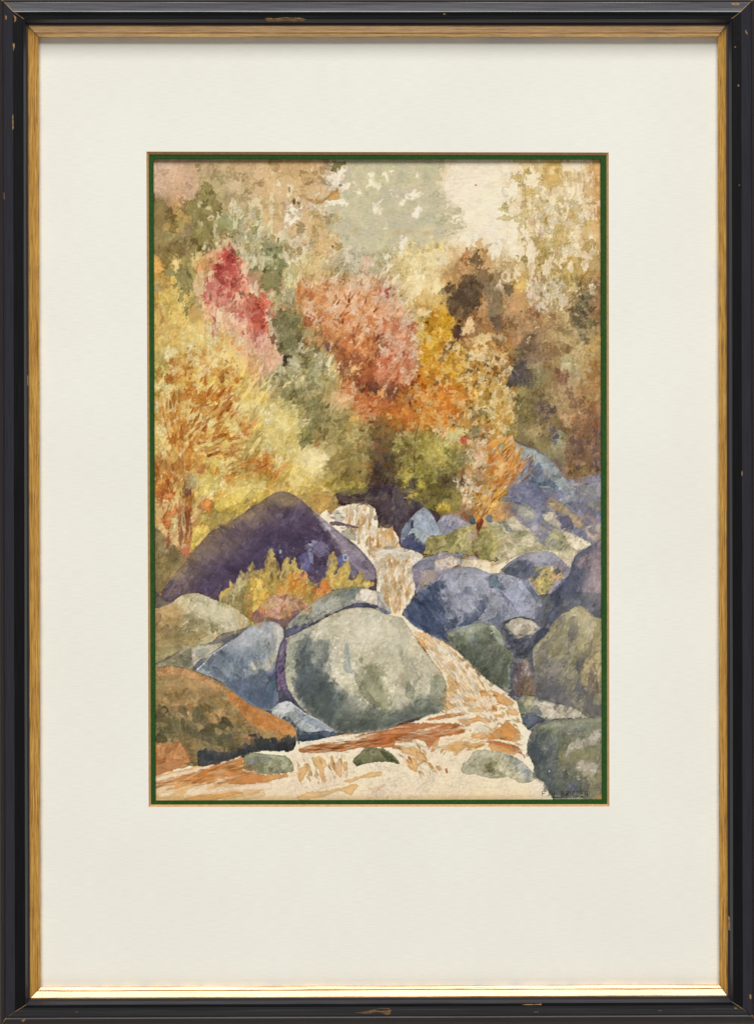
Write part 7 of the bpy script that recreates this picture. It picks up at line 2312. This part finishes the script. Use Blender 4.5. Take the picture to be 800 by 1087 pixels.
class Mat:
    def __init__(self, name):
        self.m = bpy.data.materials.new(name)
        self.m.use_nodes = True
        self.t = self.m.node_tree
        self.b = self.t.nodes['Principled BSDF']

    def node(self, kind, **kw):
        n = self.t.nodes.new(kind)
        for k, v in kw.items():
            if k in n.inputs:
                n.inputs[k].default_value = v
            else:
                setattr(n, k, v)
        return n

    def wire(self, a, ao, b, bi):
        self.t.links.new(a.outputs[ao], b.inputs[bi])

    def coords(self, out, scale):
        c = self.node('ShaderNodeTexCoord')
        m = self.node('ShaderNodeMapping')
        m.inputs['Scale'].default_value = scale
        self.wire(c, out, m, 'Vector')
        return m

    def noise(self, vec, scale=1.0, detail=4, rough=0.55):
        n = self.node('ShaderNodeTexNoise', Scale=scale, Detail=detail, Roughness=rough)
        self.wire(vec, 'Vector', n, 'Vector')
        return n

    def ramp(self, src, stops, out='Fac'):
        r = self.node('ShaderNodeValToRGB')
        e = r.color_ramp.elements
        while len(e) < len(stops):
            e.new(0.5)
        for k, (p, c) in enumerate(stops):
            e[k].position, e[k].color = p, c
        self.wire(src, out, r, 'Fac')
        return r

    def mix(self, fac, a, b, mode='MIX'):
        n = self.node('ShaderNodeMix', data_type='RGBA', blend_type=mode)
        for val, idx in ((fac, 0), (a, 6), (b, 7)):
            if isinstance(val, (int, float, tuple)):
                n.inputs[idx].default_value = val
            else:
                self.t.links.new(val, n.inputs[idx])
        return n.outputs[2]

    def bump(self, src, out, strength, dist):
        n = self.node('ShaderNodeBump', Strength=strength, Distance=dist)
        self.wire(src, out, n, 'Height')
        self.wire(n, 'Normal', self.b, 'Normal')
        return n

    def set(self, **kw):
        for k, v in kw.items():
            self.b.inputs[k.replace('_', ' ')].default_value = v
        return self


def lacquer(name, dark, mid, high, rough, spec):
    """worn black lacquer: dust, faint rubbed streaks along the rail, tiny nicks"""
    m = Mat(name)
    v = m.coords('UV', (0.02, 0.9, 1))
    n = m.noise(v, 1.0, 5, 0.6)
    r = m.ramp(n, [(0.3, lin(dark)), (0.62, lin(mid)), (0.85, lin(high))])
    v2 = m.coords('UV', (0.55, 0.55, 1))
    n2 = m.noise(v2, 1.0, 2, 0.5)
    r2 = m.ramp(n2, [(0.765, (0, 0, 0, 1)), (0.79, (1, 1, 1, 1))])
    c = m.mix(r2.outputs['Color'], r.outputs['Color'], lin('6b5c4a'))
    m.t.links.new(c, m.b.inputs['Base Color'])
    rr = m.ramp(n, [(0.3, (rough, rough, rough, 1)), (0.8, (rough + .14, rough + .14, rough + .14, 1))])
    m.wire(rr, 'Color', m.b, 'Roughness')
    m.b.inputs['Specular IOR Level'].default_value = spec
    m.bump(n, 'Fac', 0.15, 0.0002)
    return m.m


def brown_wood():
    m = Mat('dark_brown_wood')
    v = m.coords('UV', (0.03, 1.2, 1))
    n = m.noise(v, 1.0, 5, 0.6)
    r = m.ramp(n, [(0.3, lin('160e10')), (0.7, lin('2c2021'))])
    m.wire(r, 'Color', m.b, 'Base Color')
    m.set(Roughness=0.5)
    return m.m


def gilt():
    """rubbed gold over reddish brown grain that runs along the slip"""
    m = Mat('rubbed_gilt')
    v = m.coords('UV', (0.018, 0.75, 1))
    n = m.noise(v, 1.0, 6, 0.65)
    r = m.ramp(n, [(0.30, lin('7a4a24')), (0.43, lin('be8a3c')), (0.58, lin('dcaa50')), (0.78, lin('ecca7c'))])
    v2 = m.coords('UV', (0.05, 2.4, 1))
    n2 = m.noise(v2, 1.0, 3, 0.6)
    r2 = m.ramp(n2, [(0.38, lin('5a3a20')), (0.50, (1, 1, 1, 1))])
    c = m.mix(0.6, r.outputs['Color'], r2.outputs['Color'], 'MULTIPLY')
    m.t.links.new(c, m.b.inputs['Base Color'])
    m.set(Metallic=0.08, Roughness=0.25)
    m.b.inputs['Specular IOR Level'].default_value = 0.9
    m.bump(n, 'Fac', 0.25, 0.0003)
    return m.m


def mount_card(name, base, dark, laid=1.0):
    """laid card: fine ribs across, a little mottling and the odd fleck"""
    m = Mat(name)
    v = m.coords('Object', (110, 1, 2100))
    n = m.noise(v, 1.0, 2, 0.5)
    r = m.ramp(n, [(0.30, dark), (0.66, base)])
    v2 = m.coords('Object', (9, 9, 9))
    n2 = m.noise(v2, 1.0, 3, 0.55)
    r2 = m.ramp(n2, [(0.3, (0.965, 0.965, 0.955, 1)), (0.7, (1, 1, 1, 1))])
    c = m.mix(1.0, r.outputs['Color'], r2.outputs['Color'], 'MULTIPLY')
    v3 = m.coords('Object', (420, 420, 420))
    n3 = m.noise(v3, 1.0, 1, 0.5)
    r3 = m.ramp(n3, [(0.80, (0, 0, 0, 1)), (0.84, (0.45, 0.45, 0.45, 1))])
    c = m.mix(r3.outputs['Color'], c, lin('9a8f76'))
    m.t.links.new(c, m.b.inputs['Base Color'])
    m.set(Roughness=0.9)
    m.b.inputs['Specular IOR Level'].default_value = 0.1
    m.bump(n, 'Fac', 0.10 * laid, 0.0002)
    return m.m


def plain(name, a, b, rough=0.8, scale=900):
    m = Mat(name)
    v = m.coords('Object', (scale, scale, scale))
    n = m.noise(v, 1.0, 3, 0.6)
    r = m.ramp(n, [(0.3, a), (0.7, b)])
    m.wire(r, 'Color', m.b, 'Base Color')
    m.set(Roughness=rough)
    m.b.inputs['Specular IOR Level'].default_value = 0.15
    return m.m


def paint_mat():
    m = Mat('watercolour_on_paper')
    a = m.node('ShaderNodeAttribute', attribute_name='paint')
    m.wire(a, 'Color', m.b, 'Base Color')
    v = m.coords('Object', (260, 1, 900))
    n = m.noise(v, 1.0, 3, 0.6)
    m.bump(n, 'Fac', 0.22, 0.0003)
    m.set(Roughness=0.95)
    m.b.inputs['Specular IOR Level'].default_value = 0.05
    return m.m


M_SHEEN = lacquer('lacquer_grey_sheen', '222228', '2d2d36', '424047', 0.28, 0.5)  # black lacquer, greyed: the sheen on the sloped facets is put into the colour
M_NO_SHEEN = lacquer('lacquer_no_sheen', '060608', '0c0c10', '1a1718', 0.38, 0.2)  # same lacquer, blacker: the flat band's dark reflection is put into the colour
M_BROWN, M_GILT = brown_wood(), gilt()
M_RAW = plain('bare_wood', lin('75583a'), lin('b08c62'), 0.8, 500)
M_MOUNT = mount_card('cream_mount_card', lin('f1f0e7'), lin('eae9df'))
M_CORE = plain('tan_card_core', lin('c29560'), lin('d8ae7a'), 0.9, 400)
M_GREEN = plain('green_card', lin('1e4216'), lin('2b5522'), 0.6, 700)
M_BACK = plain('backing_board', lin('191310'), lin('2a201a'), 0.9, 200)
M_WALL = plain('painted_plaster', lin('d8d6d0'), lin('e2e0da'), 0.9, 40)
M_PAINT = paint_mat()
M_INK = plain('dark_ink', lin('17120e'), lin('241c16'), 0.9, 900)

# ------------------------------------------------------------------ the wall behind
me = mesh_of('wall', [(-4, 0, -1.5), (4, 0, -1.5), (4, 0, 4.5), (-4, 0, 4.5)], [(0, 1, 2, 3)])
wall = link('wall', me, M_WALL)
wall.location.y = 0.0145
wall['kind'] = 'structure'

# ------------------------------------------------------------------ the frame
root = bpy.data.objects.new('framed_picture', None)
root.empty_display_size = 0.05
root.location = (0, 0.0, 0)
COL.objects.link(root)
root['label'] = 'framed watercolour of an autumn waterfall and boulders, cream mount, black and gilt wood frame'
root['category'] = 'picture'

# for every side: distances of the moulding's lines from the picture's outer edge
BANDS = {'top': (-3, 2.0, 12.6, 20.4, 26.8, 39.6), 'left': (-3, 3.8, 14.0, 25.0, 29.8, 41.6),
         'right': (-3, 3.4, 13.8, 24.0, 29.8, 39.0), 'bottom': (-3, 6.5, 13.6, 20.2, 26.6, 39.2)}
# one profile for all four: (band, offset within the band 0..1, height, which part)
PROFILE = [(0, 0.0, -19.0, 'w'), (0, 0.0, 14.0, 'w'), (0, 0.35, 18.0, 'w'), (0, 0.85, 20.8, 'w'), (1, 0.0, 20.0, 'w'),
           (1, 0.10, 20.6, 'b'), (1, 0.35, 22.3, 'b'), (1, 0.65, 24.3, 'b'), (1, 0.90, 25.9, 'b'), (1, 1.0, 26.3, 'b'),
           (2, 0.10, 26.1, 'c'), (2, 0.5, 25.4, 'c'), (2, 0.92, 25.3, 'c'), (2, 1.0, 24.8, 'c'),
           (3, 0.25, 23.0, 'b'), (3, 0.55, 20.6, 'b'), (3, 0.62, 18.8, 'w'), (3, 1.0, 18.4, 'w'),
           (4, 0.03, 14.4, 'g'), (4, 0.10, 14.2, 'g'), (4, 0.60, 10.6, 'g'), (4, 0.64, 10.0, 'g'), (4, 0.70, 10.0, 'g'),
           (4, 0.84, 9.0, 'g'), (4, 0.95, 8.2, 'g'), (4, 1.0, 5.6, 'g'), (4, 1.0, -1.0, 'g')]


def band_pos(side, k):
    b, o = PROFILE[k][:2]
    B = BANDS[side]
    return B[b] + (B[b + 1] - B[b]) * o


def side_line(side, d, t):
    """point of the moulding line d on that side at position t (picture units along it)"""
    if side == 'top':
        return (t, d)
    if side == 'bottom':
        return (t, 1087 - d - 3.0 * t / 800)
    if side == 'left':
        return (d + 2.2 * t / 1087, t)
    return (800 - d + 1.7 * t / 1087, t)


def corner(hs, vs, k):
    dh, dv = band_pos(hs, k), band_pos(vs, k)
    x, y = (dv, dh)
    for _ in range(4):
        y = side_line(hs, dh, x)[1]
        x = side_line(vs, dv, y)[0]
    return x, y


ENDS = {'top': ('left', 'right'), 'bottom': ('left', 'right'), 'left': ('top', 'bottom'), 'right': ('top', 'bottom')}


def rail_mesh(side, kinds, name):
    """one mitred length of moulding; kinds picks the strip of the profile"""
    idx = [k for k, p in enumerate(PROFILE) if p[3] in kinds]
    if 'g' in kinds:
        idx = idx
    else:
        idx = idx + [max(idx) + 1] if max(idx) + 1 < len(PROFILE) else idx
    hor = side in ('top', 'bottom')
    e0, e1 = ENDS[side]
    rings = 26
    gap = 0.32
    verts, uvs, faces, mats = [], [], [], []
    stations = [0.0, None] + [r / rings for r in range(1, rings)] + [None, 1.0]
    L = 800 if hor else 1087
    nj = len(idx)
    for si, t in enumerate(stations):
        for k in idx:
            h = PROFILE[k][2]
            d = band_pos(side, k)
            a = corner(side, e0, k) if hor else corner(e0, side, k)
            b = corner(side, e1, k) if hor else corner(e1, side, k)
            ax = a[0] if hor else a[1]
            bx = b[0] if hor else b[1]
            lo, hi = ax + gap, bx - gap
            if t is None:
                pos = lo + 1.0 if si == 1 else hi - 1.0
            else:
                pos = lo + (hi - lo) * t
            wob = 0.18 * math.sin(pos * 0.013 + k) + 0.10 * math.sin(pos * 0.041 + 2.3 * k)
            if k == len(PROFILE) - 1 or PROFILE[k][0] == 0:
                wob = 0
            x, y = side_line(side, d + 0.5 * wob, pos)
            verts.append(W(x, y, h))
            uvs.append((pos + {'top': 0, 'left': 1500, 'right': 3100, 'bottom': 4700}[side], d * 1.0 + 60 * len(side)))
    ns = len(stations)
    for s in range(ns - 1):
        for j in range(nj - 1):
            a = s * nj + j
            q = (a, a + 1, a + nj + 1, a + nj)
            if side in ('left', 'bottom'):
                q = q[::-1]
            faces.append(q)
            k = idx[j + 1]
            worn = (s == 0 or s == ns - 2) and hor and 2 <= idx[j] <= 12
            mats.append(2 if worn else {'w': 1, 'c': 3}.get(PROFILE[k][3], 0))
    # the sawn ends
    for s in (0, ns - 1):
        faces.append(tuple(s * nj + j for j in range(nj)))
        mats.append(0)
    return mesh_of(name, verts, faces, uvs, mats)


def prof_height(side, d):
    ds = [band_pos(side, k) for k in range(1, len(PROFILE) - 1)]
    hs = [PROFILE[k][2] for k in range(1, len(PROFILE) - 1)]
    return float(np.interp(d, ds, hs))


RAILS = {}
for side in ('top', 'bottom', 'left', 'right'):
    r = link('frame_rail', rail_mesh(side, 'bwc', 'frame_rail'), [M_SHEEN, M_BROWN, M_RAW, M_NO_SHEEN], root)
    RAILS[side] = r
    link('gilt_slip', rail_mesh(side, 'g', 'gilt_slip'), [M_GILT, M_GILT, M_GILT], root)

# chips and knocks in the lacquer, where the bare wood shows
CHIPS = [
    ('top', [(281, 20.2), (284, 19.0), (292, 19.6), (303, 18.4), (311, 18.9), (318, 18.6), (325, 20.6), (322, 22.2), (312, 22.6), (304, 21.9), (294, 22.8), (284, 22.4)]),
    ('top', [(775, 3.6), (780, 2.8), (785, 3.9), (783.5, 5.4), (777, 5.2)]),
    ('top', [(470, 14.4), (473, 14.2), (473, 15.4), (470.5, 15.6)]),
    ('left', [(5.4, 17.0), (6.6, 16.2), (7.6, 18.0), (7.2, 20.6), (5.8, 21.2)]),
    ('left', [(14.6, 15.0), (16.2, 17.0), (17.8, 19.2), (17.2, 22.4), (15.4, 23.6), (15.6, 19.8)]),
    ('left', [(14.2, 46.2), (15.6, 45.8), (16.0, 49.5), (14.8, 54.0), (14.0, 50.0)]),
    ('left', [(29.4, 398), (30.6, 399.5), (30.8, 408), (29.6, 409)]),
    ('left', [(13.2, 122), (14.4, 121), (14.9, 136), (13.6, 138)]),
    ('left', [(4.2, 205), (5.0, 204), (5.2, 211), (4.4, 212)]),
    ('right', [(790, 32.2), (791.4, 31.6), (792.6, 35.0), (792.8, 37.0), (791.2, 35.6)]),
    ('right', [(782.2, 90.2), (783.4, 89.8), (784, 91.2), (782.8, 91.9)]),
    ('right', [(779.0, 49.4), (780.4, 49.0), (780.6, 50.4), (779.4, 50.7)]),
    ('right', [(783.6, 196), (784.5, 196), (784.6, 197.3), (783.7, 197.5)]),
    ('right', [(772.0, 972), (773.8, 974), (774.2, 988), (772.4, 987)]),
    ('right', [(794.8, 1056), (796.2, 1055.4), (797.0, 1058), (796.4, 1060.6), (795.0, 1060.2)]),
    ('right', [(786.6, 500), (787.4, 499.6), (787.5, 505), (786.7, 505.4)]),
    ('bottom', [(377, 1074.6), (390, 1073.2), (404, 1070.2), (412, 1070.2), (415.5, 1072.4), (414, 1076.6), (410, 1077.4), (409, 1073.8), (398, 1074.6), (388, 1076.2)]),
    ('bottom', [(553, 1066.2), (566, 1065.8), (575, 1065.4), (574, 1066.8), (560, 1067.2)]),
    ('bottom', [(566, 1074.0), (571, 1073.6), (571, 1074.6), (567, 1074.9)]),
    ('bottom', [(698, 1072.6), (702, 1072.2), (702, 1073.2), (699, 1073.5)]),
    ('bottom', [(779.0, 1069.6), (781.2, 1069.8), (781.8, 1071.4), (779.6, 1071.2)]),
    ('bottom', [(22.8, 1083.4), (25.4, 1081.6), (28.0, 1081.8), (27.2, 1083.2), (24.6, 1085.2)]),
    ('bottom', [(80.6, 1073.8), (82.4, 1073.4), (82.6, 1074.9), (81.0, 1075.1)]),
    ('bottom', [(17.6, 1066.4), (19.4, 1065.8), (20.0, 1068.4), (18.0, 1071.0), (16.6, 1070.6)]),
]
crng = np.random.default_rng(3)
for side, pts in CHIPS:
    cx = sum(p[0] for p in pts) / len(pts)
    cy = sum(p[1] for p in pts) / len(pts)
    fine = []
    for i, p in enumerate(pts):                 # a splintery outline
        q = pts[(i + 1) % len(pts)]
        for t in (0.0, 0.5):
            fine.append((p[0] + (q[0] - p[0]) * t + crng.uniform(-0.3, 0.3), p[1] + (q[1] - p[1]) * t + crng.uniform(-0.2, 0.2)))

    def dist_of(x, y):
        if side == 'top': return y
        if side == 'bottom': return 1087 - y - 3.0 * x / 800
        if side == 'left': return x - 2.2 * y / 1087
        return 800 + 1.7 * y / 1087 - x
    vs = [W(cx, cy, prof_height(side, dist_of(cx, cy)) + 0.35)]
    for x, y in fine:
        vs.append(W(x, y, prof_height(side, dist_of(x, y)) + 0.15))
    n = len(fine)
    fs = [(0, 1 + (i + 1) % n, 1 + i) for i in range(n)]
    link('paint_chip', mesh_of('paint_chip', vs, fs), M_RAW, RAILS[side])

# backing board that closes the frame behind
bx = [W(*corner('top', 'left', 22), -14), W(*corner('top', 'right', 22), -14), W(*corner('bottom', 'right', 22), -14), W(*corner('bottom', 'left', 22), -14)]
ox = [W(2, 2, -15), W(798, 2, -15), W(798, 1085, -15), W(2, 1085, -15)]
link('backing_board', mesh_of('backing_board', ox + [(v[0], v[1] + 0.002, v[2]) for v in ox],
     [(0, 1, 2, 3), (4, 7, 6, 5), (0, 4, 5, 1), (1, 5, 6, 2), (2, 6, 7, 3), (3, 7, 4, 0)]), M_BACK, root)

# ------------------------------------------------------------------ mounts
OUT = [(33, 32), (768, 32), (770, 1053), (35, 1056)]
WIN = [(155.6, 160.9), (645.6, 161.9), (646.3, 856.1), (158.0, 856.6)]


def inset(q, d):
    return [(q[0][0] + d, q[0][1] + d), (q[1][0] - d, q[1][1] + d), (q[2][0] - d, q[2][1] - d), (q[3][0] + d, q[3][1] - d)]


def ring(name, a, ha, b, hb, mat, parent, sub=1, thick=None):
    """flat frame between two quads; thick closes it into a board of that depth"""
    v = [W(x, y, ha) for x, y in a] + [W(x, y, hb) for x, y in b]
    f = [(i, i + 4, (i + 1) % 4 + 4, (i + 1) % 4) for i in range(4)]
    if thick:
        v += [W(x, y, ha - thick) for x, y in a] + [W(x, y, hb - thick) for x, y in b]
        f += [(i + 8, (i + 1) % 4 + 8, (i + 1) % 4 + 12, i + 12) for i in range(4)]
        f += [(i, (i + 1) % 4, (i + 1) % 4 + 8, i + 8) for i in range(4)]
    return link(name, mesh_of(name, v, f), mat, parent)


mount = ring('mount', OUT, 0.0, WIN, 0.0, M_MOUNT, root)
w2 = [(WIN[0][0] + 2.4, WIN[0][1] + 3.0), (WIN[1][0] - 2.4, WIN[1][1] + 3.0), (WIN[2][0] - 2.4, WIN[2][1] - 2.5), (WIN[3][0] + 2.4, WIN[3][1] - 2.5)]
ring('bevel', WIN, 0.0, w2, -3.0, M_CORE, mount)
green = ring('green_mount', inset(w2, -8), -3.02, w2, -3.02, M_GREEN, root)
SIGHT = [(163.2, 168.9), (636.6, 169.4), (638.3, 848.4), (165.6, 849.6)]
g_top = ring('green_mount_face', w2, -3.0, inset(SIGHT, -0.5), -3.0, M_GREEN, green)
ring('green_mount_edge', inset(SIGHT, -0.5), -3.0, SIGHT, -7.3, M_GREEN, green)

# ------------------------------------------------------------------ the painted sheet
HS = -7.6
xs = CX0 + np.arange(NX) / KS
ys = CY0 + np.arange(NY) / KS
f = (DIST - HS * S) / DIST
GX, GY = np.meshgrid(xs, ys)
VX = ((GX - 400) * S * f).astype(np.float32)
VZ = (HZ + (543.5 - GY) * S * f).astype(np.float32)
rgb = cv.c.astype(np.float32)
rgb = np.where(rgb <= 0.04045, rgb / 12.92, ((rgb + 0.055) / 1.055) ** 2.4)
ids = np.arange(NX * NY).reshape(NY, NX)
FA = np.stack([ids[1:, :-1], ids[1:, 1:], ids[:-1, 1:], ids[:-1, :-1]], -1).reshape(-1, 4)
FID = cv.id[:-1, :-1].reshape(-1)


def sheet_part(name, face_sel, parent):
    fq = FA[face_sel]
    used, inv = np.unique(fq, return_inverse=True)
    co = np.empty((len(used), 3), np.float32)
    co[:, 0] = VX.reshape(-1)[used]
    co[:, 1] = -HS * S
    co[:, 2] = VZ.reshape(-1)[used]
    me = bpy.data.meshes.new(name)
    me.vertices.add(len(used))
    me.vertices.foreach_set('co', co.reshape(-1))
    n = len(fq)
    me.loops.add(n * 4)
    me.loops.foreach_set('vertex_index', inv.reshape(-1).astype(np.int32))
    me.polygons.add(n)
    me.polygons.foreach_set('loop_start', np.arange(0, n * 4, 4, dtype=np.int32))
    me.polygons.foreach_set('loop_total', np.full(n, 4, np.int32))
    me.update(calc_edges=True)
    at = me.color_attributes.new('paint', 'FLOAT_COLOR', 'POINT')
    c4 = np.ones((len(used), 4), np.float32)
    c4[:, :3] = rgb.reshape(-1, 3)[used]
    at.data.foreach_set('color', c4.reshape(-1))
    return link(name, me, M_PAINT, parent)


sheet = sheet_part('watercolour_sheet', FID == 0, root)
sheet['label'] = 'watercolour of a rocky autumn stream with a small waterfall'
for k in range(1, len(cv.names)):
    sel = FID == k
    if sel.sum() < 60:
        continue
    nm, _, lab = cv.names[k].partition('~')
    o = sheet_part(nm, sel, sheet)
    if lab:
        o['label'] = lab.replace('_', ' ')

# ------------------------------------------------------------------ signature, thin pen strokes on the sheet
SIG = {'F': [[(0, 0), (0, 6)], [(0, 0), (3.4, 0)], [(0, 2.8), (2.8, 2.8)]],
       '.': [[(0, 5.6), (0.5, 6)]],
       'H': [[(0, 0), (0, 6)], [(3.2, 0), (3.2, 6)], [(0, 3), (3.2, 3)]],
       'B': [[(0, 0), (0, 6)], [(0, 0), (2.4, 0.4), (2.6, 2.2), (0, 2.9)], [(0, 2.9), (3, 3.6), (2.8, 5.6), (0, 6)]],
       'R': [[(0, 0), (0, 6)], [(0, 0), (2.6, 0.5), (2.6, 2.4), (0, 3)], [(1, 3), (3, 6)]],
       'I': [[(0, 0), (0, 6)]],
       'G': [[(3, 1), (1.4, 0), (0, 2), (0, 4.2), (1.4, 6), (3, 5.2), (3, 3.4), (1.8, 3.4)]],
       'D': [[(0, 0), (0, 6)], [(0, 0), (2.4, 1), (3, 3.2), (2.2, 5.4), (0, 6)]],
       'E': [[(0, 0), (0, 6)], [(0, 0), (3, 0)], [(0, 2.9), (2.4, 2.9)], [(0, 6), (3, 6)]],
       'N': [[(0, 6), (0, 0), (3, 6), (3, 0)]]}
vs, fs = [], []


def stroke(p, w=0.55):
    for (ax, ay), (bx_, by_) in zip(p, p[1:]):
        L = math.hypot(bx_ - ax, by_ - ay) or 1
        nx_, ny_ = -(by_ - ay) / L * w / 2, (bx_ - ax) / L * w / 2
        n = len(vs)
        for x, y in ((ax + nx_, ay + ny_), (bx_ + nx_, by_ + ny_), (bx_ - nx_, by_ - ny_), (ax - nx_, ay - ny_)):
            vs.append(W(x, y, HS + 0.25))
        fs.append((n, n + 1, n + 2, n + 3))


for ch, x in (('F', 575.2), ('.', 580.2), ('H', 585.2), ('.', 590.4), ('B', 595.6), ('R', 600.4), ('I', 605.2), ('G', 607.2), ('D', 611.6), ('E', 616.0), ('N', 620.4)):
    for st in SIG[ch]:
        stroke([(x + a * 0.86, 839.6 + b * 0.95) for a, b in st], 0.5 if ch == 'F' else 0.42)
stroke([(584.5, 846.6), (604, 846.2), (620, 846.0)], 0.4)
sig = link('signature', mesh_of('signature', vs, fs), M_INK, sheet)
sig['label'] = 'small dark pen signature in the bottom right corner'
